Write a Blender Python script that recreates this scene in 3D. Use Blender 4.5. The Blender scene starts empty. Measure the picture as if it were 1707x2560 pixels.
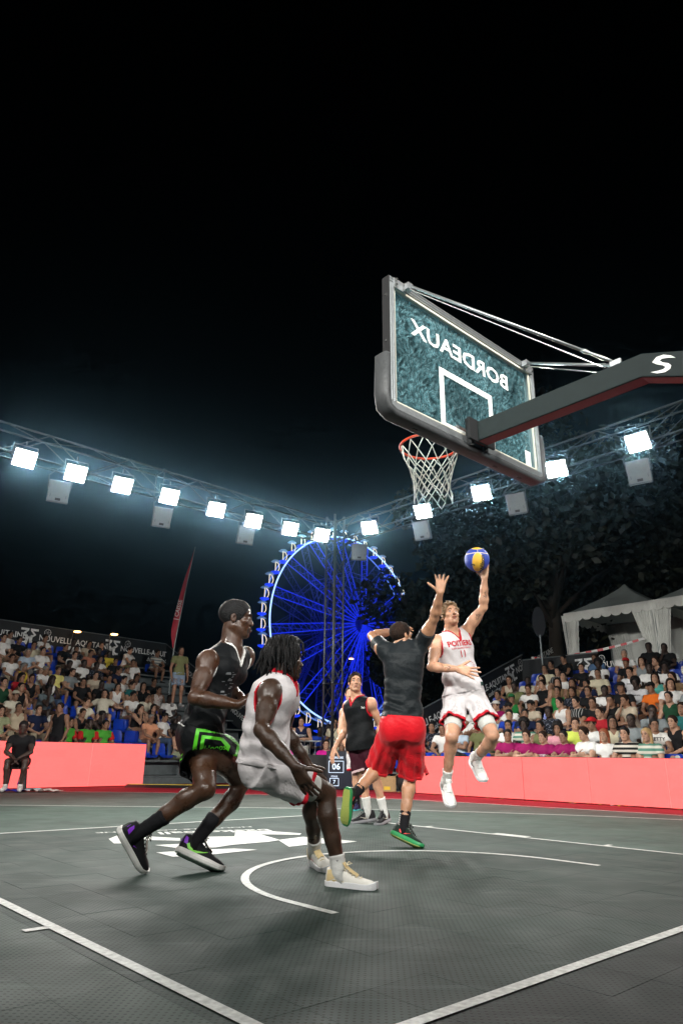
import bpy, bmesh, math, random
import numpy as np
from mathutils import Vector, Matrix
from mathutils.bvhtree import BVHTree

# ------------------------------------------------------------------ camera, night sky, exposure
SC = bpy.context.scene
COL = SC.collection
CAM_POS = (-3.7924, -1.6145, 0.7206)
YAW, PITCH, ROLL = (math.radians(a) for a in (48.1046, 19.8158, 0.7097))
def camera_axes():
    f = np.array([math.cos(YAW)*math.cos(PITCH), math.sin(YAW)*math.cos(PITCH), math.sin(PITCH)])
    r = np.array([math.sin(YAW), -math.cos(YAW), 0.0]); u = np.cross(r, f)
    return f, math.cos(ROLL)*r + math.sin(ROLL)*u, -math.sin(ROLL)*r + math.cos(ROLL)*u
_f, _r, _u = camera_axes()
cam_data = bpy.data.cameras.new('camera'); cam = bpy.data.objects.new('camera', cam_data); COL.objects.link(cam)
cam.matrix_world = Matrix(((_r[0], _u[0], -_f[0], CAM_POS[0]), (_r[1], _u[1], -_f[1], CAM_POS[1]), (_r[2], _u[2], -_f[2], CAM_POS[2]), (0, 0, 0, 1)))
cam_data.sensor_fit = 'HORIZONTAL'; cam_data.sensor_width = 36.0; cam_data.lens = 36.0*1700.4/1707.0
cam_data.clip_start = 0.05; cam_data.clip_end = 2000.0
SC.camera = cam
world = bpy.data.worlds.new('World'); SC.world = world; world.use_nodes = True
wn = world.node_tree; wn.nodes.clear()
_sky = wn.nodes.new('ShaderNodeTexSky'); _sky.sky_type = 'NISHITA'; _sky.sun_disc = False
_sky.sun_elevation = math.radians(-9.0); _sky.sun_rotation = math.radians(200.0)
_bg = wn.nodes.new('ShaderNodeBackground'); _bg.inputs['Strength'].default_value = 0.02
_out = wn.nodes.new('ShaderNodeOutputWorld')
wn.links.new(_sky.outputs[0], _bg.inputs[0]); wn.links.new(_bg.outputs[0], _out.inputs[0])
_moon = bpy.data.lights.new('moon', 'SUN'); _moon.energy = 0.003; _moon.angle = math.radians(0.5); _moon.color = (0.8, 0.87, 1.0)
moon = bpy.data.objects.new('moon', _moon); COL.objects.link(moon); moon.rotation_euler = Vector((.51, .57, -.64)).to_track_quat('-Z', 'Y').to_euler()
SC.view_settings.view_transform = 'Standard'; SC.view_settings.look = 'None'
SC.view_settings.exposure = 0.35; SC.view_settings.gamma = 1.0; SC.view_settings.use_curve_mapping = False
SC.cycles.use_denoising = True
SC.cycles.use_adaptive_sampling = True; SC.cycles.adaptive_threshold = 0.025; SC.cycles.adaptive_min_samples = 16
SC.cycles.max_bounces = 6; SC.cycles.diffuse_bounces = 2; SC.cycles.glossy_bounces = 3; SC.cycles.transmission_bounces = 4
SC.cycles.transparent_max_bounces = 12
SC.cycles.sample_clamp_indirect = 6.0
random.seed(7)

# ------------------------------------------------------------------ materials
_mats = {}
def mat(name, color=(0.5,0.5,0.5), rough=0.6, metal=0.0, spec=0.5, var=0.0, scale=20.0, bump=0.0, bscale=60.0, emit=None, estr=0.0,
        sub=0.0, alpha=1.0, trans=0.0, attr=None, coat=0.0, sheen=0.0):
    if name in _mats: return _mats[name]
    m = bpy.data.materials.new(name); m.use_nodes = True; nt = m.node_tree; b = nt.nodes['Principled BSDF']
    b.inputs['Base Color'].default_value = (*color, 1); b.inputs['Roughness'].default_value = rough
    b.inputs['Metallic'].default_value = metal; b.inputs['Specular IOR Level'].default_value = spec
    b.inputs['Alpha'].default_value = alpha; b.inputs['Transmission Weight'].default_value = trans
    b.inputs['Coat Weight'].default_value = coat; b.inputs['Sheen Weight'].default_value = sheen
    if sub:
        b.inputs['Subsurface Weight'].default_value = sub; b.inputs['Subsurface Radius'].default_value = (0.012, 0.005, 0.003)
        b.inputs['Subsurface Scale'].default_value = 1.0
    if emit: b.inputs['Emission Color'].default_value = (*emit, 1); b.inputs['Emission Strength'].default_value = estr
    tc = nt.nodes.new('ShaderNodeTexCoord'); src = None
    if attr:
        a = nt.nodes.new('ShaderNodeVertexColor'); a.layer_name = attr; src = a.outputs['Color']; nt.links.new(src, b.inputs['Base Color'])
    if var:
        n = nt.nodes.new('ShaderNodeTexNoise'); n.inputs['Scale'].default_value = scale; n.inputs['Detail'].default_value = 5
        nt.links.new(tc.outputs['Object'], n.inputs['Vector'])
        r = nt.nodes.new('ShaderNodeMapRange'); r.inputs[1].default_value = 0.3; r.inputs[2].default_value = 0.7
        r.inputs[3].default_value = 1-var; r.inputs[4].default_value = 1+var; nt.links.new(n.outputs['Fac'], r.inputs[0])
        mx = nt.nodes.new('ShaderNodeMix'); mx.data_type = 'RGBA'; mx.blend_type = 'MULTIPLY'; mx.inputs[0].default_value = 1.0
        if src is None: mx.inputs[6].default_value = (*color, 1)
        else: nt.links.new(src, mx.inputs[6])
        nt.links.new(r.outputs[0], mx.inputs[7]); nt.links.new(mx.outputs[2], b.inputs['Base Color'])
    if bump:
        n2 = nt.nodes.new('ShaderNodeTexNoise'); n2.inputs['Scale'].default_value = bscale; n2.inputs['Detail'].default_value = 4
        nt.links.new(tc.outputs['Object'], n2.inputs['Vector'])
        bp = nt.nodes.new('ShaderNodeBump'); bp.inputs['Strength'].default_value = bump; bp.inputs['Distance'].default_value = 0.01
        nt.links.new(n2.outputs['Fac'], bp.inputs['Height']); nt.links.new(bp.outputs[0], b.inputs['Normal'])
    _mats[name] = m
    return m
def skin(name, color, rough=0.42):
    if name in _mats: return _mats[name]
    m = mat(name, color, rough=rough, spec=0.5, var=0.22, scale=11.0, bump=0.30, bscale=70.0, sub=0.05)
    nt = m.node_tree; b = nt.nodes['Principled BSDF']; tc = nt.nodes.new('ShaderNodeTexCoord')      # patchy sweat
    n = nt.nodes.new('ShaderNodeTexNoise'); n.inputs['Scale'].default_value = 16.0; n.inputs['Detail'].default_value = 6; nt.links.new(tc.outputs['Object'], n.inputs['Vector'])
    r = nt.nodes.new('ShaderNodeMapRange'); r.inputs[1].default_value = .35; r.inputs[2].default_value = .65; r.inputs[3].default_value = rough-.16; r.inputs[4].default_value = rough+.18
    nt.links.new(n.outputs['Fac'], r.inputs[0]); nt.links.new(r.outputs[0], b.inputs['Roughness'])
    return m
def cloth(name, color, rough=0.75, var=0.06, bump=0.55, bscale=24.0, sheen=0.0):
    return mat(name, color, rough=rough, spec=0.12, var=var, scale=14.0, bump=bump, bscale=bscale, sheen=sheen)

# ------------------------------------------------------------------ object helpers
def link(o, parent=None):
    COL.objects.link(o)
    if parent is not None: o.parent = parent
    return o
def tag(o, label=None, cat=None, group=None, kind=None):
    if label: o['label'] = label
    if cat: o['category'] = cat
    if group: o['group'] = group
    if kind: o['kind'] = kind
    return o
def empty(name, loc=(0,0,0), rz=0.0, parent=None):
    o = bpy.data.objects.new(name, None); o.location = loc; o.rotation_euler = (0, 0, rz); o.empty_display_size = 0.1
    return link(o, parent)
def mesh_np(name, V, Fq, smooth=True):
    V = np.asarray(V, np.float32); me = bpy.data.meshes.new(name)
    if isinstance(Fq, np.ndarray) and Fq.ndim == 2:
        n, k = Fq.shape
        me.vertices.add(len(V)); me.vertices.foreach_set('co', V.ravel())
        me.loops.add(n*k); me.loops.foreach_set('vertex_index', Fq.astype(np.int32).ravel())
        me.polygons.add(n); me.polygons.foreach_set('loop_start', np.arange(0, n*k, k, dtype=np.int32))
        me.update(calc_edges=True)
    else:
        me.from_pydata([tuple(map(float, v)) for v in V], [], Fq); me.update()
    if smooth: me.polygons.foreach_set('use_smooth', np.ones(len(me.polygons), bool))
    return me
def add_obj(name, me, m=None, parent=None, loc=None):
    o = bpy.data.objects.new(name, me)
    if m is not None and not me.materials: me.materials.append(m)
    elif m is not None: o.material_slots[0].link = 'OBJECT'; o.material_slots[0].material = m
    if loc is not None: o.location = loc
    return link(o, parent)

def nrm(v):
    v = np.asarray(v, float); return v/(np.linalg.norm(v)+1e-12)
def frame_from(d, hint=(0,0,1)):
    d = nrm(d); h = np.asarray(hint, float)
    if abs(np.dot(d, nrm(h))) > 0.97: h = np.array([1.0, 0.1, 0])
    x = nrm(np.cross(h, d)); y = np.cross(d, x)
    return x, y, d

class MB:
    """collects boxes, bars, tubes and plates that make one part"""
    def __init__(s): s.v = []; s.f = []
    def add(s, V, Fc):
        o = len(s.v); s.v += [tuple(map(float, p)) for p in V]; s.f += [tuple(i+o for i in q) for q in Fc]; return s
    def box(s, c, size, ax=None):
        hx, hy, hz = (0.5*a for a in size); c = np.asarray(c, float)
        X, Y, Z = (np.array([1.,0,0]), np.array([0,1.,0]), np.array([0,0,1.])) if ax is None else (np.asarray(a, float) for a in ax)
        P = [c+X*(hx*i)+Y*(hy*j)+Z*(hz*k) for k in (-1,1) for j in (-1,1) for i in (-1,1)]
        return s.add(P, [(0,2,3,1),(4,5,7,6),(0,1,5,4),(2,6,7,3),(0,4,6,2),(1,3,7,5)])
    def bar(s, a, b, w, h=None, hint=(0,0,1)):
        a = np.asarray(a, float); b = np.asarray(b, float); x, y, d = frame_from(b-a, hint)
        return s.box((a+b)/2, (w, h or w, np.linalg.norm(b-a)), (x, y, d))
    def tube(s, pts, r, n=8, cap=True):
        pts = [np.asarray(p, float) for p in pts]; rs = r if isinstance(r, (list, tuple, np.ndarray)) else [r]*len(pts)
        V = []; hint = None
        for i, p in enumerate(pts):
            d = pts[min(i+1, len(pts)-1)] - pts[max(i-1, 0)]
            if hint is None:
                x, y, _ = frame_from(d); hint = x
            else:
                dn = nrm(d); x = nrm(hint - dn*np.dot(hint, dn)); y = np.cross(dn, x); hint = x
            for k in range(n):
                a = 2*math.pi*k/n; V.append(p + rs[i]*(math.cos(a)*x + math.sin(a)*y))
        Fc = [(i*n+k, i*n+(k+1) % n, (i+1)*n+(k+1) % n, (i+1)*n+k) for i in range(len(pts)-1) for k in range(n)]
        if cap: Fc += [tuple(range(n))[::-1], tuple((len(pts)-1)*n+k for k in range(n))]
        return s.add(V, Fc)
    def loft(s, rings, cap=True, closed=True):
        n = len(rings[0]); V = [p for r in rings for p in r]; m = n if closed else n-1
        Fc = [(i*n+k, i*n+(k+1) % n, (i+1)*n+(k+1) % n, (i+1)*n+k) for i in range(len(rings)-1) for k in range(m)]
        if cap and closed: Fc += [tuple(range(n))[::-1], tuple((len(rings)-1)*n+k for k in range(n))]
        return s.add(V, Fc)
    def prism(s, poly, off):
        n = len(poly); off = np.asarray(off, float); P = [np.asarray(p, float) for p in poly]
        return s.add(P+[p+off for p in P], [tuple(range(n))[::-1], tuple(range(n, 2*n))]+[(k, (k+1) % n, n+(k+1) % n, n+k) for k in range(n)])
    def mesh(s, name, smooth=False):
        me = bpy.data.meshes.new(name); me.from_pydata(s.v, [], s.f); me.update()
        if smooth: me.polygons.foreach_set('use_smooth', np.ones(len(me.polygons), bool))
        return me
    def build(s, name, m, parent=None, smooth=False, loc=None, bevel=0.0):
        me = s.mesh(name, smooth)
        if bevel:
            bm = bmesh.new(); bm.from_mesh(me)
            bmesh.ops.bevel(bm, geom=[e for e in bm.edges if e.calc_face_angle(0) > 0.6], offset=bevel, segments=2, affect='EDGES', profile=0.6)
            bm.to_mesh(me); bm.free()
        return add_obj(name, me, m, parent, loc)

def text_mesh(txt, size=1.0, bold=0.0, width=1.0, shear=0.0, depth=0.0, align='CENTER', res=2):
    c = bpy.data.curves.new('lettering', 'FONT'); c.body = txt; c.size = size; c.offset = bold*size; c.extrude = depth
    c.align_x = align; c.align_y = 'CENTER'; c.shear = shear; c.resolution_u = res; c.fill_mode = 'FRONT' if depth == 0 else 'BOTH'
    o = bpy.data.objects.new('lettering', c); COL.objects.link(o)
    dg = bpy.context.evaluated_depsgraph_get(); me = bpy.data.meshes.new_from_object(o.evaluated_get(dg))
    bpy.data.objects.remove(o); bpy.data.curves.remove(c)
    V = np.empty(len(me.vertices)*3); me.vertices.foreach_get('co', V); V = V.reshape(-1, 3); V[:, 0] *= width
    Fc = [tuple(p.vertices) for p in me.polygons]; bpy.data.meshes.remove(me)
    return V, Fc
def flat_text(name, txt, origin, right, up, size, m, parent=None, off=0.0, **kw):
    V, Fc = text_mesh(txt, size, **kw); R = np.asarray(right, float); U = np.asarray(up, float); N = nrm(np.cross(R, U))
    P = np.asarray(origin, float) + V[:, :1]*R + V[:, 1:2]*U + N*off
    return add_obj(name, mesh_np(name, P, Fc, smooth=False), m, parent)
def shape2d(name, polys, origin, right, up, m, parent=None, off=0.0):
    R = np.asarray(right, float); U = np.asarray(up, float); N = nrm(np.cross(R, U)); V = []; Fc = []
    for poly in polys:
        o = len(V); V += [np.asarray(origin, float)+R*x+U*y+N*off for x, y in poly]; Fc.append(tuple(range(o, len(V))))
    return add_obj(name, mesh_np(name, V, Fc, smooth=False), m, parent)
def bvh_of(o):
    me = o.data; mw = o.matrix_world
    return BVHTree.FromPolygons([v.co.copy() for v in me.vertices], [tuple(p.vertices) for p in me.polygons])
def decal(name, V2, Fc, origin, right, up, normal, bvh, m, parent, off=0.003, reach=0.35, cuts=2):
    """wraps flat lettering (2-D points V2, faces Fc) on a curved surface by casting every point onto it"""
    bm = bmesh.new(); vs = [bm.verts.new((x, y, 0)) for x, y in V2]
    for q in Fc:
        try: bm.faces.new([vs[i] for i in q])
        except ValueError: pass
    bmesh.ops.triangulate(bm, faces=bm.faces[:])
    for _ in range(cuts):
        el = sorted(e.calc_length() for e in bm.edges)
        if not el: break
        lim = max(0.012, 0)
        es = [e for e in bm.edges if e.calc_length() > lim]
        if es: bmesh.ops.subdivide_edges(bm, edges=es, cuts=1, use_grid_fill=True)
        bmesh.ops.triangulate(bm, faces=bm.faces[:])
    R = nrm(right); U = nrm(up); N = nrm(normal); O = np.asarray(origin, float); bad = []
    for v in bm.verts:
        p = O + R*v.co.x + U*v.co.y + N*reach
        hit = bvh.ray_cast(Vector(p), Vector(-N), reach*2.2)
        if hit[0] is None: bad.append(v); continue
        v.co = hit[0] + Vector(N)*off
    bmesh.ops.delete(bm, geom=bad, context='VERTS')
    me = bpy.data.meshes.new(name); bm.to_mesh(me); bm.free()
    return add_obj(name, me, m, parent)

# layout of lamps, court print, lines and crowd (metres; stand, row, place along the row, ...)
LAMP_FAR = [(-0.285, 11.55, 6.116), (0.728, 11.55, 6.101), (1.729, 11.55, 6.118), (2.844, 11.55, 6.159), (4.067, 11.55, 6.154), (5.132, 11.55, 6.131), (6.273, 11.55, 6.189), (7.335, 11.55, 6.266)]
LAMP_SIDE = [(7.75, 10.18, 6.236), (7.75, 8.366, 6.21), (7.75, 6.67, 6.199), (7.75, 4.832, 6.195), (7.75, 3.156, 6.203)]
BOX_FAR = [(0.528, 11.8, 5.732), (2.836, 11.8, 5.746), (5.09, 11.8, 5.83)]
BOX_SIDE = [(8.0, 8.626, 5.871), (8.0, 5.956, 5.836), (8.0, 3.316, 5.754)]
LOGO_POLYS = [[(-0.913, 3.706), (-0.931, 3.409), (-0.599, 3.345), (-0.19, 3.372), (-0.299, 3.55), (-0.611, 3.642)], [(-0.705, 4.125), (-0.646, 3.806), (-0.378, 3.694), (-0.18, 3.756), (-0.37, 4.05)], [(-0.036, 4.42), (0.202, 4.287), (0.458, 4.656), (0.756, 4.489), (0.884, 4.13), (0.789, 4.04), (0.508, 4.298), (0.373, 3.808), (0.193, 3.754), (-0.18, 3.756), (-0.37, 4.05), (-0.377, 4.282)], [(0.36, 3.817), (0.709, 3.888), (0.799, 3.606), (0.869, 3.314), (0.684, 3.283), (0.476, 3.403), (0.137, 3.374)], [(-0.819, 4.769), (-0.631, 4.992), (-0.446, 4.75), (-0.28, 4.452), (-0.377, 4.282), (-0.578, 4.494), (-0.826, 4.366), (-0.927, 4.424)]]
LOGO_TEXT = [(0.819, 4.574, 0.0), (-0.235, 4.942, 0.0)]
LOGO_TEXT2 = [(0.862, 4.953, 0.0), (-0.701, 5.31, 0.0)]
LINE_OUTER = [(-0.132, 15.177), (1.003, 13.845), (2.497, 12.524), (3.786, 11.312), (5.286, 9.492), (6.083, 7.687), (6.361, 6.093), (6.48, 5.007), (6.67, 3.896), (6.746, 2.89), (6.677, 1.886)]
LINE_TWO = [(-1.15, 10.318), (-0.257, 9.674), (1.269, 8.34), (3.102, 6.813), (4.209, 5.647), (5.045, 4.412), (5.575, 3.5), (5.974, 2.568), (6.213, 1.737)]
CROWD = [
('L', 8, 1.645, 0.081, 'white', 't', 'fair', 'short', 'B'),
('L', 8, 2.121, 0.083, 'black', 't', 'tan', 'short', 'B'),
('L', 9, 3.13, 0.054, 'white', 't', 'tan', 'short', 'D'),
('L', 8, 3.652, 0.045, 'black', 't', 'tan', 'crop', 'B'),
('L', 8, 4.071, -0.042, 'dots', 't', 'tan', 'bun', 'B'),
('L', 8, 4.871, 0.002, 'navy', 't', 'dark', 'short', 'B'),
('L', 7, 3.639, 0.106, 'white', 't', 'fair', 'short', 'A'),
('L', 8, 4.471, -0.106, 'coral', 't', 'tan', 'short', 'A'),
('L', 8, 5.271, 0.015, 'yellow', 't', 'dark', 'bun', 'B'),
('L', 9, 6.301, 0.002, 'white', 't', 'fair', 'short', 'A'),
('L', 9, 7.525, 0.001, 'stripe', 't', 'tan', 'short', 'A'),
('L', 7, 2.197, -0.017, 'paleblue', 't', 'fair', 'grey', 'A'),
('L', 7, 2.633, 0.032, 'white', 't', 'fair', 'short', 'B'),
('L', 7, 5.191, 0.024, 'black', 't', 'tan', 'short', 'B'),
('L', 7, 5.863, -0.037, 'white', 't', 'tan', 'short', 'B'),
('L', 6, 3.135, -0.032, 'black', 't', 'dark', 'short', 'A'),
('L', 6, 3.694, 0.063, 'white', 't', 'dark', 'crop', 'B'),
('L', 6, 4.142, 0.008, 'dots', 't', 'dark', 'short', 'B'),
('L', 6, 4.792, -0.092, 'navy', 't', 'tan', 'short', 'A'),
('L', 6, 5.225, 0.011, 'white', 't', 'tan', 'cap:olive', 'B'),
('L', 5, 5.243, -0.011, 'white', 'k', 'tan', 'long', 'B'),
('L', 5, 1.545, 0.05, 'yellow', 'k', 'tan', 'bob:grey', 'B'),
('L', 5, 2.058, 0.01, 'white', 't', 'tan', 'grey', 'A'),
('L', 5, 2.577, 0.041, 'lemon', 't', 'tan', 'bun', 'B'),
('L', 5, 3.019, 0.045, 'grey', 't', 'fair', 'short', 'B'),
('L', 5, 3.779, -0.0, 'beige', 't', 'fair', 'short', 'A'),
('L', 5, 4.24, -0.076, 'slate', 't', 'tan', 'short', 'A'),
('L', 4, 4.704, 0.055, 'teal', 't', 'fair', 'short', 'B'),
('L', 4, 5.121, 0.01, 'black', 'k', 'fair', 'long:brown', 'B'),
('L', 5, 5.831, -0.105, 'black', 't', 'tan', 'short', 'A'),
('L', 4, 5.692, -0.027, 'floral', 'k', 'tan', 'bun', 'B'),
('L', 5, 4.641, -0.122, 'white', 't', 'fair', 'short', 'A'),
('L', 4, 3.066, 0.036, 'black', 't', 'tan', 'short', 'A'),
('L', 4, 1.117, -0.022, 'red', 't', 'tan', 'long', 'D'),
('L', 4, 1.518, -0.023, 'black', 'k', 'tan', 'bun', 'A'),
('L', 3, 0.988, -0.013, 'black', 'k', 'fair', 'bun', 'B'),
('L', 3, 0.537, 0.083, 'darkgreen', 'k', 'fair', 'bun', 'B'),
('L', 2, 0.591, 0.06, 'ivory', 't', 'tan', 'cap:cream', 'B'),
('L', 3, 3.465, -0.023, 'ivory', 't', 'fair', 'short', 'E'),
('L', 3, 4.263, -0.023, 'white', 't', 'tan', 'short', 'A'),
('L', 3, 5.691, -0.044, 'white', 't', 'dark', 'short', 'B'),
('L', 2, 4.114, -0.058, 'black', 'k', 'fair', 'long:brown', 'D'),
('L', 2, 4.695, -0.063, 'black', 'k', 'fair', 'long', 'B'),
('L', 1, 0.461, 0.135, 'sand', 'k', 'tan', 'bun', 'B'),
('L', 1, 0.967, 0.042, 'navy', 't', 'fair', 'short', 'B'),
('L', 1, 1.496, 0.07, 'white', 't', 'fair', 'short', 'B'),
('L', 1, 2.037, 0.067, 'black', 'k', 'tan', 'bun', 'A'),
('L', 1, 2.556, -0.004, 'black', 'k', 'dark', 'bun', 'D'),
('L', 0, 1.477, 0.1, 'greenred', 't', 'tan', 'short', 'B'),
('L', 0, 2.0, 0.029, 'greenred', 't', 'dark', 'crop', 'B'),
('L', 0, 2.459, 0.047, 'greenred', 't', 'tan', 'short', 'B'),
('L', 1, 4.13, -0.031, 'peach', 't', 'tan', 'grey', 'A'),
('L', 1, 0.06, -0.095, 'sage', 't', 'fair', 'bob', 'B'),
('L', 0, 4.777, -0.189, 'sagetop', 'k', 'fair', 'long:brown', 'B'),
('R', 0, 6.995, 0.083, 'maroon', 't', 'tan', 'short', 'C'),
('R', 0, 6.546, 0.028, 'maroon', 't', 'fair', 'short', 'C'),
('R', 0, 6.146, 0.027, 'maroon', 't', 'fair', 'tail', 'B'),
('R', 0, 5.712, 0.093, 'maroon', 't', 'tan', 'crop', 'C'),
('R', 0, 5.28, 0.042, 'white', 't', 'fair', 'short', 'C'),
('R', 0, 4.88, 0.062, 'white', 't', 'fair', 'long:red', 'B'),
('R', 0, 4.48, 0.036, 'bstripe', 't', 'fair', 'tail', 'B'),
('R', 0, 4.08, 0.011, 'gstripe', 't', 'fair', 'long:blond', 'B'),
('R', 1, 7.435, 0.01, 'white', 't', 'tan', 'short', 'B'),
('R', 1, 7.038, 0.042, 'gstripe', 't', 'dark', 'afro', 'B'),
('R', 1, 6.642, -0.02, 'olive', 'k', 'tan', 'bun', 'B'),
('R', 1, 6.248, -0.087, 'pink', 't', 'tan', 'afro', 'B'),
('R', 1, 5.855, 0.006, 'lime', 't', 'fair', 'short', 'B'),
('R', 1, 5.463, -0.008, 'white', 't', 'tan', 'cap:red', 'B'),
('R', 1, 4.285, 0.048, 'print', 't', 'tan', 'short', 'A'),
('R', 1, 3.89, 0.062, 'black', 'k', 'fair', 'bun', 'B'),
('R', 1, 3.495, 0.055, 'bstripe', 'k', 'dark', 'short', 'B'),
('R', 1, 4.678, 0.121, 'grey', 't', 'dark', 'crop', 'B'),
('R', 1, 7.833, 0.071, 'darkgreen', 't', 'tan', 'short', 'B'),
('R', 2, 7.867, 0.072, 'blue', 't', 'fair', 'short', 'A'),
('R', 2, 7.468, 0.006, 'navy', 't', 'tan', 'short', 'B'),
('R', 2, 6.836, 0.039, 'dots', 't', 'dark', 'short', 'B'),
('R', 3, 6.947, -0.008, 'white', 'k', 'fair', 'tail', 'B'),
('R', 3, 6.547, 0.004, 'bstripe2', 't', 'fair', 'short', 'B'),
('R', 3, 6.147, 0.014, 'black', 't', 'tan', 'short', 'A'),
('R', 3, 5.734, 0.022, 'black', 't', 'tan', 'tail', 'D'),
('R', 3, 5.326, 0.056, 'beige', 't', 'tan', 'short', 'D'),
('R', 3, 4.499, 0.066, 'darkgreen', 'k', 'fair', 'bun', 'B'),
('R', 3, 8.714, 0.036, 'maroon', 't', 'fair', 'cap:white', 'C'),
('R', 4, 8.746, -0.039, 'green', 'k', 'tan', 'cap:green', 'B'),
('R', 5, 8.625, -0.025, 'white', 't', 'tan', 'short', 'A'),
('R', 5, 8.225, 0.015, 'black', 't', 'fair', 'short', 'B'),
('R', 5, 7.825, 0.051, 'tan', 'k', 'fair', 'long:brown', 'B'),
('R', 4, 7.43, 0.069, 'green', 'k', 'tan', 'tail', 'B'),
('R', 4, 7.03, 0.048, 'dots', 't', 'tan', 'long', 'B'),
('R', 4, 6.631, -0.001, 'black', 't', 'tan', 'short', 'B'),
('R', 4, 6.231, -0.024, 'white', 't', 'dark', 'bun', 'C'),
('R', 4, 5.829, 0.038, 'black', 't', 'tan', 'cap:black', 'B'),
('R', 5, 5.748, -0.087, 'jersey', 't', 'dark', 'afro', 'A'),
('R', 4, 5.14, 0.042, 'orange', 't', 'tan', 'cap:black', 'B'),
('R', 4, 4.74, 0.053, 'white', 't', 'fair', 'long:brown', 'B'),
('R', 6, 9.677, 0.078, 'beige', 'k', 'tan', 'tail', 'A'),
('R', 6, 8.619, -0.028, 'white', 'k', 'fair', 'long:brown', 'D'),
('R', 6, 8.057, -0.0, 'white', 't', 'fair', 'short', 'B'),
('R', 5, 7.41, 0.022, 'tan', 'k', 'tan', 'long', 'B'),
('R', 5, 7.011, -0.002, 'navy', 't', 'tan', 'short', 'B'),
('R', 6, 6.186, -0.008, 'jersey', 't', 'fair', 'short', 'A'),
('R', 5, 5.348, 0.008, 'mint', 'k', 'fair', 'long:brown', 'B'),
('R', 5, 4.948, 0.038, 'tan', 't', 'fair', 'long:brown', 'B'),
('R', 6, 5.37, -0.01, 'white', 't', 'dark', 'afro', 'B'),
('R', 7, 9.005, 0.054, 'cream', 't', 'tan', 'short', 'B'),
('R', 7, 8.604, -0.047, 'bstripe2', 't', 'fair', 'short', 'B'),
('R', 8, 9.206, -0.002, 'black', 't', 'tan', 'short', 'B'),
('R', 9, 9.076, -0.079, 'black', 't', 'tan', 'crop', 'A'),
('R', 7, 7.898, 0.036, 'black', 't', 'fair', 'short', 'B'),
('R', 8, 7.816, 0.022, 'denim', 't', 'tan', 'long', 'B'),
('R', 7, 7.334, 0.091, 'white', 't', 'dark', 'afro', 'A'),
('R', 7, 6.638, 0.064, 'black', 't', 'tan', 'cap:red', 'B'),
('R', 6, 5.769, 0.021, 'white', 't', 'dark', 'short', 'B'),
('R', 7, 6.237, 0.062, 'grey', 'k', 'fair', 'long', 'B'),
('R', 7, 5.787, 0.054, 'dots', 'k', 'fair', 'long', 'D'),
('R', 8, 7.009, 0.087, 'white', 't', 'fair', 'grey', 'B'),
('R', 9, 6.624, -0.02, 'black', 't', 'dark', 'short', 'B'),
('R', 9, 6.194, -0.063, 'black', 't', 'dark', 'crop', 'D'),
('R', 5, 9.025, 0.076, 'olive', 't', 'dark', 'short', 'A'),
('R', 2, 3.982, 0.062, 'teal', 't', 'tan', 'short', 'B'),
('R', 4, 4.34, -0.088, 'grey', 't', 'dark', 'cap:white', 'B'),
('R', 1, 5.07, 0.035, 'cream', 'k', 'tan', 'long', 'B'),
('R', 2, 8.841, 0.007, 'white', 't', 'tan', 'short', 'C'),
('R', 2, 9.241, -0.1, 'white', 't', 'tan', 'short', 'A'),
('R', 1, 10.02, 0.08, 'black', 't', 'fair', 'crop', 'A'),
('R', 1, 9.22, 0.041, 'white', 't', 'tan', 'short', 'A'),
('R', 4, 9.146, 0.097, 'navy', 't', 'tan', 'short', 'B'),
('R', 4, 9.546, 0.063, 'red', 't', 'tan', 'short', 'B'),
('R', 2, 9.67, -0.06, 'white', 't', 'tan', 'short', 'B'),
('R', 1, 9.62, 0.104, 'dots', 't', 'tan', 'short', 'B'),
('R', 1, 8.233, 0.043, 'olive', 't', 'tan', 'cap:green', 'B')]

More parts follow.
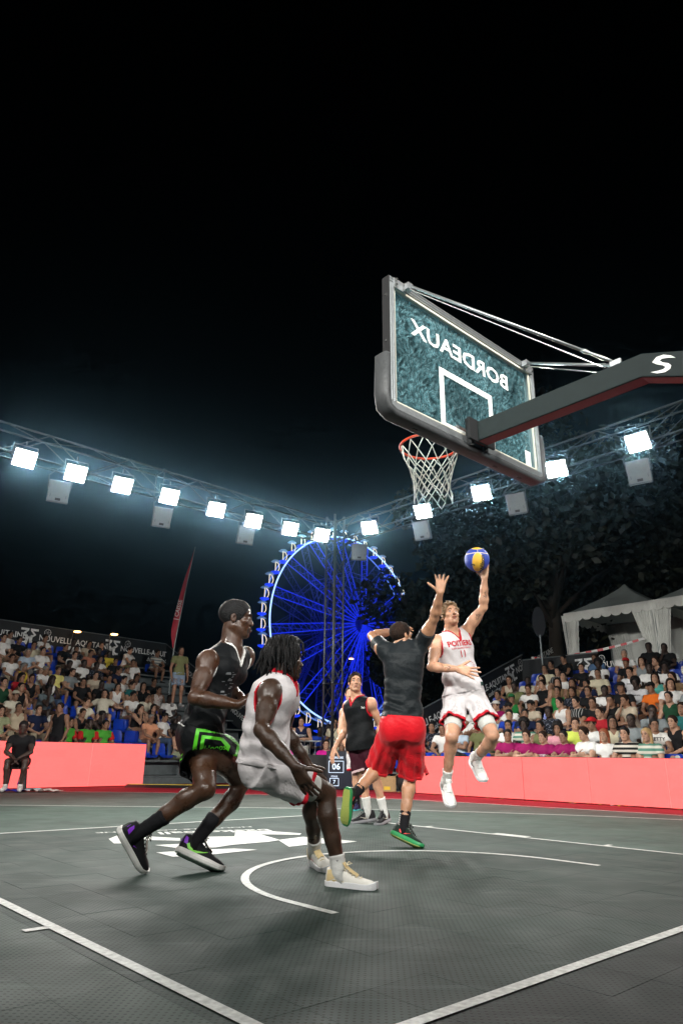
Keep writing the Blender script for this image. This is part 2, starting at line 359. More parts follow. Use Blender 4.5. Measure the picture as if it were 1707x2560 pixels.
# ------------------------------------------------------------------ implicit surfaces: bodies and garments as one continuous skin
class Field:
    def __init__(s, lo, hi, vox, big=0.12):
        s.lo = np.asarray(lo, np.float32); s.vox = vox
        n = np.ceil((np.asarray(hi)-np.asarray(lo))/vox).astype(int)+2
        s.ax = [(s.lo[i]+np.arange(n[i])*vox).astype(np.float32) for i in range(3)]
        s.val = np.full(n, big, np.float32); s.big = big
    def sl(s, lo, hi):
        r = []
        for i in range(3):
            a = int(max(0, math.floor((lo[i]-s.lo[i])/s.vox))); b = int(min(len(s.ax[i]), math.ceil((hi[i]-s.lo[i])/s.vox)+1))
            r.append(slice(a, max(a, b)))
        return tuple(r)
    def grid(s, sl):
        return s.ax[0][sl[0]][:, None, None], s.ax[1][sl[1]][None, :, None], s.ax[2][sl[2]][None, None, :]
    def put(s, fn, lo, hi, k=0.0, op='u', pad=0.06):
        sl = s.sl([a-pad for a in lo], [a+pad for a in hi])
        if any(q.stop <= q.start for q in sl): return s
        d = fn(*s.grid(sl)).astype(np.float32); a = s.val[sl]
        if op == 'u':
            if k > 0:
                h = np.clip(0.5+0.5*(d-a)/k, 0, 1); s.val[sl] = d*(1-h)+a*h-k*h*(1-h)
            else: s.val[sl] = np.minimum(a, d)
        else:   # subtract
            if k > 0:
                h = np.clip(0.5-0.5*(a+d)/k, 0, 1); s.val[sl] = a*(1-h)-d*h+k*h*(1-h)
            else: s.val[sl] = np.maximum(a, -d)
        return s
    def cone(s, a, b, ra, rb, k=0.02, op='u'):
        a = np.asarray(a, np.float32); b = np.asarray(b, np.float32); ba = b-a; L2 = float(ba@ba)+1e-9; R = max(ra, rb)
        def fn(X, Y, Z):
            px, py, pz = X-a[0], Y-a[1], Z-a[2]
            h = np.clip((px*ba[0]+py*ba[1]+pz*ba[2])/L2, 0, 1)
            return np.sqrt((px-ba[0]*h)**2+(py-ba[1]*h)**2+(pz-ba[2]*h)**2)-(ra+(rb-ra)*h)
        return s.put(fn, np.minimum(a, b)-R, np.maximum(a, b)+R, k, op)
    def chain(s, pts, rs, k=0.02):
        for i in range(len(pts)-1): s.cone(pts[i], pts[i+1], rs[i], rs[i+1], k)
        return s
    def ell(s, c, r, axes=None, k=0.02, op='u'):
        c = np.asarray(c, np.float32); r = np.asarray(r, np.float32); A = np.eye(3) if axes is None else np.asarray(axes); R = float(r.max())
        def fn(X, Y, Z):
            px, py, pz = X-c[0], Y-c[1], Z-c[2]
            q = [(px*A[i][0]+py*A[i][1]+pz*A[i][2])/r[i] for i in range(3)]
            l = np.sqrt(q[0]**2+q[1]**2+q[2]**2)
            g = np.sqrt((q[0]/r[0])**2+(q[1]/r[1])**2+(q[2]/r[2])**2)+1e-6
            return l*(l-1)/g
        return s.put(fn, c-R, c+R, k, op)
    def plane_cut(s, p, n):     # keeps the side where (x-p).n < 0
        X, Y, Z = s.grid((slice(None),)*3)
        s.val = np.maximum(s.val, ((X-p[0])*n[0]+(Y-p[1])*n[1]+(Z-p[2])*n[2]).astype(np.float32)); return s
    def net(s):
        v = s.val; ins = v < 0; nx, ny, nz = v.shape
        cnt = np.zeros((nx-1, ny-1, nz-1), np.uint8); offs = [(i, j, k) for i in (0,1) for j in (0,1) for k in (0,1)]
        for i, j, k in offs: cnt += ins[i:nx-1+i, j:ny-1+j, k:nz-1+k]
        cells = np.argwhere((cnt > 0) & (cnt < 8))
        if len(cells) == 0: return np.zeros((0, 3)), np.zeros((0, 4), int)
        cv = np.stack([v[cells[:, 0]+i, cells[:, 1]+j, cells[:, 2]+k] for i, j, k in offs], 1)
        acc = np.zeros((len(cells), 3)); num = np.zeros(len(cells))
        for a in range(8):
            for b in range(a+1, 8):
                df = np.array(offs[b])-np.array(offs[a])
                if np.abs(df).sum() != 1: continue
                m = (cv[:, a] < 0) != (cv[:, b] < 0); t = cv[m, a]/(cv[m, a]-cv[m, b])
                acc[m] += np.array(offs[a])+t[:, None]*df; num[m] += 1
        V = (cells+acc/num[:, None])*s.vox+s.lo
        idx = np.full(cnt.shape, -1, np.int32); idx[tuple(cells.T)] = np.arange(len(cells))
        Q = []
        for ax in range(3):
            b, c = (ax+1) % 3, (ax+2) % 3
            s0 = [slice(None)]*3; s1 = [slice(None)]*3; s0[ax] = slice(0, -1); s1[ax] = slice(1, None)
            A, B = ins[tuple(s0)], ins[tuple(s1)]; e = np.argwhere(A != B)
            e = e[(e[:, b] > 0) & (e[:, c] > 0) & (e[:, b] < cnt.shape[b]) & (e[:, c] < cnt.shape[c])]
            def cell(db, dc):
                q = e.copy(); q[:, b] += db; q[:, c] += dc; return idx[tuple(q.T)]
            q = np.stack([cell(-1, -1), cell(0, -1), cell(0, 0), cell(-1, 0)], 1)
            fl = ~A[tuple(e.T)]; q[fl] = q[fl][:, ::-1]; Q.append(q)
        Q = np.concatenate(Q); Q = Q[(Q >= 0).all(1)]
        return V, Q
    def mesh(s, name, relax=1):
        V, Q = s.net()
        for _ in range(relax):      # light smoothing takes the grid steps out
            acc = np.zeros_like(V); n = np.zeros(len(V))
            for a, b in ((0,1),(1,2),(2,3),(3,0)):
                np.add.at(acc, Q[:, a], V[Q[:, b]]); np.add.at(acc, Q[:, b], V[Q[:, a]])
                np.add.at(n, Q[:, a], 1); np.add.at(n, Q[:, b], 1)
            V = V*0.5+0.5*acc/np.maximum(n, 1)[:, None]
        return mesh_np(name, V, Q)

def loft_fn(pel, nk, rp, rc, T, A, B, bend=None, grow=0.0, power=2.2, wr=None, fwd_off=None):
    """elliptic torso along the spine pel->nk; rp, rc: the person's right at pelvis and chest; T, A, B: stations, half-widths, half-depths"""
    pel = np.asarray(pel, float); nk = np.asarray(nk, float); L = np.linalg.norm(nk-pel); ax = (nk-pel)/L
    rp = nrm(rp-ax*np.dot(rp, ax)); rc = nrm(rc-ax*np.dot(rc, ax)); bend = np.zeros(3) if bend is None else np.asarray(bend, float)
    T = np.asarray(T); A = np.asarray(A)+grow; B = np.asarray(B)+grow
    FO = np.zeros(len(T)) if fwd_off is None else np.asarray(fwd_off)
    def fn(X, Y, Z):
        px, py, pz = X-pel[0], Y-pel[1], Z-pel[2]
        t = (px*ax[0]+py*ax[1]+pz*ax[2])/L; tc = np.clip(t, T[0], T[-1]); tt = np.clip(t, 0, 1); w = 4*tt*(1-tt)
        rx, ry, rz = (rp[i]+(rc[i]-rp[i])*tt for i in range(3)); il = 1/np.sqrt(rx*rx+ry*ry+rz*rz); rx, ry, rz = rx*il, ry*il, rz*il
        fx, fy, fz = ax[1]*rz-ax[2]*ry, ax[2]*rx-ax[0]*rz, ax[0]*ry-ax[1]*rx
        qx, qy, qz = (p-bend[i]*w-ax[i]*t*L for i, p in enumerate((px, py, pz)))
        u = qx*rx+qy*ry+qz*rz; v = qx*fx+qy*fy+qz*fz-np.interp(tc, T, FO)
        a = np.interp(tc, T, A); b = np.interp(tc, T, B)
        q = (np.abs(u/a)**power+np.abs(v/b)**power)**(1/power)
        d = (q-1)*np.minimum(a, b)
        d = np.where(t == tc, d, np.maximum(d, np.abs(t-tc)*L))
        if wr is not None: d = d-wr(u, v, t)
        return d
    return fn

# ------------------------------------------------------------------ people: one continuous body mesh, clothes, shoes and hair as its parts
def relJ(J, base):
    return {k: np.asarray(v, float)-base for k, v in J.items()}
def ortho(d, hint):
    y = nrm(d); x = nrm(np.asarray(hint, float)-y*np.dot(hint, y)); return x
TT = [-.20, -.15, -.08, 0., .15, .36, .55, .75, .88, .97, 1.05, 1.10]
TA = [.020, .07, .145, .170, .160, .138, .150, .172, .168, .118, .062, .045]
TB = [.020, .06, .095, .118, .112, .098, .106, .118, .106, .082, .058, .045]

def hand(F, w, d, n, s=1.0, curl=(.25,.25,.3,.35), spread=.10, thumb=1.0, side=1, tcurl=.3):
    """w wrist, d direction of the fingers, n the way the palm faces; side=+1 puts the thumb on cross(d,n)"""
    d = nrm(d); n = nrm(np.asarray(n, float)-d*np.dot(n, d)); b = np.cross(d, n)*side; w = np.asarray(w, float)
    offs = (.031, .011, -.010, -.029); lens = (.92, 1.0, .94, .76); kn = (.088, .092, .087, .078)
    for i in range(4):
        k0 = w+d*kn[i]*s+b*offs[i]*s
        F.cone(w+b*offs[i]*.62*s+d*.012*s, k0, .0165*s, .0135*s, .012)
        ang = spread*(1.5-i)*1.0; dd = d*math.cos(ang)+b*math.sin(ang); c = 0.0; p = k0; r = .0105*s
        for q, l in enumerate((.046, .029, .023)):
            c += curl[i]*(1.0 if q else .8)
            e = p+(dd*math.cos(c)+n*math.sin(c))*l*lens[i]*s
            F.cone(p, e, r, r*.92, .005); p = e; r *= .92
    t0 = w+d*.022*s+b*.026*s+n*.006*s; td = nrm(d*.62+b*.78*thumb+n*.28); F.cone(w+d*.01*s, t0, .017*s, .017*s, .012); p = t0; r = .0135*s; c = 0.0
    for q, l in enumerate((.044, .034, .027)):
        c += tcurl*(.5 if q == 0 else 1)
        e = p+nrm(td*math.cos(c)+(d*.6+n*.5)*math.sin(c))*l*s; F.cone(p, e, r, r*.88, .006); p = e; r *= .88

def head_axes(fwd, up):
    y = nrm(fwd); x = nrm(np.cross(y, up)); z = np.cross(x, y); return x, y, z
def add_head(F, hc, ax, s, mouth=0.0, detail=True, nose=1.0):
    R, Y, U = ax; hc = np.asarray(hc, float); W = lambda x, y, z: hc+s*(x*R+y*Y+z*U); A = (R, Y, U)
    E = lambda c, r, k=.02, op='u': F.ell(W(*c), [q*s for q in r], A, k*s, op)
    K = lambda a, b, ra, rb, k=.015, op='u': F.cone(W(*a), W(*b), ra*s, rb*s, k*s, op)
    E((0,-.008,.040), (.075,.098,.080)); E((0,.040,.036), (.060,.048,.056)); E((0,.033,-.036), (.057,.058,.068), .025)
    for q in (-1, 1):
        K((q*.050,-.006,-.052), (q*.020,.066,-.098), .022, .018, .03)
        E((q*.044,.060,-.020), (.021,.021,.018), .02)
    E((0,.074,-.099), (.021,.019,.017), .02)
    K((0,.090,.012), (0,.113-.004*(nose-1)*10,-.027), .0080, .0125*nose, .012)
    for q in (-1, 1):
        E((q*.013*nose,.103,-.031), (.009*nose,.011,.008), .006)
        E((q*.079,-.012,-.004), (.010,.021,.032), .006)
    if detail:
        for q in (-1, 1):
            E((q*.031,.103,.008), (.019,.014,.012), .012, 's'); E((q*.031,.0785,.006), (.0125,.0125,.0115), .004)
            K((q*.013,.095,.028), (q*.047,.078,.027), .0065, .0055, .010)
            E((q*.082,-.004,-.004), (.006,.011,.017), .004, 's')
        K((-.021,.090,-.058), (.021,.090,-.058), .0085, .0085, .008); K((-.018,.090,-.071+-.012*mouth), (.018,.090,-.071-.012*mouth), .0095, .0095, .008)
        if mouth: E((0,.100,-.066), (.016,.022,.010*mouth+.002), .004, 's')
        else: K((-.019,.102,-.0645), (.019,.102,-.0645), .0022, .0022, .003, 's')

def add_hair(F, hc, ax, s, style, rng):
    R, Y, U = ax; hc = np.asarray(hc, float); W = lambda x, y, z: hc+s*(x*R+y*Y+z*U); A = (R, Y, U)
    E = lambda c, r, k=.01, op='u': F.ell(W(*c), [q*s for q in r], A, k*s, op)
    K = lambda a, b, ra, rb, k=.006, op='u': F.cone(W(*a), W(*b), ra*s, rb*s, k*s, op)
    g = {'crop': .006, 'short': .012, 'fade': .010, 'quiff': .014, 'curly': .012, 'long': .014, 'bun': .010, 'afro': .04, 'grey': .007, 'bob': .016, 'tail': .010}.get(style, .01)
    E((0,-.010,.042), (.075+g,.098+g,.080+g)); E((0,.034,.044), (.060+g,.046+g,.058+g), .02)
    if style in ('long', 'bob', 'tail'):
        low = {'long': -.24, 'bob': -.10, 'tail': -.02}[style]
        if style != 'tail':
            for q in (-1, 1):
                K((q*.066,-.02,.02), (q*.075,-.03,low), .034, .026, .02)
                K((q*.03,-.072,.0), (q*.045,-.075,low-.01), .042, .030, .02)
        else: K((0,-.10,.03), (0,-.135,-.13), .034, .014, .02)
    if style == 'bun': E((0,-.105,.075), (.036,.034,.036), .012)
    if style == 'afro': E((0,-.02,.075), (.115,.125,.105), .02)
    # face, ears and nape stay free
    E((0,.118,-.045), (.104,.098,.126), .012, 's')
    if style in ('crop','short','fade','quiff','grey','curly','bun','tail'):
        for q in (-1, 1): E((q*.098,.012,-.040), (.034,.040,.052), .010, 's')
        E((0,-.06,-.130), (.12,.10,.085), .012, 's')
    if style in ('fade', 'short'):
        for i in range(26 if style == 'fade' else 60):
            a = rng.uniform(-.9,.9); b = rng.uniform(-.8,.7); E((.062*math.sin(a),-.01+.075*b,.045+.072*math.cos(a)*math.cos(b)), (.018,.020,.014), .012)
    if style in ('quiff',):
        for i in range(46):
            x = rng.uniform(-.062,.062); y = rng.uniform(-.05,.072); z = .118-1.6*x*x*6-2.6*max(0, -y)**1.5
            K((x, y-.02, z-.02), (x+rng.uniform(-.012,.012), y+.022, z+rng.uniform(-.002,.012)-.25*max(0, y-.04)), .011, .006, .006)
    if style == 'curly':
        for i in range(120):
            th = rng.uniform(0, 2*math.pi); ph = rng.uniform(-.1, 1.5); x = .082*math.cos(th)*math.cos(ph); y = -.005+.10*math.sin(th)*math.cos(ph); z = .040+.088*math.sin(ph)
            if y > .05 and z < .085: continue
            o = rng.uniform(.002, .018); E((x*(1+o*6), y*(1+o*5), z+o*1.2), (rng.uniform(.011,.018),)*2+(rng.uniform(.008,.013),), .005)
        for i in range(18):
            x = rng.uniform(-.06,.062); E((x, .078+rng.uniform(-.004,.02), .095+rng.uniform(-.014,.022)), (.014,.014,.010), .005)
        for i in range(14):
            q = rng.choice((-1,1)); E((q*(.078+rng.uniform(0,.014)), -.02+rng.uniform(-.05,.04), rng.uniform(-.03,.05)), (.012,.014,.012), .005)

def body_field(J, S, vox, pad=.16):
    pts = np.array(list(v for k, v in J.items() if k != 'ball')); lo = pts.min(0)-pad; hi = pts.max(0)+pad
    return Field(lo, hi, vox)
def make_body(J, S, vox):
    """S: s overall scale, bulk, head (centre axes size mouth), hands"""
    F = body_field(J, S, vox); s = S.get('s', 1.0); m = S.get('bulk', 1.0)
    rc = J['shR']-J['shL']; rp = J['hpR']-J['hpL']; up = nrm(J['nk']-J['pel'])
    rcn = nrm(rc-up*np.dot(rc, up)); fw = np.cross(up, rcn)*1.0
    fw = np.cross(up, rcn)
    A = np.array(TA)*s*m; B = np.array(TB)*s*m
    L = loft_fn(J['pel'], J['nk'], rp, rc, TT, A, B, bend=S.get('bend'))
    F.put(L, np.minimum(J['pel'], J['nk'])-.24, np.maximum(J['pel'], J['nk'])+.24, .02)
    nkb = J['nk']
    for q in 'RL':
        sh, el, wr = J['sh'+q], J['el'+q], J['wr'+q]; hp, kn, an = J['hp'+q], J['kn'+q], J['an'+q]
        sg = 1 if q == 'R' else -1
        F.cone(nkb-up*.01, sh+up*.005, .042*s, .050*s*m, .04); F.cone(nkb-up*.13*s+rcn*sg*.06*s, sh-up*.03*s, .060*s*m, .056*s*m, .04)
        ud = el-sh; mid = sh+ud*.45; fd = wr-el; out = nrm(ud)
        F.ell(sh+out*.022*s+rcn*sg*.010*s, (.066*s*m, .066*s*m, .085*s*m), frame_from(ud), .03)
        bi = ortho(ud, fd) if np.linalg.norm(np.cross(nrm(ud), nrm(fd))) > .15 else ortho(ud, fw)
        F.chain([sh, mid+bi*.006*s, el], [.055*s*m, .050*s*m, .039*s*m], .02)
        F.ell(sh+ud*.52+bi*.017*s, (.036*s*m, .036*s*m, .095*s), frame_from(ud), .03)
        F.ell(sh+ud*.48-bi*.018*s, (.036*s*m, .036*s*m, .105*s), frame_from(ud), .03)
        F.chain([el, el+fd*.27, el+fd*.62, wr], [.040*s*m, .046*s*m, .036*s*m, .0275*s], .02)
        td = kn-hp; sd = an-kn; kb = ortho(td, nrm(td)-nrm(sd)*.999) if np.linalg.norm(np.cross(nrm(td), nrm(sd))) > .12 else ortho(td, fw)
        kf = ortho(sd, kb)
        F.chain([hp, hp+td*.42, hp+td*.82, kn], [.092*s*m, .083*s*m, .063*s*m, .056*s], .03)
        F.ell(hp+td*.5+kb*.018*s, (.066*s*m, .066*s*m, .16*s), frame_from(td), .03)
        F.ell(hp+td*.93+kb*.022*s+kf*.0, (.034*s,)*3, None, .03)
        F.chain([kn, kn+sd*.28-kf*.022*s, kn+sd*.58-kf*.010*s, an], [.053*s, .056*s*m, .044*s*m, .036*s], .025)
        F.ell(kn+sd*.27-kf*.034*s, (.040*s*m, .036*s*m, .095*s), frame_from(sd), .03)
        F.cone(kn+kf*.012*s+sd*.08, an+kf*.008*s, .026*s, .026*s, .02)
        if 'to'+q in J: F.cone(an, an+(J['to'+q]-an)*.55-nrm(kn-an)*.02*s, .030*s, .018*s, .02)
        hp_ = S['hands'].get(q)
        if hp_: hand(F, wr, s=hp_.get('size', 1.0)*s*1.02, **{k: v for k, v in hp_.items() if k != 'size'})
        F.ell(hp-fw*.055*s+up*.01, (.085*s*m, .075*s*m, .095*s), None, .05)
        F.ell(J['pel']+up*np.linalg.norm(nkb-J['pel'])*.74+rcn*sg*.075*s+fw*.075*s*m, (.075*s, .04*s, .06*s), (rcn, fw, up), .04)
    H = S['head']; ax = head_axes(H['fwd'], H['up']); hc = J['hd']
    for q in 'RL': F.cone(hc-ax[2]*.075*H['s']-ax[1]*.03*H['s'], nkb+(J['sh'+q]-nkb)*.30-up*.006*s, .036*s, .034*s*m, .045)
    F.cone(hc-ax[2]*.045*H['s']-ax[1]*.018*H['s'], nkb, .054*s*H.get('nk', 1), .062*s*H.get('nk', 1), .03)
    add_head(F, hc, ax, H['s'], H.get('mouth', 0), H.get('detail', True), H.get('nose', 1.0))
    return F, ax, fw, rcn, up

def region(F):
    return F.lo, F.lo+np.array([len(a) for a in F.ax])*F.vox
def torso_cloth(J, s, vox, grow=.018, hem=-.10, A=None, B=None, wr=None, straps=.046, sleeve=0.0, hole=1.0, neck='v', pw=2.3, bend=None, strap_at=.85, m=1.0, neck_s=1.0, trimw=.006, flare=.012):
    """returns garment mesh field and trim field (armholes, neck) of a tank top or a tee"""
    rc = J['shR']-J['shL']; rp = J['hpR']-J['hpL']; up = nrm(J['nk']-J['pel']); L = np.linalg.norm(J['nk']-J['pel'])
    rcn = nrm(rc-up*np.dot(rc, up)); fw = np.cross(up, rcn)
    pts = np.array([J['pel']+up*hem*L-.0, J['nk'], J['shR'], J['shL']]+([J['shR']+(J['elR']-J['shR'])*sleeve, J['shL']+(J['elL']-J['shL'])*sleeve] if sleeve else []))
    F = Field(pts.min(0)-.24, pts.max(0)+.20, vox); lo, hi = region(F)
    T = [-.32, -.2, -.08, 0., .15, .36, .55, .75, .88, .97, 1.05, 1.10]
    A_ = np.array(A if A is not None else [.185, .185, .182, .178, .165, .152, .158, .174, .168, .118, .066, .05])*s*m
    B_ = np.array(B if B is not None else [.135, .135, .133, .130, .120, .112, .113, .122, .108, .084, .062, .05])*s*m
    A_[:4] += np.array([1.2, 1.0, .8, .4])*flare; B_[:4] += np.array([1.2, 1.0, .8, .4])*flare
    F.put(loft_fn(J['pel'], J['nk'], rp, rc, T, A_, B_, bend=bend, grow=grow, power=pw, wr=wr), lo, hi, 0, pad=0)
    H = Field(pts.min(0)-.24, pts.max(0)+.20, vox)
    for q, sg in (('R', 1), ('L', -1)):
        sh, el = J['sh'+q], J['el'+q]
        e = J['nk']+(sh-J['nk'])*strap_at
        F.cone(J['nk']-up*.015, e+up*.004, straps*s, (straps+.006)*s, .03)
        F.cone(J['nk']-up*.12*s+rcn*sg*.06*s, sh-up*.05*s-rcn*sg*.03*s, .074*s*m, .070*s*m, .04)
        F.ell(J['pel']+up*L*.74+rcn*sg*.07*s+fw*.075*s*m, (.085*s, .05*s, .07*s), (rcn, fw, up), .04)
        if sleeve:
            ud = (el-sh); F.chain([sh, sh+ud*sleeve*1.2], [.074*s*m, .078*s*m], .04)
        else:
            H.ell(sh+rcn*sg*(.150*s)-up*.050*s, (.208*s, .110*s*hole, .150*s*hole), (rcn, fw, up), 0)
    if neck == 'v':
        H.ell(J['nk']+up*.030*s+fw*.005*s, (.088*s*neck_s, .092*s*neck_s, .072*s), (rcn, fw, up), 0)
        H.cone(J['nk']+fw*.07*s+up*.02*s, J['nk']+fw*.125*s-up*.085*s*neck_s, .058*s*neck_s, .014*s, .03)
    else:
        H.ell(J['nk']+up*.040*s+fw*.015*s, (.072*s*neck_s, .086*s*neck_s, .060*s), (rcn, fw, up), 0)
    base = F.val.copy()
    X, Y, Z = F.grid((slice(None),)*3)
    hemd = -((X-(J['pel']+up*hem*L)[0])*up[0]+(Y-(J['pel']+up*hem*L)[1])*up[1]+(Z-(J['pel']+up*hem*L)[2])*up[2])
    cut = np.full_like(base, -1.0); cut = np.maximum(cut, hemd); F.hemd = hemd
    slv = np.full_like(base, -1.0)
    if sleeve:
        for q in 'RL':
            sh, el = J['sh'+q], J['el'+q]; ud = nrm(el-sh); p = sh+(el-sh)*sleeve
            pl = (X-p[0])*ud[0]+(Y-p[1])*ud[1]+(Z-p[2])*ud[2]
            near = (X-p[0])**2+(Y-p[1])**2+(Z-p[2])**2 < .16**2
            slv = np.where(near, np.maximum(slv, pl), slv)
    F.val = np.maximum(np.maximum(base, -H.val), np.maximum(cut, slv)).astype(np.float32)
    Tm = Field(pts.min(0)-.24, pts.max(0)+.20, vox)
    Tm.val = np.maximum(np.maximum(base-.004, np.abs(H.val+.001)-trimw), cut).astype(np.float32)
    Hm = Field(pts.min(0)-.24, pts.max(0)+.20, vox)
    Hm.val = np.maximum(base-.004, np.maximum(hemd, -hemd-.011)).astype(np.float32)
    return F, Tm, Hm, (fw, rcn, up, L)

def shorts(J, s, vox, frac=.78, r0=.118, r1=.128, waist=.13, grow=.014, folds=7, amp=.010, m=1.0, seed=1, stretch=(1.0, 1.0), trim=.028):
    rp = J['hpR']-J['hpL']; up = nrm(J['nk']-J['pel']); L = np.linalg.norm(J['nk']-J['pel'])
    rr = nrm(rp-up*np.dot(rp, up)); fw = np.cross(up, rr)
    ends = [J['hp'+q]+(J['kn'+q]-J['hp'+q])*frac for q in 'RL']
    pts = np.array([J['pel']+up*waist*L]+ends+[J['hpR'], J['hpL']]); lo, hi = pts.min(0)-.22, pts.max(0)+.22
    F = Field(lo, hi, vox); T = [-.22, -.12, 0., .12, .3]
    A = np.array([.13, .170, .180, .165, .155])*s*m; B = np.array([.09, .118, .130, .122, .112])*s*m
    wr = lambda u, v, t: .0035*np.sin(70*u/s+9*np.sin(9*t))*(t > -.05)
    F.put(loft_fn(J['pel'], J['nk'], rp, rp, T, A, B, grow=grow, wr=wr), lo, hi, 0, pad=0)
    F.ell(J['pel']-fw*.05*s-up*.02*s, (.155*s*m, .10*s*m, .11*s), (rr, fw, up), .05)
    for q in 'RL': F.ell(J['hp'+q]-fw*.048*s+up*.01, (.104*s*m, .096*s*m, .122*s), None, .06)
    rng = random.Random(seed); inner = np.full_like(F.val, 9.0); cut = np.full_like(F.val, -1.0); band = np.full_like(F.val, 9.0)
    X, Y, Z = F.grid((slice(None),)*3)
    for i, q in enumerate('RL'):
        hp, e = J['hp'+q], ends[i]; ax = e-hp; Ln = np.linalg.norm(ax); ax = ax/Ln; x = ortho(ax, rr); y = np.cross(ax, x)
        px, py, pz = X-hp[0], Y-hp[1], Z-hp[2]; t = px*ax[0]+py*ax[1]+pz*ax[2]
        u = px*x[0]+py*x[1]+pz*x[2]; v = px*y[0]+py*y[1]+pz*y[2]; th = np.arctan2(v, u); h = np.clip(t/Ln, 0, 1.05)
        rad = (r0+(r1-r0)*h)*s*m+amp*(.25+h)*np.sin(folds*th+rng.uniform(0, 6)+1.6*h)*.6+amp*.5*h*np.sin((folds+4)*th+rng.uniform(0,6)) + .004*np.sin(40*t+3*th)
        d = np.maximum(np.sqrt((u*stretch[0])**2+(v*stretch[1])**2)-rad, -t-.06)
        k = .03; a = F.val; hh = np.clip(.5+.5*(d-a)/k, 0, 1); F.val = (d*(1-hh)+a*hh-k*hh*(1-hh)).astype(np.float32)
        inner = np.minimum(inner, np.maximum(np.sqrt((u*stretch[0])**2+(v*stretch[1])**2)-rad+.009, .35*Ln-t))
        rad_near = np.sqrt((u*stretch[0])**2+(v*stretch[1])**2) < rad+.03
        cut = np.where(rad_near | (t > Ln), np.maximum(cut, np.where(np.sqrt(u*u+v*v) < .3, t-Ln, -1)), cut)
        band = np.minimum(band, np.where(rad_near & (t > .3*Ln), np.abs(t-Ln+trim*.5)-trim*.5, 9.0))
    wt = J['pel']+up*waist*L; top = (X-wt[0])*up[0]+(Y-wt[1])*up[1]+(Z-wt[2])*up[2]
    base = F.val.copy()
    F.val = np.maximum.reduce([base, -inner, cut, top]).astype(np.float32)
    Bm = Field(lo, hi, vox); Bm.val = np.maximum.reduce([base-.0035, -inner-.0035, band, top]).astype(np.float32)
    return F, Bm, ends

def leg_sleeve(J, q, a, b, s, vox, r0, r1):
    """tight sleeve on the thigh or shin between fractions"""
    hp, kn = J['hp'+q], J['kn'+q]; d = kn-hp
    F = Field(np.minimum(hp, kn)-.16, np.maximum(hp, kn)+.16, vox)
    p, e = hp+d*a, hp+d*b; F.cone(p-d*.05, e+d*.1, r0*s, r1*s, 0); F.plane_cut(e, nrm(d)); return F

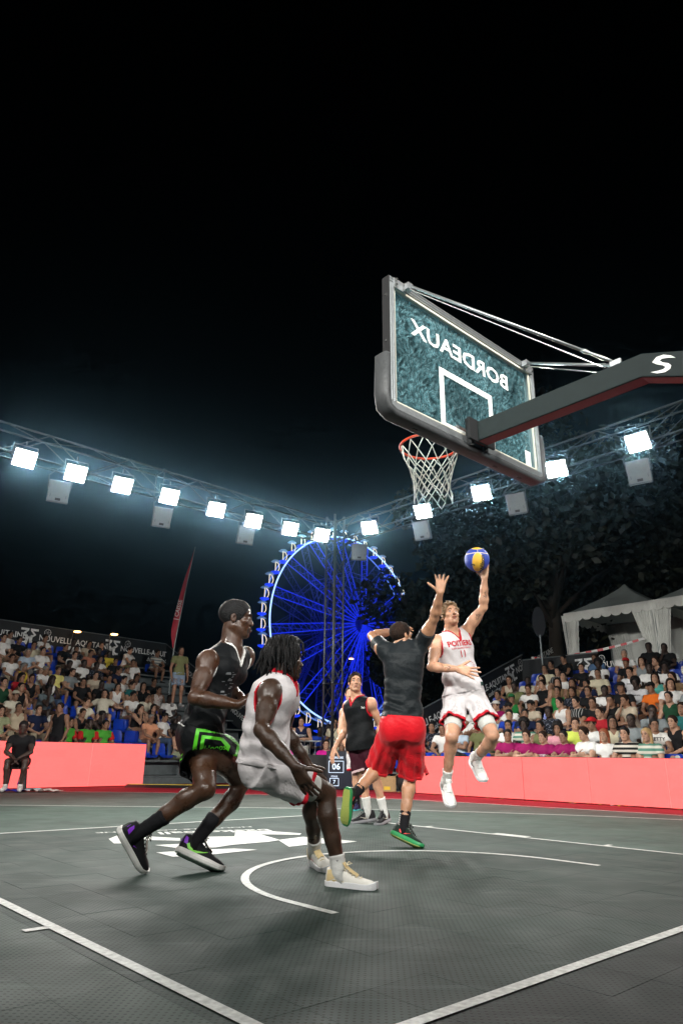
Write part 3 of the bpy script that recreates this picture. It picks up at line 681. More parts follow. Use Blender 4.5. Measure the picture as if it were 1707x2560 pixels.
def foot_frame(an, to, kn):
    v = nrm(to-an); sd = nrm(kn-an); n = nrm(np.cross(sd, v)); a = math.radians(18.0)
    f = v*math.cos(a)+np.cross(n, v)*(-math.sin(a)); f = nrm(f); u = nrm(np.cross(f, n)); 
    if np.dot(u, sd) < 0: u = -u
    return f, np.cross(f, u)*-1.0, u
def make_shoe(an, to, kn, s, mats, root, soleh=.034, swoosh=None, style=None):
    """upper (the part), sole, tongue, laces and mark as sub-parts"""
    v = nrm(to-an); sd = nrm(kn-an); n = np.cross(v, sd); n = nrm(n) if np.linalg.norm(n) > .05 else nrm(np.cross(v, (0.3, .2, 1)))
    a = math.radians(18.0); f = nrm(v*math.cos(a)+np.cross(n, v)*math.sin(a)); u = nrm(np.cross(n, f))
    if np.dot(u, sd) < 0: u = -u
    n = np.cross(f, u)
    O = an-u*.092*s-f*.075*s      # heel, underside
    P = lambda x, y, z: O+s*(f*x+n*y+u*z)
    xs = [-.006, .004, .03, .07, .11, .15, .19, .23, .265, .290, .303]
    wd = [.018, .030, .037, .039, .038, .041, .046, .048, .044, .033, .014]
    tp = [.085, .118, .128, .124, .112, .094, .078, .067, .060, .052, .044]
    up = MB(); rings = []
    for x, w, t in zip(xs, wd, tp):
        ring = []
        for k in range(17):
            ph = math.pi*k/16; cy = math.cos(ph); ring.append(P(x, w*1.02*math.copysign(abs(cy)**.75, cy), soleh*.6+(t-soleh*.6)*math.sin(ph)**.72))
        rings.append(ring)
    up.loft(rings, closed=False); up.add(rings[0], [tuple(range(17))[::-1]]); up.add(rings[-1], [tuple(range(17))])
    shoe = up.build('shoe', mats['upper'], root, smooth=True)
    so = MB(); r2 = []
    for x, w, t in zip([-.014]+xs[1:-1]+[.312], [.016]+[q+.004 for q in wd[1:-1]]+[.016], range(11)):
        lift = .020*max(0, (x-.24)/.07)**2*1.0; heel = .012 if x < .01 else 0
        sh = soleh*(1.0 if x < .2 else 1.0-.25*(x-.2)/.11)
        r2.append([P(x, w*.94, lift+heel*.3), P(x, w*1.04, lift+sh*.45), P(x, w, lift+sh), P(x, -w, lift+sh), P(x, -w*1.04, lift+sh*.45), P(x, -w*.94, lift+heel*.3)])
    so.loft(r2); sole = so.build('sole', mats['sole'], shoe, smooth=False, bevel=.003)
    ou = MB(); ou.loft([[P(x, w*.9, l+.0), P(x, w*.9, l-.004), P(x, -w*.9, l-.004), P(x, -w*.9, l)] for x, w, l in zip(xs[1:-1], wd[1:-1], [.02*max(0, (x-.24)/.07)**2 for x in xs[1:-1]])])
    ou.build('outsole', mats.get('out', mats['sole']), shoe)
    tg = MB(); tg.loft([[P(x, -.022, z), P(x, 0, z+.010), P(x, .022, z)] for x, z in ((.105, .150), (.125, .125), (.16, .101), (.20, .080))], closed=False)
    tg.build('tongue', mats.get('tongue', mats['upper']), shoe, smooth=True)
    lc = MB()
    for i in range(5):
        x = .122+i*.022; z = .117-.0115*i
        lc.tube([P(x, -.026, z-.006), P(x+.006, 0, z+.006), P(x, .026, z-.006)], .0036*s, 5)
    bow = P(.118, 0, .132)
    for q in (-1, 1): lc.tube([bow, P(.13, q*.02, .150), P(.145, q*.03, .140), bow], .003*s, 5)
    lc.build('lace', mats['lace'], shoe)
    if swoosh is not None:
        bv = bvh_of(shoe)
        sw = [(.045,.075),(.060,.052),(.085,.042),(.115,.046),(.150,.062),(.205,.094),(.150,.070),(.112,.060),(.088,.060),(.070,.068),(.058,.088)]
        if swoosh.get('back'): sw = [(.235-x, z) for x, z in sw][::-1]
        k = swoosh.get('k', 1.0); sw = [(.12+(x-.12)*k, .055+(z-.065)*k*.85) for x, z in sw]
        for sd_ in (1, -1):
            decal('swoosh', sw, [(0,1,2,10),(10,2,9),(9,2,3,8),(8,3,7),(7,3,4),(7,4,6),(6,4,5)], O, f*1.0, u, n*sd_, bv, swoosh['mat'], shoe, .0022, .12, 1)
        if swoosh.get('extra'): swoosh['extra'](P, bv, shoe, f, u, n, O)
    return shoe, P
def make_sock(J, q, top, m, root, s, r_add=.006, stripe=None):
    kn, an = J['kn'+q], J['an'+q]; d = an-kn; pts = []; rs = []
    fr = [1-top+top*i/9 for i in range(10)]
    base = [.050, .058, .056, .046, .038, .037]; bx = [0, .25, .4, .6, .85, 1.0]
    for i, h in enumerate(fr):
        pts.append(kn+d*h); rs.append((np.interp(h, bx, base)+r_add+.0016*math.sin(i*2.4))*s)
    pts.append(an+nrm(d)*.045*s+(J['to'+q]-an)*.10); rs.append(.044*s)
    mb = MB(); mb.tube(pts, rs, 16); return mb.build('sock', m, root, smooth=True)

# ------------------------------------------------------------------ the six players
POSE = {
 'P1': {'pel':(-1.153,2.762,0.859), 'nk':(-1.042,2.635,1.453), 'hd':(-1.026,2.621,1.667), 'shR':(-1.255,2.584,1.345), 'shL':(-0.847,2.742,1.431), 'elR':(-1.406,2.468,1.075), 'wrR':(-1.202,2.252,1.032), 'elL':(-0.820,2.973,1.197), 'wrL':(-0.851,2.695,1.090), 'hpR':(-1.189,2.660,0.815), 'hpL':(-1.116,2.863,0.834), 'knR':(-0.811,2.732,0.545), 'anR':(-1.162,2.737,0.172), 'knL':(-1.239,2.518,0.509), 'anL':(-1.543,2.800,0.246), 'toR':(-1.007,2.623,0.010), 'toL':(-1.441,2.852,0.010)},
 'P2': {'pel':(-1.173,1.973,0.687), 'nk':(-1.121,1.927,1.188), 'hd':(-1.100,1.908,1.301), 'shR':(-1.265,1.828,1.094), 'shL':(-0.961,2.039,1.140), 'elR':(-1.415,1.694,0.858), 'wrR':(-1.316,1.498,0.668), 'elL':(-0.865,2.190,0.887), 'wrL':(-0.732,2.076,0.651), 'hpR':(-1.230,1.891,0.643), 'hpL':(-1.096,2.039,0.663), 'knR':(-0.808,1.815,0.507), 'anR':(-0.759,1.747,0.072), 'knL':(-0.654,2.108,0.489), 'anL':(-0.423,2.382,0.101), 'toR':(-0.663,1.527,0.000), 'toL':(-0.470,2.170,0.010)},
 'P3': {'pel':(0.920,2.783,1.032), 'nk':(0.943,2.762,1.699), 'hd':(0.925,2.779,1.804), 'shR':(1.057,2.633,1.728), 'shL':(0.816,2.916,1.683), 'elR':(0.970,2.408,1.923), 'wrR':(0.861,2.237,2.116), 'elL':(0.913,3.163,1.843), 'wrL':(1.164,3.098,1.918), 'hpR':(0.985,2.724,0.940), 'hpL':(0.851,2.844,0.938), 'knR':(1.158,2.913,0.558), 'anR':(0.966,2.835,0.141), 'knL':(0.964,3.138,0.616), 'anL':(0.577,3.072,0.397), 'toR':(0.986,2.641,0.010), 'toL':(0.504,3.101,0.108)},
 'P4': {'pel':(1.586,2.589,1.303), 'nk':(1.526,2.669,1.880), 'hd':(1.489,2.635,2.049), 'shR':(1.359,2.712,1.794), 'shL':(1.697,2.623,1.911), 'elR':(1.208,2.664,1.528), 'wrR':(1.250,2.390,1.491), 'elL':(1.699,2.388,2.129), 'wrL':(1.634,2.305,2.399), 'hpR':(1.521,2.646,1.254), 'hpL':(1.653,2.528,1.271), 'knR':(1.262,2.498,0.904), 'anR':(1.409,2.700,0.518), 'knL':(1.536,2.252,0.922), 'anL':(1.746,2.609,0.720), 'ball':(1.541,2.315,2.575), 'toR':(1.320,2.574,0.296), 'toL':(1.669,2.465,0.505)},
 'P5': {'pel':(2.152,4.606,0.939), 'nk':(2.115,4.639,1.394), 'hd':(2.076,4.634,1.576), 'shR':(2.113,4.802,1.320), 'shL':(2.155,4.442,1.340), 'elR':(2.093,4.834,1.019), 'wrR':(1.906,4.810,0.813), 'elL':(2.323,4.456,1.079), 'wrL':(2.209,4.379,0.835), 'hpR':(2.158,4.695,0.881), 'hpL':(2.150,4.514,0.888), 'knR':(2.158,4.593,0.524), 'anR':(2.225,4.566,0.107), 'knL':(2.210,4.425,0.526), 'anL':(2.337,4.410,0.103), 'toR':(2.067,4.709,0.000), 'toL':(2.136,4.346,0.000)},
 'P6': {'pel':(3.491,6.092,0.894), 'nk':(3.427,6.149,1.427), 'hd':(3.399,6.147,1.606), 'shR':(3.376,6.262,1.360), 'shL':(3.429,5.986,1.363), 'elR':(3.281,6.249,1.076), 'wrR':(3.298,6.108,0.846), 'elL':(3.575,6.018,1.103), 'wrL':(3.480,5.919,0.871), 'hpR':(3.493,6.171,0.833), 'hpL':(3.498,6.005,0.833), 'knR':(3.496,6.132,0.483), 'anR':(3.567,6.167,0.073), 'knL':(3.557,6.004,0.484), 'anL':(3.682,6.078,0.074), 'toR':(3.366,6.070,0.000), 'toL':(3.501,5.949,0.000)},
}

IR = np.array([math.sin(YAW), -math.cos(YAW), 0.0])     # along the stands, towards the hoop arm
IF = np.array([math.cos(YAW), math.sin(YAW), 0.0])      # across the court
UZ = np.array([0, 0, 1.0])
def dirv(r, f, z): return nrm(IR*r+IF*f+UZ*z)
VOX = 0.0065
S_DARK = skin('skin_deep_brown', (.062, .028, .015), .38)
S_DARK2 = skin('skin_dark_umber', (.048, .025, .015), .40)
S_TAN = skin('skin_tanned', (.46, .235, .135), .40)
S_FAIR = skin('skin_fair', (.56, .30, .19), .40)
S_OLIVE = skin('skin_olive', (.42, .225, .13), .42)
HAIR_BLACK = mat('hair_black', (.006, .005, .005), rough=.6, spec=.3, bump=1.0, bscale=150)
HAIR_BROWN = mat('hair_dark_brown', (.022, .012, .008), rough=.85, spec=.15, var=.4, scale=50, bump=1.0, bscale=120)
HAIR_BLOND = mat('hair_dirty_blond', (.17, .095, .040), rough=.5, var=.5, scale=60, bump=.5, bscale=200)
EYE_W = mat('eye_white', (.42, .39, .36), rough=.25); EYE_D = mat('eye_iris', (.02, .012, .008), rough=.15)
LIP = mat('lip', (.30, .10, .08), rough=.4); BROW_D = HAIR_BLACK
WHITE_J = cloth('white_jersey', (.60, .57, .58), .7); RED_TRIM = cloth('red_trim', (.50, .012, .025), .6)
BLACK_J = cloth('black_jersey', (.007, .008, .009), .60, sheen=.0); WHITE_TRIM = cloth('white_piping', (.75, .74, .72))
BLACK_T = cloth('black_tee', (.010, .013, .015), .46, sheen=.05, bump=.7, bscale=26)
RED_S = cloth('red_shorts', (.58, .010, .018), .42, sheen=.1)
MAROON = cloth('maroon_shorts', (.040, .007, .014), .7)
GREEN = mat('green_print', (.10, .62, .02), rough=.5)
SOCK_W = cloth('white_sock', (.72, .72, .69), .85, bump=.5, bscale=60); SOCK_B = cloth('black_sock', (.014, .014, .016), .85, bump=.5, bscale=60)
TIGHT_W = cloth('white_compression', (.55, .55, .52), .6); RUB_W = mat('white_rubber', (.74, .73, .70), rough=.45, var=.05)
RUB_B = mat('black_rubber', (.015, .015, .016), rough=.5); RUB_G = mat('gum_green_rubber', (.50, .58, .13), rough=.45, bump=.4, bscale=90)

def finish_player(name, label, base, J, S, vox=VOX):
    root = empty('player', base); tag(root, label, 'player', 'basketball players')
    F, ax, fw, rcn, up = make_body(J, S, vox)
    body = add_obj('body', F.mesh('body', 1), S['skin'], root)
    H = S['head']; hs = H['s']; hc = J['hd']; W = lambda x, y, z: hc+hs*(x*ax[0]+y*ax[1]+z*ax[2])
    if S.get('hair') and S['hair'] != 'dreads':
        HF = Field(hc-.19*hs, hc+.19*hs, .005); add_hair(HF, hc, ax, hs, S['hair'], random.Random(3))
        add_obj('hair', HF.mesh('hair', 0), S['hairmat'], root)
    if S.get('beard'):
        BF = Field(hc-.19*hs, hc+.16*hs, .005); w = S['beard']
        for q in (-1, 1): BF.cone(W(q*.052,.0,-.052), W(q*.020,.068,-.100), .0215*hs, .0185*hs, .02); BF.cone(W(q*.060,.004,-.010), W(q*.054,.002,-.055), .010*hs, .016*hs, .012)
        BF.ell(W(0,.075,-.100), [.0235*hs,.0205*hs,.019*hs], ax, .02)
        for q in (-1, 1): BF.cone(W(0,.099,-.046), W(q*.024,.090,-.054), .0065*hs, .0055*hs, .006); BF.cone(W(q*.026,.088,-.058), W(q*.022,.080,-.092), .007*hs, .012*hs, .008)
        BF.val += (1-w)*.006
        add_obj('beard', BF.mesh('beard', 1), S['hairmat'], root)
    if H.get('detail', True):
        gz = np.asarray(H.get('gaze', (0, 1, 0)), float)
        for q in (-1, 1):
            c = W(q*.031,.0795,.0055); bm = bmesh.new(); bmesh.ops.create_uvsphere(bm, u_segments=14, v_segments=10, radius=.0117*hs)
            g = nrm(gz[0]*ax[0]+gz[1]*ax[1]+gz[2]*ax[2])
            for f_ in bm.faces: f_.material_index = 1 if nrm(np.array(f_.calc_center_median()))@g > .80 else 0; f_.smooth = True
            me = bpy.data.meshes.new('eye'); bm.to_mesh(me); bm.free(); me.materials.append(EYE_W); me.materials.append(EYE_D)
            o = add_obj('eye', me, None, root, c)
            mb = MB(); mb.tube([W(q*.014,.1005,.0285), W(q*.032,.0985,.0325), W(q*.050,.083,.027)], [.0032*hs, .004*hs, .0024*hs], 6); mb.build('eyebrow', S['hairmat'], root, smooth=True)
        mo = H.get('mouth', 0)
        mb = MB(); mb.tube([W(-.021,.0965,-.0605), W(-.006,.1015,-.0575), W(.006,.1015,-.0575), W(.021,.0965,-.0605)], [.003*hs,.0046*hs,.0046*hs,.003*hs], 6)
        mb.tube([W(-.018,.0965,-.069-.012*mo), W(0,.1015,-.0725-.012*mo), W(.018,.0965,-.069-.012*mo)], [.0035*hs,.0055*hs,.0035*hs], 6); mb.build('lip', S.get('lipmat', LIP), root, smooth=True)
    return root, body, ax, fw, rcn, up
def ground(P): return np.array([P[0], P[1], 0.0])

# player in black sleeveless jersey and black-and-green shorts, pressing from behind
B1 = ground(POSE['P1']['pel']); J1 = relJ(POSE['P1'], B1)
S1 = dict(s=1.05, bulk=1.06, skin=S_DARK, hair='fade', hairmat=HAIR_BLACK, beard=.5, lipmat=mat('lip_dark', (.09, .035, .03), rough=.35),
    head=dict(fwd=dirv(.97, .10, -.02), up=dirv(-.06, 0, 1), s=1.13, nk=1.18, mouth=.25, nose=1.3, gaze=(0, 1, 0)), bend=dirv(-1, 0, .1)*.03,
    hands=dict(R=dict(d=dirv(.72, .05, .62), n=dirv(.6, .35, -.6), curl=(.15,.2,.25,.3), spread=.12, side=1), L=dict(d=dirv(.85, -.2, .1), n=dirv(.3, -.2, -.9), side=-1)))
pl, body1, ax1, fw1, rc1, up1 = finish_player('player', 'player in black sleeveless jersey and black shorts with bright green panel lines', B1, J1, S1)
wr1 = lambda u, v, t: .008*np.sin(9*t+26*u+14*v)*np.sin(15*t-7*v)+.004*np.sin(34*t+6*np.sin(18*u))*(t < .5)
F, Tm, Hm, q1 = torso_cloth(J1, 1.05, VOX, grow=.014, flare=.030, hem=.03, wr=wr1, bend=S1['bend'], m=1.04, strap_at=.92, straps=.050, hole=1.12, trimw=.0048)
jersey1 = add_obj('jersey', F.mesh('jersey', 1), BLACK_J, pl); add_obj('piping', Tm.mesh('piping', 0), WHITE_TRIM, jersey1); add_obj('hem_piping', Hm.mesh('hem_piping', 0), WHITE_TRIM, jersey1)
F, Bm, e1 = shorts(J1, 1.05, VOX, frac=.56, r0=.124, r1=.148, waist=.08, grow=.014, folds=5, amp=.010, seed=4)
shorts1 = add_obj('shorts', F.mesh('shorts', 1), BLACK_J, pl)
bv = bvh_of(shorts1)
def ring_poly(pts, w):     # outline band of a polygon, as quads
    n = len(pts); c = np.mean(pts, 0); inn = [tuple(np.array(p)+(c-np.array(p))*w) for p in pts]
    return list(pts)+inn, [(i, (i+1) % n, n+(i+1) % n, n+i) for i in range(n)]
td1 = nrm(J1['knR']-J1['hpR']); nn1 = nrm(-IF+IR*.10); rt1 = nrm(IR); u1 = UZ
o1 = J1['hpR']+td1*.13+np.array([0, 0, .035])
for nm, pts, w in (('green_panel_line', [(-.125,.115),(.065,.100),(.175,.020),(.165,-.055),(-.085,-.135),(-.150,-.110)], .17),
                   ('green_panel_line', [(-.085,.072),(.055,.058),(.105,.005),(.085,-.055),(-.065,-.095),(-.100,-.075)], .26)):
    V2, Fq = ring_poly(pts, w); decal(nm, V2, Fq, o1, rt1, u1, nn1, bv, GREEN, shorts1, .003, .35, 4)
V2, Fq = text_mesh('Hoops', .055, shear=.35, bold=.01); decal('lettering', V2[:, :2], Fq, o1+IR*.0-UZ*.01, nrm(IR+UZ*.12), nrm(UZ-IR*.12), nn1, bv, GREEN, shorts1, .003, .35, 1)
for k in range(2): decal('green_hem_line', [(-.19,-.030-k*.028),(-.09,.050-k*.028),(-.09,.062-k*.028),(-.19,-.018-k*.028)], [(0,1,2,3)], o1-IR*.12-UZ*.105, rt1, u1, nn1, bv, GREEN, shorts1, .003, .4, 4)
bvj = bvh_of(jersey1); rg = random.Random(5); pr = []; pf = []
for i in range(26):     # worn print on the chest
    x, y = rg.uniform(-.055,.05), rg.uniform(-.10,.10); w, h = rg.uniform(.006,.03), rg.uniform(.002,.008); k = len(pr)
    pr += [(x-w, y-h), (x+w, y-h*.4), (x+w*.9, y+h), (x-w, y+h*.7)]; pf.append((k, k+1, k+2, k+3))
tag(decal('chest_print', pr, pf, J1['pel']+up1*q1[3]*.52, IR, UZ, -IF+IR*.75, bvj, mat('worn_print', (.16, .17, .18), rough=.7), jersey1, .003, .35, 1), kind='stuff')
PURPLE = mat('purple_patch', (.24, .03, .62), rough=.5); LIME = mat('lime_mark', (.28, .85, .08), rough=.45)
shm1 = dict(upper=cloth('black_shoe_mesh', (.016, .017, .018), .6), sole=RUB_W, out=mat('speckled_outsole', (.10, .16, .12), rough=.5, var=.9, scale=60), lace=cloth('black_lace', (.02,.02,.02)), tongue=cloth('pale_tongue', (.45,.40,.36)))
def heel_patch(P, bv, shoe, f, u, n, O):
    for sd in (1, -1): decal('heel_patch', [(-.004,.070),(.040,.062),(.028,.104),(.0,.120)], [(0,1,2,3)], O, f, u, n*sd, bv, PURPLE, shoe, .002, .12, 1)
for q in 'RL':
    make_shoe(J1['an'+q], J1['to'+q], J1['kn'+q], 1.08, shm1, pl, swoosh=dict(mat=LIME, k=1.15, extra=heel_patch) if q == 'R' else dict(mat=PURPLE, k=.35, extra=heel_patch))
    sk = make_sock(J1, q, .40, SOCK_B, pl, 1.04)

# player in white jersey with long dreadlocks, crouching in front
B2 = ground(POSE['P2']['pel']); J2 = relJ(POSE['P2'], B2)
S2 = dict(s=1.0, bulk=1.04, skin=S_DARK2, hair='dreads', hairmat=HAIR_BLACK, beard=.7, lipmat=mat('lip_dark', (.09, .035, .03), rough=.35),
    head=dict(fwd=dirv(.93, .36, .0), up=dirv(-.05, .0, 1), s=1.02, nk=1.05, nose=1.3), bend=dirv(-1, 0, 0)*.03,
    hands=dict(R=dict(d=dirv(.52, .12, -.82), n=dirv(.35, .80, .25), curl=(.18,.20,.22,.20), spread=.10, side=1, size=1.05), L=dict(d=dirv(.62, -.3, -.7), n=dirv(.0, -.8, -.4), side=-1, spread=.1)))
p2, body2, ax2, fw2, rc2, up2 = finish_player('player', 'crouching player in white jersey with red trim and long black dreadlocks', B2, J2, S2)
dr = MB(); rg = random.Random(11); hc = J2['hd']; X_, Y_, Z_ = ax2
for i in range(240):
    th = rg.uniform(0, 2*math.pi); ph = rg.uniform(.02, 1.35); face = math.sin(th)*math.cos(ph)
    p0 = hc+(X_*.074*math.cos(th)*math.cos(ph)+Y_*(-.008+.098*math.sin(th)*math.cos(ph))+Z_*(.040+.082*math.sin(ph)))*1.02
    if face > .55 and ph < .75: continue
    o = nrm(p0-hc); ln = rg.uniform(.12, .205) if face < .35 else rg.uniform(.06, .115)
    side = nrm(X_*math.cos(th)+Y_*(math.sin(th) if face < .35 else .3))
    r = rg.uniform(.0045, .0085); top = p0+o*.012
    a = top+side*.030+UZ*.016*(1 if ph > .7 else 0); b = a+side*rg.uniform(.002,.022)-UZ*ln*.45; c = b-UZ*ln*.55+side*rg.uniform(-.03,.022)+X_*rg.uniform(-.03,.03)+Y_*rg.uniform(-.02,.02)
    dr.tube([p0, a, (a+b)/2+side*.006, b, (b+c)/2, c], [r*.8, r, r*1.05, r, r*.95, r*.5], 6)
hair2 = dr.build('dreadlocks', HAIR_BLACK, p2, smooth=True)
HF = Field(hc-.16, hc+.16, .006); add_hair(HF, hc, ax2, 1.02, 'short', rg); add_obj('hair', HF.mesh('hair', 0), HAIR_BLACK, p2)
wr2 = lambda u, v, t: .012*np.sin(30*t+9*v+5*np.sin(12*u))*np.clip((.55-t)*2.5, 0, 1)+.006*np.sin(19*u+16*t)*np.sin(8*t+9*v)
F, Tm, Hm, q2 = torso_cloth(J2, 1.0, VOX, grow=.020, hem=-.06, wr=wr2, bend=S2['bend'], m=1.05, strap_at=.88)
jersey2 = add_obj('jersey', F.mesh('jersey', 1), WHITE_J, p2); add_obj('trim', Tm.mesh('trim', 0), RED_TRIM, jersey2)
F, Bm, e2 = shorts(J2, 1.0, VOX, frac=.62, r0=.120, r1=.122, waist=.0, grow=.014, folds=5, amp=.014, seed=9)
sh2 = add_obj('shorts', F.mesh('shorts', 1), WHITE_J, p2); add_obj('hem_trim', Bm.mesh('hem_trim', 0), RED_TRIM, sh2)
for q in 'RL': add_obj('compression_tight', leg_sleeve(J2, q, .5, .80, 1.0, VOX, .086, .074).mesh('compression_tight', 1), TIGHT_W, p2)
bvj = bvh_of(jersey2); V2, Fq = text_mesh('4', .17, bold=.03); decal('number', V2[:, :2], Fq, J2['pel']+up2*q2[3]*.62-IR*.10, -IF*.9+IR*.4, up2, -IR*.9-IF*.35, bvj, RED_TRIM, jersey2, .003, .35, 2)
GOLD = mat('pale_gold', (.62, .47, .16), rough=.35); CREAM = cloth('cream_shoe_mesh', (.72, .56, .30), .6); PINK = mat('pink_mark', (.75, .03, .22), rough=.5)
shm2 = dict(upper=cloth('white_shoe_mesh', (.76, .74, .68), .55), sole=mat('bright_white_rubber', (.80, .80, .82), rough=.4), out=RUB_B, lace=cloth('cream_lace', (.74,.66,.48)), tongue=CREAM)
def cream_collar(P, bv, shoe, f, u, n, O):
    for sd in (1, -1):
        decal('collar_panel', [(-.004,.045),(.055,.066),(.105,.088),(.100,.120),(.03,.130),(-.004,.115)], [(0,1,2,3,4,5)], O, f, u, n*sd, bv, CREAM, shoe, .0018, .12, 2)
        V_, F_ = ring_poly([(.045,.060),(.085,.066),(.130,.052),(.142,.026),(.095,.036)], .22); decal('gold_loop', V_, F_, O, f, u, n*sd, bv, GOLD, shoe, .003, .12, 2)
        decal('toe_patch', [(.272,.022),(.302,.022),(.300,.034),(.276,.046)], [(0,1,2,3)], O, f, u, n*sd, bv, GOLD, shoe, .003, .12, 1)
def pink_mark(P, bv, shoe, f, u, n, O):
    cream_collar(P, bv, shoe, f, u, n, O)
    for sd in (1, -1):
        decal('pink_patch', [(.16,.030),(.19,.030),(.19,.062)], [(0,1,2)], O, f, u, n*sd, bv, PINK, shoe, .003, .12, 1)
        for k in range(5): decal('pink_spot', [(.07+.018*k,.060+.004*(k % 2)),(.080+.018*k,.062),(.076+.018*k,.072)], [(0,1,2)], O, f, u, n*sd, bv, PINK, shoe, .0035, .12, 0)
for q in 'RL':
    make_shoe(J2['an'+q], J2['to'+q], J2['kn'+q], 1.02, shm2, p2, soleh=.052, swoosh=dict(mat=GOLD, k=.01, extra=cream_collar if q == 'R' else pink_mark)); make_sock(J2, q, .22, SOCK_W, p2, 1.0, .009)
    sk = p2.children[-1]; bvk = bvh_of(sk)
    decal('sock_mark', [(-.022,-.004),(-.012,-.010),(.026,.010),(-.010,-.003)], [(0,1,2,3)], J2['an'+q]+UZ*.075, IR, UZ, -IF, bvk, RUB_B, sk, .002, .12, 0)

# defender in black tee and red shorts, seen from behind, arm up
B3 = ground(POSE['P3']['pel']); J3 = relJ(POSE['P3'], B3)
S3 = dict(s=1.0, bulk=1.02, skin=S_TAN, hair='short', hairmat=HAIR_BROWN, beard=.35,
    head=dict(fwd=dirv(.72, .55, .30), up=dirv(-.22, -.16, 1), s=.98), bend=dirv(0, 1, 0)*.01,
    hands=dict(R=dict(d=dirv(.12, -.05, 1), n=dirv(.15, 1, .1), curl=(.02,.03,.04,.05), spread=.24, side=1, thumb=1.3, tcurl=.1, size=1.06), L=dict(d=dirv(.9, .1, .1), n=dirv(.2, -.5, -.7), side=-1)))
p3, body3, ax3, fw3, rc3, up3 = finish_player('player', 'defender in black tee and glossy red shorts reaching up, back turned', B3, J3, S3)
wr3 = lambda u, v, t: .008*np.sin(13*t+24*u+2*np.sin(9*u+5*t))*np.sin(21*t-9*u)*np.clip(1.1-t, 0, 1)+.006*np.sin(44*t-14*u+2.5*np.sin(17*u+8*t))*np.clip(.9-t, 0, 1)*np.sin(7*u+5*t+1)
F, Tm, Hm, q3 = torso_cloth(J3, 1.0, VOX, grow=.016, hem=.02, wr=wr3, sleeve=.45, neck='o', m=1.0, bend=S3['bend'])
tee3 = add_obj('tee', F.mesh('tee', 1), BLACK_T, p3)
F, Bm, e3 = shorts(J3, 1.03, VOX, frac=.92, r0=.112, r1=.120, waist=.06, grow=.008, folds=7, amp=.011, seed=21, trim=.03)
sh3 = add_obj('shorts', F.mesh('shorts', 1), RED_S, p3); add_obj('hem_band', Bm.mesh('hem_band', 0), RED_S, sh3)
fl = MB(); h3 = e3[0]; fl.loft([[h3+IR*(.105+.008*k)+UZ*(.12-.04*k)-IF*.02, h3+IR*(.115+.018*k)+UZ*(.12-.042*k), h3+IR*(.110+.010*k)+UZ*(.11-.045*k)+IF*.03] for k in range(4)], closed=False); fl.build('flared_hem', RED_S, sh3, smooth=True)
shm3 = dict(upper=cloth('black_green_shoe', (.015, .03, .022), .5), sole=mat('green_rubber', (.03, .30, .10), rough=.35), out=RUB_G, lace=cloth('black_lace', (.02,.02,.02)))
RED_M = mat('red_mark', (.80, .05, .05), rough=.4)
for q in 'RL': make_shoe(J3['an'+q], J3['to'+q], J3['kn'+q], .99, shm3, p3, swoosh=dict(mat=RED_M, k=.8)); make_sock(J3, q, .30, SOCK_B, p3, 1.0)
for q in 'RL':
    d_ = J3['an'+q]-J3['kn'+q]; side = nrm(-IR-IF*.4); mb = MB()
    for k in range(6): c_ = J3['kn'+q]+d_*(.72+.04*k); mb.box(c_+side*.050, (.020, .004, .010), (nrm(np.cross(side, UZ)), side, UZ))
    mb.build('sock_bars', WHITE_TRIM, p3)
oS = MB(); 
d_ = J3['toL']-J3['anL']

# shooter in white jersey number 11, in the air with the ball
B4 = ground(POSE['P4']['pel']); J4 = relJ(POSE['P4'], B4); ball4 = np.array(POSE['P4']['ball'])
S4 = dict(s=1.0, bulk=.97, skin=S_FAIR, hair='curly', hairmat=HAIR_BLOND, beard=.0,
    head=dict(fwd=dirv(.16, -.92, .30), up=dirv(-.1, .30, 1), s=.98, mouth=1.0, gaze=(.35, 1, .35)), bend=dirv(0, -.4, 0)*.02,
    hands=dict(R=dict(d=dirv(.93, -.10, -.22), n=dirv(.1, .9, -.1), curl=(.05,.05,.06,.10), spread=.17, side=1, tcurl=.1, size=1.08),
               L=dict(d=nrm(np.array([.02, .0, 1.0])+IR*.10), n=nrm(ball4-B4-J4['wrL']-UZ*.12), curl=(.16,.18,.18,.2), spread=.16, side=-1, size=1.08)))
S4.pop('beard')
p4, body4, ax4, fw4, rc4, up4 = finish_player('player', 'leaping shooter in white number 11 jersey lifting the ball one-handed', B4, J4, S4)
wr4 = lambda u, v, t: .011*np.sin(14*t+22*u)*np.sin(9*t-13*u+1)*np.clip(1.0-t, 0, 1)+.006*np.sin(25*t-20*u+2*np.sin(30*u))*np.clip(.9-t, 0, 1)
F, Tm, Hm, q4 = torso_cloth(J4, 1.0, VOX, grow=.014, hem=.0, wr=wr4, m=1.0, strap_at=.86, bend=S4['bend'])
jersey4 = add_obj('jersey', F.mesh('jersey', 1), WHITE_J, p4); add_obj('trim', Tm.mesh('trim', 0), RED_TRIM, jersey4)
bvj = bvh_of(jersey4); n4 = nrm(fw4*1.0-UZ*.0); r4 = nrm(np.cross(up4, n4)); rr4 = nrm(r4*1.0)
if np.dot(rr4, IR) < 0: rr4 = -rr4
L4 = q4[3]; cc = J4['pel']
for nm, txt, t, sz, kw, m_ in (('lettering', 'POITIERS', .78, .076, dict(bold=.022, width=.86), RED_TRIM), ('small_lettering', 'CEP BASKETBALL', .70, .022, dict(bold=.008, width=1.25), RED_TRIM), ('number', '11', .60, .095, dict(bold=.01, width=.75), RED_TRIM)):
    V2, Fq = text_mesh(txt, sz, **kw); decal(nm, V2[:, :2], Fq, cc+up4*L4*t-rr4*.022, rr4, up4, n4, bvj, m_, jersey4, .006, .4, 2)
ringp = []; ringf = []
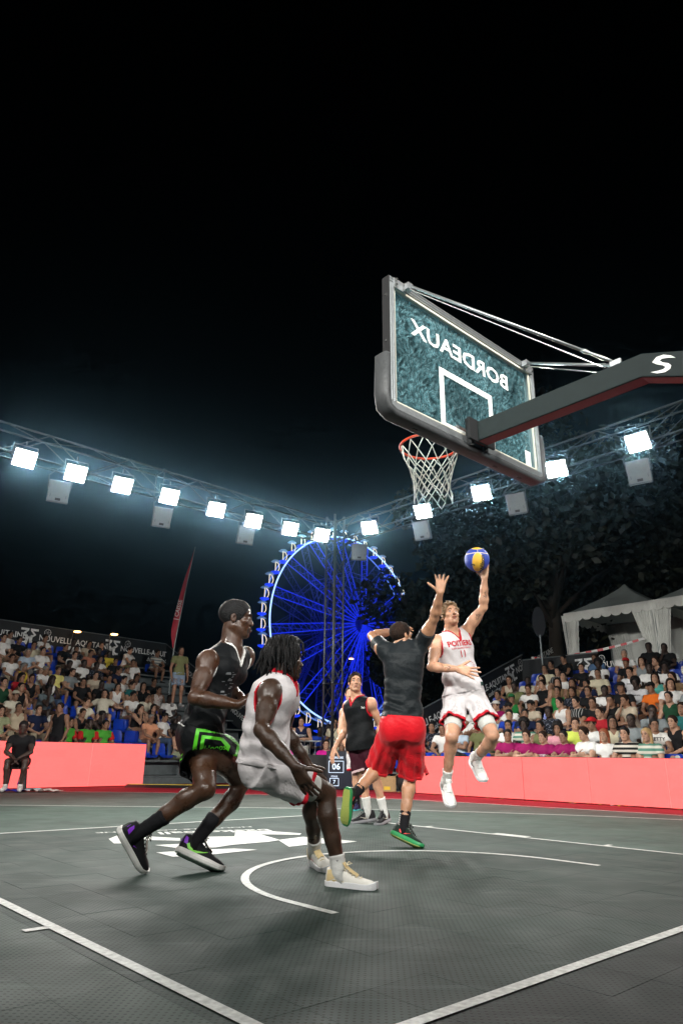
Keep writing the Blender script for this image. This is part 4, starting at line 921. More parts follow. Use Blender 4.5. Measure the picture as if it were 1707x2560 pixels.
for k in range(14):
    a0, a1 = 2*math.pi*k/14, 2*math.pi*(k+1)/14; rr_ = .040; i = len(ringp)
    ringp += [(rr_*math.cos(a0), rr_*math.sin(a0)), (rr_*1.32*math.cos((a0+a1)/2), rr_*1.32*math.sin((a0+a1)/2)), (rr_*math.cos(a1), rr_*math.sin(a1)), (rr_*1.12*math.cos((a0+a1)/2), rr_*1.12*math.sin((a0+a1)/2))]; ringf.append((i, i+1, i+2, i+3))
decal('round_badge', ringp, ringf, cc+up4*L4*.40+rr4*.03, rr4, up4, n4, bvj, RED_TRIM, jersey4, .003, .4, 1)
decal('hem_label', [(-.022,-.018),(.022,-.018),(.022,.018),(-.022,.018)], [(0,1,2,3)], cc+up4*L4*.10+rr4*.115, rr4, up4, n4, bvj, mat('dark_green_label', (.02, .06, .05)), jersey4, .003, .4, 2)
for sgn in (1,): decal('side_panel', [(-.02,-.26),(.035,-.26),(.03,.10),(.0,.10)], [(0,1,2,3)], cc+up4*L4*.42+rr4*.10, nrm(-n4*.6+rr4*.5), up4, nrm(rr4*.9+n4*.35), bvj, RED_S, jersey4, .0028, .4, 4)
F, Bm, e4 = shorts(J4, 1.0, VOX, frac=.66, r0=.106, r1=.112, waist=.05, grow=.008, folds=5, amp=.015, seed=31)
sh4 = add_obj('shorts', F.mesh('shorts', 1), WHITE_J, p4); add_obj('hem_trim', Bm.mesh('hem_trim', 0), RED_TRIM, sh4)
for q in 'RL': add_obj('compression_tight', leg_sleeve(J4, q, .5, .84 if q == 'L' else .80, 1.0, VOX, .088, .072).mesh('compression_tight', 1), TIGHT_W, p4)
bvs = bvh_of(sh4); V2, Fq = text_mesh('CEP', .036, bold=.02); decal('short_logo', V2[:, :2], Fq, e4[0]+UZ*.07-IR*.06, IR, UZ, -IF-IR*.2, bvs, RED_TRIM, sh4, .003, .3, 1)
decal('short_logo', [(-.035,-.010),(.035,-.010),(.035,.010),(-.035,.010)], [(0,1,2,3)], e4[0]+UZ*.035-IR*.06, IR, UZ, -IF-IR*.2, bvs, RED_TRIM, sh4, .003, .3, 1)
shm4 = dict(upper=cloth('white_leather_shoe', (.74, .75, .73), .45, bump=.05), sole=mat('bright_white_rubber', (.80,.80,.82), rough=.4), lace=cloth('white_lace', (.78,.78,.76)))
for q in 'RL': make_shoe(J4['an'+q], J4['to'+q], J4['kn'+q], 1.06, shm4, p4, swoosh=dict(mat=mat('dark_mark', (.03,.03,.035)), k=.7)); make_sock(J4, q, .26, SOCK_W, p4, 1.0, .008)
INK = mat('tattoo_ink', (.06, .045, .04), rough=.5)
bvb = bvh_of(body4); rg = random.Random(8)
def tattoo(c, right, up_, n_, w, h, k, bv, root):
    P_ = []; F_ = []
    for i in range(k):
        x, y = rg.uniform(-w, w), rg.uniform(-h, h); a = rg.uniform(0, 3); l = rg.uniform(.006,.016); t_ = .0018; dx, dy = math.cos(a), math.sin(a); j = len(P_)
        P_ += [(x-dx*l-dy*t_, y-dy*l+dx*t_), (x+dx*l-dy*t_, y+dy*l+dx*t_), (x+dx*l+dy*t_, y+dy*l-dx*t_), (x-dx*l+dy*t_, y-dy*l-dx*t_)]; F_.append((j, j+1, j+2, j+3))
    decal('tattoo', P_, F_, c, right, up_, n_, bv, INK, root, .0015, .12, 0)
ua = J4['elL']-J4['shL']; tattoo(J4['shL']+ua*.62, nrm(np.cross(ua, IF)), nrm(ua), -IF, .018, .04, 16, bvb, p4)
fa = J4['wrL']-J4['elL']; tattoo(J4['elL']+fa*.40, nrm(np.cross(fa, IF)), nrm(fa), -IF, .016, .04, 14, bvb, p4)
fr = J4['wrR']-J4['elR']; tattoo(J4['elR']+fr*.55, nrm(fr), UZ, -IF, .05, .02, 16, bvb, p4)

# watching player in black tank top and maroon shorts
B5 = ground(POSE['P5']['pel']); J5 = relJ(POSE['P5'], B5)
S5 = dict(s=.93, bulk=.98, skin=S_FAIR, hair='quiff', hairmat=HAIR_BROWN, beard=.25,
    head=dict(fwd=dirv(.10, -.95, .16), up=dirv(.02, .15, 1), s=.97, gaze=(.5, 1, .35)), bend=None,
    hands=dict(R=dict(d=dirv(-.30, -.1, -.95), n=dirv(.6, .5, -.2), curl=(.2,.22,.25,.28), spread=.12, side=1), L=dict(d=dirv(.0, -.4, -.9), n=dirv(-.6, .3, 0), side=-1)))
p5, body5, ax5, fw5, rc5, up5 = finish_player('player', 'watching player in loose black tank top with red edging and maroon shorts', B5, J5, S5)
wr5 = lambda u, v, t: .005*np.sin(24*u+8*t)*np.clip(1.0-t, 0, 1.2)+.003*np.sin(20*t+20*u)
F, Tm, Hm, q5 = torso_cloth(J5, .96, VOX, grow=.024, hem=-.30, wr=wr5, m=1.02, strap_at=.80, hole=1.25, neck_s=1.1)
jersey5 = add_obj('tank_top', F.mesh('tank_top', 1), BLACK_J, p5); add_obj('trim', Tm.mesh('trim', 0), RED_TRIM, jersey5)
bvj = bvh_of(jersey5); V2, Fq = text_mesh('3x3', .03, bold=.02); decal('small_mark', V2[:, :2], Fq, J5['pel']+up5*q5[3]*.74+IR*.05, IR, UZ, -IF, bvj, WHITE_TRIM, jersey5, .003, .4, 0)
F, Bm, e5 = shorts(J5, .98, VOX, frac=.95, r0=.112, r1=.125, waist=.13, folds=6, amp=.008, seed=41)
sh5 = add_obj('shorts', F.mesh('shorts', 1), MAROON, p5); add_obj('hem_trim', Bm.mesh('hem_trim', 0), cloth('pale_pink_trim', (.62,.45,.46)), sh5)
shm5 = dict(upper=cloth('black_shoe_plain', (.02,.02,.022), .5), sole=mat('grey_rubber', (.30,.30,.32), rough=.5), out=RUB_B, lace=cloth('black_lace', (.02,.02,.02)))
for q in 'RL': make_shoe(J5['an'+q], J5['to'+q], J5['kn'+q], .98, shm5, p5, swoosh=dict(mat=mat('cream_mark', (.72,.66,.55)), k=.7)); make_sock(J5, q, .42, SOCK_W, p5, .95, .008)

# team-mate in white mostly hidden behind him
B6 = ground(POSE['P6']['pel']); J6 = relJ(POSE['P6'], B6)
S6 = dict(s=.93, bulk=.98, skin=S_FAIR, hair='crop', hairmat=HAIR_BROWN, beard=.2, head=dict(fwd=dirv(-.1, -1, 0), up=UZ, s=.96, detail=False),
    hands=dict(R=dict(d=dirv(.5, -.2, -.8), n=dirv(.6, .4, 0), side=1), L=dict(d=dirv(.0, -.4, -.9), n=dirv(-.6, .3, 0), side=-1)))
p6, body6, ax6, fw6, rc6, up6 = finish_player('player', 'player in white uniform with teal shoes, half hidden behind the black tank top', B6, J6, S6, .009)
F, Tm, Hm, q6 = torso_cloth(J6, .95, .009, grow=.02, hem=-.12, wr=wr5)
jersey6 = add_obj('jersey', F.mesh('jersey', 1), WHITE_J, p6); add_obj('trim', Tm.mesh('trim', 0), RED_TRIM, jersey6)
F, Bm, e6 = shorts(J6, .96, .009, frac=.85, r0=.112, r1=.13, folds=6, amp=.008, seed=51)
sh6 = add_obj('shorts', F.mesh('shorts', 1), WHITE_J, p6); add_obj('hem_trim', Bm.mesh('hem_trim', 0), RED_TRIM, sh6)
shm6 = dict(upper=cloth('navy_pink_shoe', (.03,.03,.09), .5, var=.5), sole=mat('teal_rubber', (.05,.45,.45), rough=.4), lace=cloth('black_lace', (.02,.02,.02)))
for q in 'RL': make_shoe(J6['an'+q], J6['to'+q], J6['kn'+q], .98, shm6, p6); make_sock(J6, q, .35, SOCK_B, p6, .95)

# ------------------------------------------------------------------ ground and court
def court_material(name, col, dot=0.45):
    m = bpy.data.materials.new(name); m.use_nodes = True; nt = m.node_tree; b = nt.nodes['Principled BSDF']; N = nt.nodes.new; K = nt.links.new
    geo = N('ShaderNodeNewGeometry'); sc = N('ShaderNodeVectorMath'); sc.operation = 'SCALE'; sc.inputs['Scale'].default_value = 1/.0232
    rot = N('ShaderNodeVectorRotate'); rot.rotation_type = 'Z_AXIS'; rot.inputs['Angle'].default_value = math.radians(45)
    K(geo.outputs['Position'], rot.inputs['Vector']); K(rot.outputs[0], sc.inputs[0])
    fr = N('ShaderNodeVectorMath'); fr.operation = 'FRACTION'; K(sc.outputs[0], fr.inputs[0])
    sb = N('ShaderNodeVectorMath'); sb.operation = 'SUBTRACT'; sb.inputs[1].default_value = (.5, .5, 0); K(fr.outputs[0], sb.inputs[0])
    ml = N('ShaderNodeVectorMath'); ml.operation = 'MULTIPLY'; ml.inputs[1].default_value = (1, 1, 0); K(sb.outputs[0], ml.inputs[0])
    ln = N('ShaderNodeVectorMath'); ln.operation = 'LENGTH'; K(ml.outputs[0], ln.inputs[0])
    mr = N('ShaderNodeMapRange'); mr.inputs[1].default_value = .17; mr.inputs[2].default_value = .27; mr.inputs[3].default_value = dot; mr.inputs[4].default_value = 1.0; K(ln.outputs['Value'], mr.inputs[0])
    n1 = N('ShaderNodeTexNoise'); n1.inputs['Scale'].default_value = .9; n1.inputs['Detail'].default_value = 8; n1.inputs['Roughness'].default_value = .68; K(geo.outputs['Position'], n1.inputs['Vector'])
    r1 = N('ShaderNodeMapRange'); r1.inputs[1].default_value = .3; r1.inputs[2].default_value = .7; r1.inputs[3].default_value = .68; r1.inputs[4].default_value = 1.30; K(n1.outputs['Fac'], r1.inputs[0])
    st = N('ShaderNodeVectorMath'); st.operation = 'MULTIPLY'; st.inputs[1].default_value = (1.2, 9.0, 1); rt = N('ShaderNodeVectorRotate'); rt.rotation_type = 'Z_AXIS'; rt.inputs['Angle'].default_value = .7
    K(geo.outputs['Position'], rt.inputs['Vector']); K(rt.outputs[0], st.inputs[0])
    n2 = N('ShaderNodeTexNoise'); n2.inputs['Scale'].default_value = 1.6; n2.inputs['Detail'].default_value = 7; K(st.outputs[0], n2.inputs['Vector'])
    r2 = N('ShaderNodeMapRange'); r2.inputs[1].default_value = .58; r2.inputs[2].default_value = .78; r2.inputs[3].default_value = 0; r2.inputs[4].default_value = .55; K(n2.outputs['Fac'], r2.inputs[0])
    m1 = N('ShaderNodeMath'); m1.operation = 'MULTIPLY'; K(mr.outputs[0], m1.inputs[0]); K(r1.outputs[0], m1.inputs[1])
    mx = N('ShaderNodeMix'); mx.data_type = 'RGBA'; mx.blend_type = 'MULTIPLY'; mx.inputs[0].default_value = 1; mx.inputs[6].default_value = (*col, 1); K(m1.outputs[0], mx.inputs[7])
    my = N('ShaderNodeMix'); my.data_type = 'RGBA'; K(r2.outputs[0], my.inputs[0]); K(mx.outputs[2], my.inputs[6]); my.inputs[7].default_value = (*[min(1, c*1.5+.03) for c in col], 1)
    K(my.outputs[2], b.inputs['Base Color']); b.inputs['Specular IOR Level'].default_value = .12
    n3 = N('ShaderNodeTexNoise'); n3.inputs['Scale'].default_value = 3.0; K(geo.outputs['Position'], n3.inputs['Vector'])
    r3 = N('ShaderNodeMapRange'); r3.inputs[3].default_value = .50; r3.inputs[4].default_value = .78; K(n3.outputs['Fac'], r3.inputs[0]); K(r3.outputs[0], b.inputs['Roughness'])
    bp = N('ShaderNodeBump'); bp.inputs['Strength'].default_value = .5; bp.inputs['Distance'].default_value = .004; K(mr.outputs[0], bp.inputs['Height']); K(bp.outputs[0], b.inputs['Normal'])
    return m
C_KEY = court_material('tile_key', (.034, .055, .047)); C_TWO = court_material('tile_court', (.062, .092, .078)); C_OUT = court_material('tile_border', (.018, .028, .025))
C_RED = court_material('tile_red', (.30, .014, .026)); C_MID = court_material('tile_far', (.080, .090, .080))
ASPH = mat('asphalt', (.030, .031, .033), rough=.9, var=.4, scale=4, bump=.5, bscale=60)
g = add_obj('ground', mesh_np('ground', [(-90,-90,-.03),(170,-90,-.03),(170,170,-.03),(-90,170,-.03)], [(0,1,2,3)], False), ASPH); tag(g, kind='structure')
TILE = 2.5/9
def resample(pts, n=60):
    P = np.array(pts); d = np.r_[0, np.cumsum(np.linalg.norm(np.diff(P, axis=0), axis=1))]; t = np.linspace(0, d[-1], n)
    Q = np.stack([np.interp(t, d, P[:, i]) for i in range(2)], 1)
    for _ in range(14): Q[1:-1] = Q[1:-1]*.5+.25*(Q[:-2]+Q[2:])
    return Q
OUT_L = resample(LINE_OUTER, 80); TWO_L = resample(LINE_TWO, 80)
def beyond(P, x, y):    # is the point past the curved line, seen from the hoop?
    i = np.argmin((P[:, 0]-x)**2+(P[:, 1]-y)**2); j = min(max(i, 1), len(P)-2); t = P[j+1]-P[j-1]; n = np.array([-t[1], t[0]]); n = -n if np.dot(n, np.array([0, 1.6])-P[j]) > 0 else n
    return np.dot(np.array([x, y])-P[j], n) > 0
tile_mb = MB(); h = TILE/2-.0003
tile_mb.add([(-h,-h,-.02),(h,-h,-.02),(h,h,-.02),(-h,h,-.02),(-h,-h,-.0008),(h,-h,-.0008),(h,h,-.0008),(-h,h,-.0008),(-h+.0005,-h+.0005,0),(h-.0005,-h+.0005,0),(h-.0005,h-.0005,0),(-h+.0005,h-.0005,0)],
    [(0,1,5,4),(1,2,6,5),(2,3,7,6),(3,0,4,7),(4,5,9,8),(5,6,10,9),(6,7,11,10),(7,4,8,11),(8,9,10,11)])
court = empty('court_floor'); tag(court, kind='structure')
tile_me = {}; cells = []
for i in range(-30, 31):
    for j in range(-11, 56):
        x, y = (i+.5)*TILE, (j+.5)*TILE; d = np.array([x, y])-np.array(CAM_POS[:2]); dep = d@np.array([_f[0], _f[1]])/math.cos(PITCH)
        lat = d@IR[:2]
        if dep > .2:
            q = np.array([x, y, 0])-np.array(CAM_POS); z_ = q@_f; sx = (q@_r)/z_; sy = (q@_u)/z_
            vis = abs(sx) < .53 and -.78 < sy < .4
        else: vis = False
        if abs(x) < 2.5 and 0 < y < 5.8: k = 'key'
        elif y < 0: k = 'out'
        elif beyond(OUT_L, x, y) and (y > 1.5): k = 'red'
        elif beyond(TWO_L, x, y): k = 'mid'
        else: k = 'two'
        cells.append((not vis, dep if vis else 99, x, y, k))
cells.sort(); MK = dict(key=C_KEY, two=C_TWO, out=C_OUT, red=C_RED, mid=C_MID)
rest = {}
for n_, (_, _, x, y, k) in enumerate(cells):
    if n_ < 300:
        if k not in tile_me: tile_me[k] = tile_mb.mesh('tile'); tile_me[k].materials.append(MK[k])
        o = bpy.data.objects.new('tile', tile_me[k]); o.location = (x, y, random.uniform(-.0006, .0004)); link(o, court)
    else: rest.setdefault(k, MB()).add([(vx+x, vy+y, vz) for vx, vy, vz in tile_mb.v], tile_mb.f)
for k, mb in rest.items(): o = mb.build('distant_tiles', MK[k], court); tag(o, kind='stuff')
PAINT = mat('white_court_paint', (.56, .58, .55), rough=.5, var=.30, scale=34, bump=.25, bscale=120)
def ground_poly(name, polys, z=.004):
    mb = MB()
    for p in polys: mb.add([(q[0], q[1], z) for q in p], [tuple(range(len(p)))])
    me = mb.mesh(name); o = add_obj(name, me, PAINT, court)
    for pl_ in me.polygons:
        if pl_.normal.z < 0: pl_.flip()
    return o
def strip(name, pts, w, z=.004):
    P = np.array([p[:2] for p in pts], float); T = np.gradient(P, axis=0); T /= np.linalg.norm(T, axis=1)[:, None]+1e-9; Nn = np.stack([-T[:, 1], T[:, 0]], 1)*w/2
    return ground_poly(name, [[P[i]-Nn[i], P[i+1]-Nn[i+1], P[i+1]+Nn[i+1], P[i]+Nn[i]] for i in range(len(P)-1)], z)
R_ = lambda x0, x1, y0, y1: [(x0,y0),(x1,y0),(x1,y1),(x0,y1)]
ground_poly('lane_line', [R_(-2.45,-2.40,0,5.75)]); ground_poly('lane_line', [R_(2.40,2.45,0,5.75)]); ground_poly('free_throw_line', [R_(-2.45,2.45,5.75,5.80)])
ground_poly('base_line', [R_(-7.5,7.5,-.05,0)])
for sx in (-1, 1):
    for y0, y1 in ((1.75,1.80),(2.60,3.00),(3.85,3.90),(4.75,4.80)):
        ground_poly('lane_mark', [R_(*(sorted((sx*2.451, sx*2.55))), y0, y1)])
th_ = np.linspace(0, math.pi, 49); strip('charge_arc', [(1.275, 1.2), (1.275, 1.4)]+[(1.275*math.cos(a), 1.575+1.275*math.sin(a)) for a in th_]+[(-1.275, 1.4), (-1.275, 1.2)], .05)
strip('outer_line', OUT_L, .05); strip('two_point_line', TWO_L, .05)
for poly in LOGO_POLYS: ground_poly('court_logo', [poly])
for txt, (a, b), sz in (('basketball', LOGO_TEXT, .30), ('NOUVELLE-AQUITAINE', LOGO_TEXT2, .10)):
    a = np.array(a); b = np.array(b); V, Fc = text_mesh(txt, sz, bold=.02); V[:, 0] *= np.linalg.norm(b-a)/(V[:, 0].max()-V[:, 0].min())
    R = nrm(b-a); U = np.cross(UZ, R); P = (a+b)/2+V[:, :1]*R+V[:, 1:2]*U+UZ*.005
    add_obj('court_lettering', mesh_np('court_lettering', P, Fc, False), PAINT, court)

# ------------------------------------------------------------------ LED boards
def led_material():
    m = bpy.data.materials.new('led_screen'); m.use_nodes = True; nt = m.node_tree; b = nt.nodes['Principled BSDF']; N = nt.nodes.new; K = nt.links.new
    b.inputs['Base Color'].default_value = (.02, .02, .02, 1); b.inputs['Roughness'].default_value = .6
    tc = N('ShaderNodeTexCoord'); out = None
    for i, s in enumerate((64, 64)):
        w = N('ShaderNodeTexWave'); w.wave_type = 'BANDS'; w.bands_direction = 'X' if i == 0 else 'Z'; w.inputs['Scale'].default_value = 20.0 if i else 21.0; K(tc.outputs['Object'], w.inputs['Vector'])
        r = N('ShaderNodeMapRange'); r.inputs[3].default_value = .62; r.inputs[4].default_value = 1.22; K(w.outputs['Fac'], r.inputs[0])
        if out is None: out = r.outputs[0]
        else:
            mm = N('ShaderNodeMath'); mm.operation = 'MULTIPLY'; K(out, mm.inputs[0]); K(r.outputs[0], mm.inputs[1]); out = mm.outputs[0]
    sn = N('ShaderNodeVectorMath'); sn.operation = 'SNAP'; sn.inputs[1].default_value = (.32, 9, .16); K(tc.outputs['Object'], sn.inputs[0])
    n = N('ShaderNodeTexWhiteNoise'); K(sn.outputs[0], n.inputs['Vector'])
    r = N('ShaderNodeMapRange'); r.inputs[3].default_value = .96; r.inputs[4].default_value = 1.04; K(n.outputs['Value'], r.inputs[0])
    m2 = N('ShaderNodeMath'); m2.operation = 'MULTIPLY'; K(out, m2.inputs[0]); K(r.outputs[0], m2.inputs[1])
    m3 = N('ShaderNodeMath'); m3.operation = 'MULTIPLY'; K(m2.outputs[0], m3.inputs[0]); m3.inputs[1].default_value = LED_POWER
    b.inputs['Emission Color'].default_value = (2.0, .235, .215, 1); K(m3.outputs[0], b.inputs['Emission Strength'])
    return m
LED_POWER = .80
LED = led_material(); BLACK_M = mat('black_metal', (.014, .014, .015), rough=.5, metal=.3)
def led_board(a, b, z0, z1, n, label):
    a = np.array([*a, 0.]); b = np.array([*b, 0.]); d = nrm(b-a); L = np.linalg.norm(b-a); nr = np.array([d[1], -d[0], 0])
    root = empty('led_board', a, math.atan2(d[1], d[0])); tag(root, label, 'led board', 'pink LED boards round the court')
    for k in range(n):
        w = L/n; mb = MB(); mb.box(((k+.5)*w, 0, (z0+z1)/2), (w-.014, .05, z1-z0-.012)); pn = mb.build('panel', LED, root)
        c = MB(); c.box(((k+.5)*w, .055, (z0+z1)/2), (w-.004, .06, z1-z0)); c.build('cabinet', BLACK_M, pn)
        for q in (.12, .88):
            s = MB(); s.bar(((k+q)*w, .08, z1-.05), ((k+q)*w, .50, z0), .03); s.bar(((k+q)*w, .05, z0+.02), ((k+q)*w, .55, z0+.02), .03); s.build('brace', BLACK_M, root)
    return root
LE = np.array([math.cos(math.radians(6.23)), math.sin(math.radians(6.23)), 0]); LN = np.array([-LE[1], LE[0], 0]); LP = np.array([1.69, 14.54, 0])
led_board((LP-LE*4.3)[:2], (LP+LE*2.9)[:2], .012, .960, 5, 'pink glowing LED board in front of the far stand, behind the seated man')
led_board((7.94, 8.95), (7.94, -3.2), .012, .762, 9, 'long pink glowing LED board along the side stand, under the leaping shooter')

# ------------------------------------------------------------------ lighting rig: trusses, tower, floodlights
ALU = mat('truss_aluminium', (.060, .068, .072), rough=.55, metal=.4, var=.1, scale=8)
DARKALU = mat('dark_truss', (.10, .11, .12), rough=.45, metal=.8)
def truss(name, a, b, w, h, pitch, label, m=ALU, rc=.022, rb=.010, vertical=False, group=None):
    """box truss between the centres of its ends; chords and zigzag braces are parts"""
    a = np.asarray(a, float); b = np.asarray(b, float); d = nrm(b-a); L = np.linalg.norm(b-a)
    if vertical: x, y = np.array([1., 0, 0]), np.array([0, 1., 0])
    else: x = nrm(np.cross(d, UZ)); y = UZ
    root = empty(name, a); tag(root, label, 'truss', group)
    cs = [x*w/2*i+y*h/2*j for i, j in ((-1,-1),(1,-1),(1,1),(-1,1))]
    for c in cs: MB().tube([c, c+d*L], rc, 8).build('chord', m, root, smooth=True)
    n = max(1, int(round(L/pitch)))
    for s in range(4):
        c0, c1 = cs[s], cs[(s+1) % 4]; mb = MB()
        for k in range(n):
            p, q = (c0, c1) if (k+s//2) % 2 == 0 else (c1, c0); mb.tube([p+d*L*k/n, q+d*L*(k+1)/n], rb, 5, cap=False)
        mb.build('lacing', m, root, smooth=True)
    for k in range(0, n+1, 6):
        mb = MB()
        for s in range(4): mb.tube([cs[s]+d*L*k/n, cs[(s+1) % 4]+d*L*k/n], rb, 5, cap=False)
        for s in range(4): mb.tube([cs[s]+d*(L*k/n-.04), cs[s]+d*(L*k/n+.04)], rc*1.5, 8)
        mb.build('joint_frame', m, root, smooth=True)
    return root
ZT = 6.62; YF, XS, YN, XW = 12.1, 8.3, -5.4, -7.6
truss('lighting_truss', (XS-.25, YF, ZT), (XW, YF, ZT), .40, .56, .88, 'aluminium truss carrying a row of floodlights over the far stand', group='lighting trusses')
truss('lighting_truss', (XS, YF-.25, ZT), (XS, YN, ZT), .40, .56, .88, 'aluminium truss of floodlights over the side stand, behind the backboard', group='lighting trusses')
truss('lighting_truss', (XW, YF-.25, ZT), (XW, YN, ZT), .40, .56, .88, 'aluminium floodlight truss above the near-side edge of the court', group='lighting trusses')
truss('lighting_truss', (XW+.25, YN, ZT), (XS-.25, YN, ZT), .40, .56, .88, 'aluminium floodlight truss above the near end of the court', group='lighting trusses')
TW = (8.18, 11.98)
truss('truss_tower', (TW[0], TW[1], 0), (TW[0], TW[1], 7.1), .34, .34, .42, 'slim upright truss tower at the corner, in front of the blue wheel', DARKALU, .026, .012, True)
truss('truss_tower', (XW, YF, 0), (XW, YF, 7.1), .34, .34, .42, 'upright truss tower at the far near-side corner', DARKALU, .026, .012, True)
truss('truss_tower', (XW, YN, 0), (XW, YN, 7.1), .34, .34, .42, 'upright truss tower behind the photographer', DARKALU, .026, .012, True)
truss('truss_tower', (XS, YN, 0), (XS, YN, 7.1), .34, .34, .42, 'upright truss tower behind the hoop', DARKALU, .026, .012, True)
FLOOD = mat('floodlight_led', (.8, .8, .8), rough=.4, emit=(1.0, .985, .95), estr=38.0)
HOUSE = mat('lamp_housing', (.08, .085, .09), rough=.5, metal=.5); GREYBOX = mat('grey_box', (.13, .145, .15), rough=.5, var=.06)
def floodlight(p, aim, label, power, spread=110, w=.38, h=.32):
    p = np.asarray(p, float); aim = np.asarray(aim, float)+[random.uniform(-.9, .9), random.uniform(-.9, .9), random.uniform(-.3, .6)]; d = nrm(aim-p); x = nrm(np.cross(d, UZ)); y = np.cross(x, d)
    root = empty('floodlight', p); tag(root, label, 'floodlight', 'floodlights on the trusses')
    mb = MB(); mb.box(-d*.05, (w+.04, h+.04, .07), (x, y, d))
    for k in range(7): mb.box(-d*.11+x*(-w/2+.03+k*(w-.06)/6), (.012, h*.8, .06), (x, y, d))
    mb.build('housing', HOUSE, root)
    MB().box(-d*.008, (w, h, .01), (x, y, d)).build('lens', FLOOD, root, bevel=.004)
    yk = MB(); yk.bar(x*(w/2+.035)-d*.04, x*(w/2+.035)-d*.06+UZ*.26, .03, .008); yk.bar(-x*(w/2+.035)-d*.04, -x*(w/2+.035)-d*.06+UZ*.26, .03, .008); yk.bar(x*(w/2+.04)-d*.06+UZ*.26, -x*(w/2+.04)-d*.06+UZ*.26, .03, .008); yk.tube([-d*.06+UZ*.26, -d*.06+UZ*.36], .018, 8)
    yk.build('yoke', HOUSE, root)
    L = bpy.data.lights.new('floodlight_beam', 'AREA'); L.shape = 'RECTANGLE'; L.size = w; L.size_y = h; L.energy = power; L.color = (1.0, .985, .93); L.spread = math.radians(spread)
    o = bpy.data.objects.new('floodlight_beam', L); COL.objects.link(o); o.parent = root; o.location = d*.012; o.rotation_euler = Vector(d).to_track_quat('-Z', 'Y').to_euler()
    return root
ORD = ['first', 'second', 'third', 'fourth', 'fifth', 'sixth', 'seventh', 'eighth', 'ninth', 'tenth', 'eleventh', 'twelfth', 'thirteenth', 'fourteenth', 'fifteenth', 'sixteenth', 'seventeenth', 'eighteenth', 'nineteenth', 'twentieth', 'twenty-first', 'twenty-second', 'twenty-third', 'twenty-fourth']
P_VIS, P_NEAR = 44.0, 84.0
for i, p in enumerate(LAMP_FAR): floodlight(p, (p[0]*.55, 3.0, .6), 'lit floodlight, %s from the left on the far truss' % ORD[i], P_VIS)
for i, p in enumerate(LAMP_SIDE): floodlight(p, (0.5, p[1]*.7-.4, .6), 'lit floodlight, %s from the tower along the side truss' % ORD[i], P_VIS)
for i in range(4): floodlight((XW+.4, -2.6+4.2*i, 6.15), (7.0, 2.2+2.4*i, .9), 'lit floodlight on the near-side truss, %s from the near corner' % ORD[i], P_NEAR, 66)
for i in range(3): floodlight((-4.6+4.6*i, YN+.4, 6.15), (1.2+2.0*i, 12.5, 1.0), 'lit floodlight on the near-end truss, %s from the near corner' % ORD[i], P_NEAR, 66)
def hanging_box(p, face, label):
    p = np.asarray(p, float); d = nrm(face); x = nrm(np.cross(d, UZ)); y = np.cross(x, d)
    root = empty('speaker_box', p); tag(root, label, 'speaker', 'grey boxes hung under the trusses')
    MB().box((0,0,0), (.40, .42, .12), (x, y, d)).build('box', GREYBOX, root, bevel=.006)
    MB().box(-y*.225, (.40, .03, .13), (x, y, d)).build('lower_edge', HOUSE, root)
    MB().box(d*.062-y*.165, (.10, .05, .01), (x, y, d)).build('handle', BLACK_M, root)
    for q in (-1, 1): MB().box(d*.062+x*q*.15-y*.10, (.012, .06, .006), (x, y, d)).build('latch', HOUSE, root)
    yk = MB(); yk.tube([x*.21, x*.23+y*.30, UZ*.55], .010, 6); yk.tube([-x*.21, -x*.23+y*.30, UZ*.55], .010, 6); yk.build('bracket', ALU, root)
for i, p in enumerate(BOX_FAR): hanging_box(p, (-.25, -1, -.35), 'grey speaker box under the far truss, %s from the left' % ORD[i])
for i, p in enumerate(BOX_SIDE): hanging_box(p, (-1, -.25, -.35), 'grey speaker box under the side truss, %s from the tower' % ORD[i])
hanging_box((TW[0]+.30, TW[1]-.65, 6.0), (-.6, -.9, -.2), 'small grey box clamped by the truss corner')

# ------------------------------------------------------------------ basketball hoop
hoop = empty('basketball_hoop', (0, -2.4, 0)); tag(hoop, 'basketball hoop with glass backboard reading BORDEAUX, seen from behind', 'hoop')
HO = np.array([0, 2.4, 0.0])
def hp(x, y, z): return np.array([x, y, z])+HO
FRAME = mat('brushed_frame', (.36, .38, .39), rough=.35, metal=.8, var=.08, scale=30); PAD = mat('black_padding', (.045, .048, .05), rough=.55, var=.15, scale=40, bump=.15, bscale=200)
ARM = mat('grey_painted_steel', (.013, .020, .020), rough=.55, spec=.2, var=.08, scale=14); ORANGE = mat('orange_rim', (.80, .075, .03), rough=.4)
SQ = mat('white_print', (.86, .87, .84), rough=.6)
bb = empty('backboard', parent=hoop)
fr = MB()
fr.box(hp(0, 1.166, 3.925), (1.80, .067, .05)); fr.box(hp(0, 1.166, 2.925), (1.80, .067, .05)); fr.box(hp(-.875, 1.166, 3.425), (.05, .067, .95)); fr.box(hp(.875, 1.166, 3.425), (.05, .067, .95))
for z in (.012, -.012): fr.box(hp(0, 1.131, 3.925+z), (1.80, .006, .008)); 
for x in (-.875, .875):
    for q in (.012, -.012): fr.box(hp(x+q, 1.131, 3.425), (.008, .006, .95))
fr.build('frame', FRAME, bb)
for x in (-.9025, .9025): MB().box(hp(x, 1.166, 3.425), (.005, .069, 1.056)).build('side_plate', BLACK_M, bb)
inner = MB(); inner.box(hp(0, 1.150, 3.885), (1.68, .012, .016)); inner.box(hp(-.838, 1.150, 3.42), (.012, .012, .92)); inner.box(hp(.838, 1.150, 3.42), (.012, .012, .92)); inner.box(hp(0, 1.150, 2.962), (1.68, .012, .014)); inner.build('inner_lip', mat('cream_lip', (.62, .60, .50), rough=.5), bb)
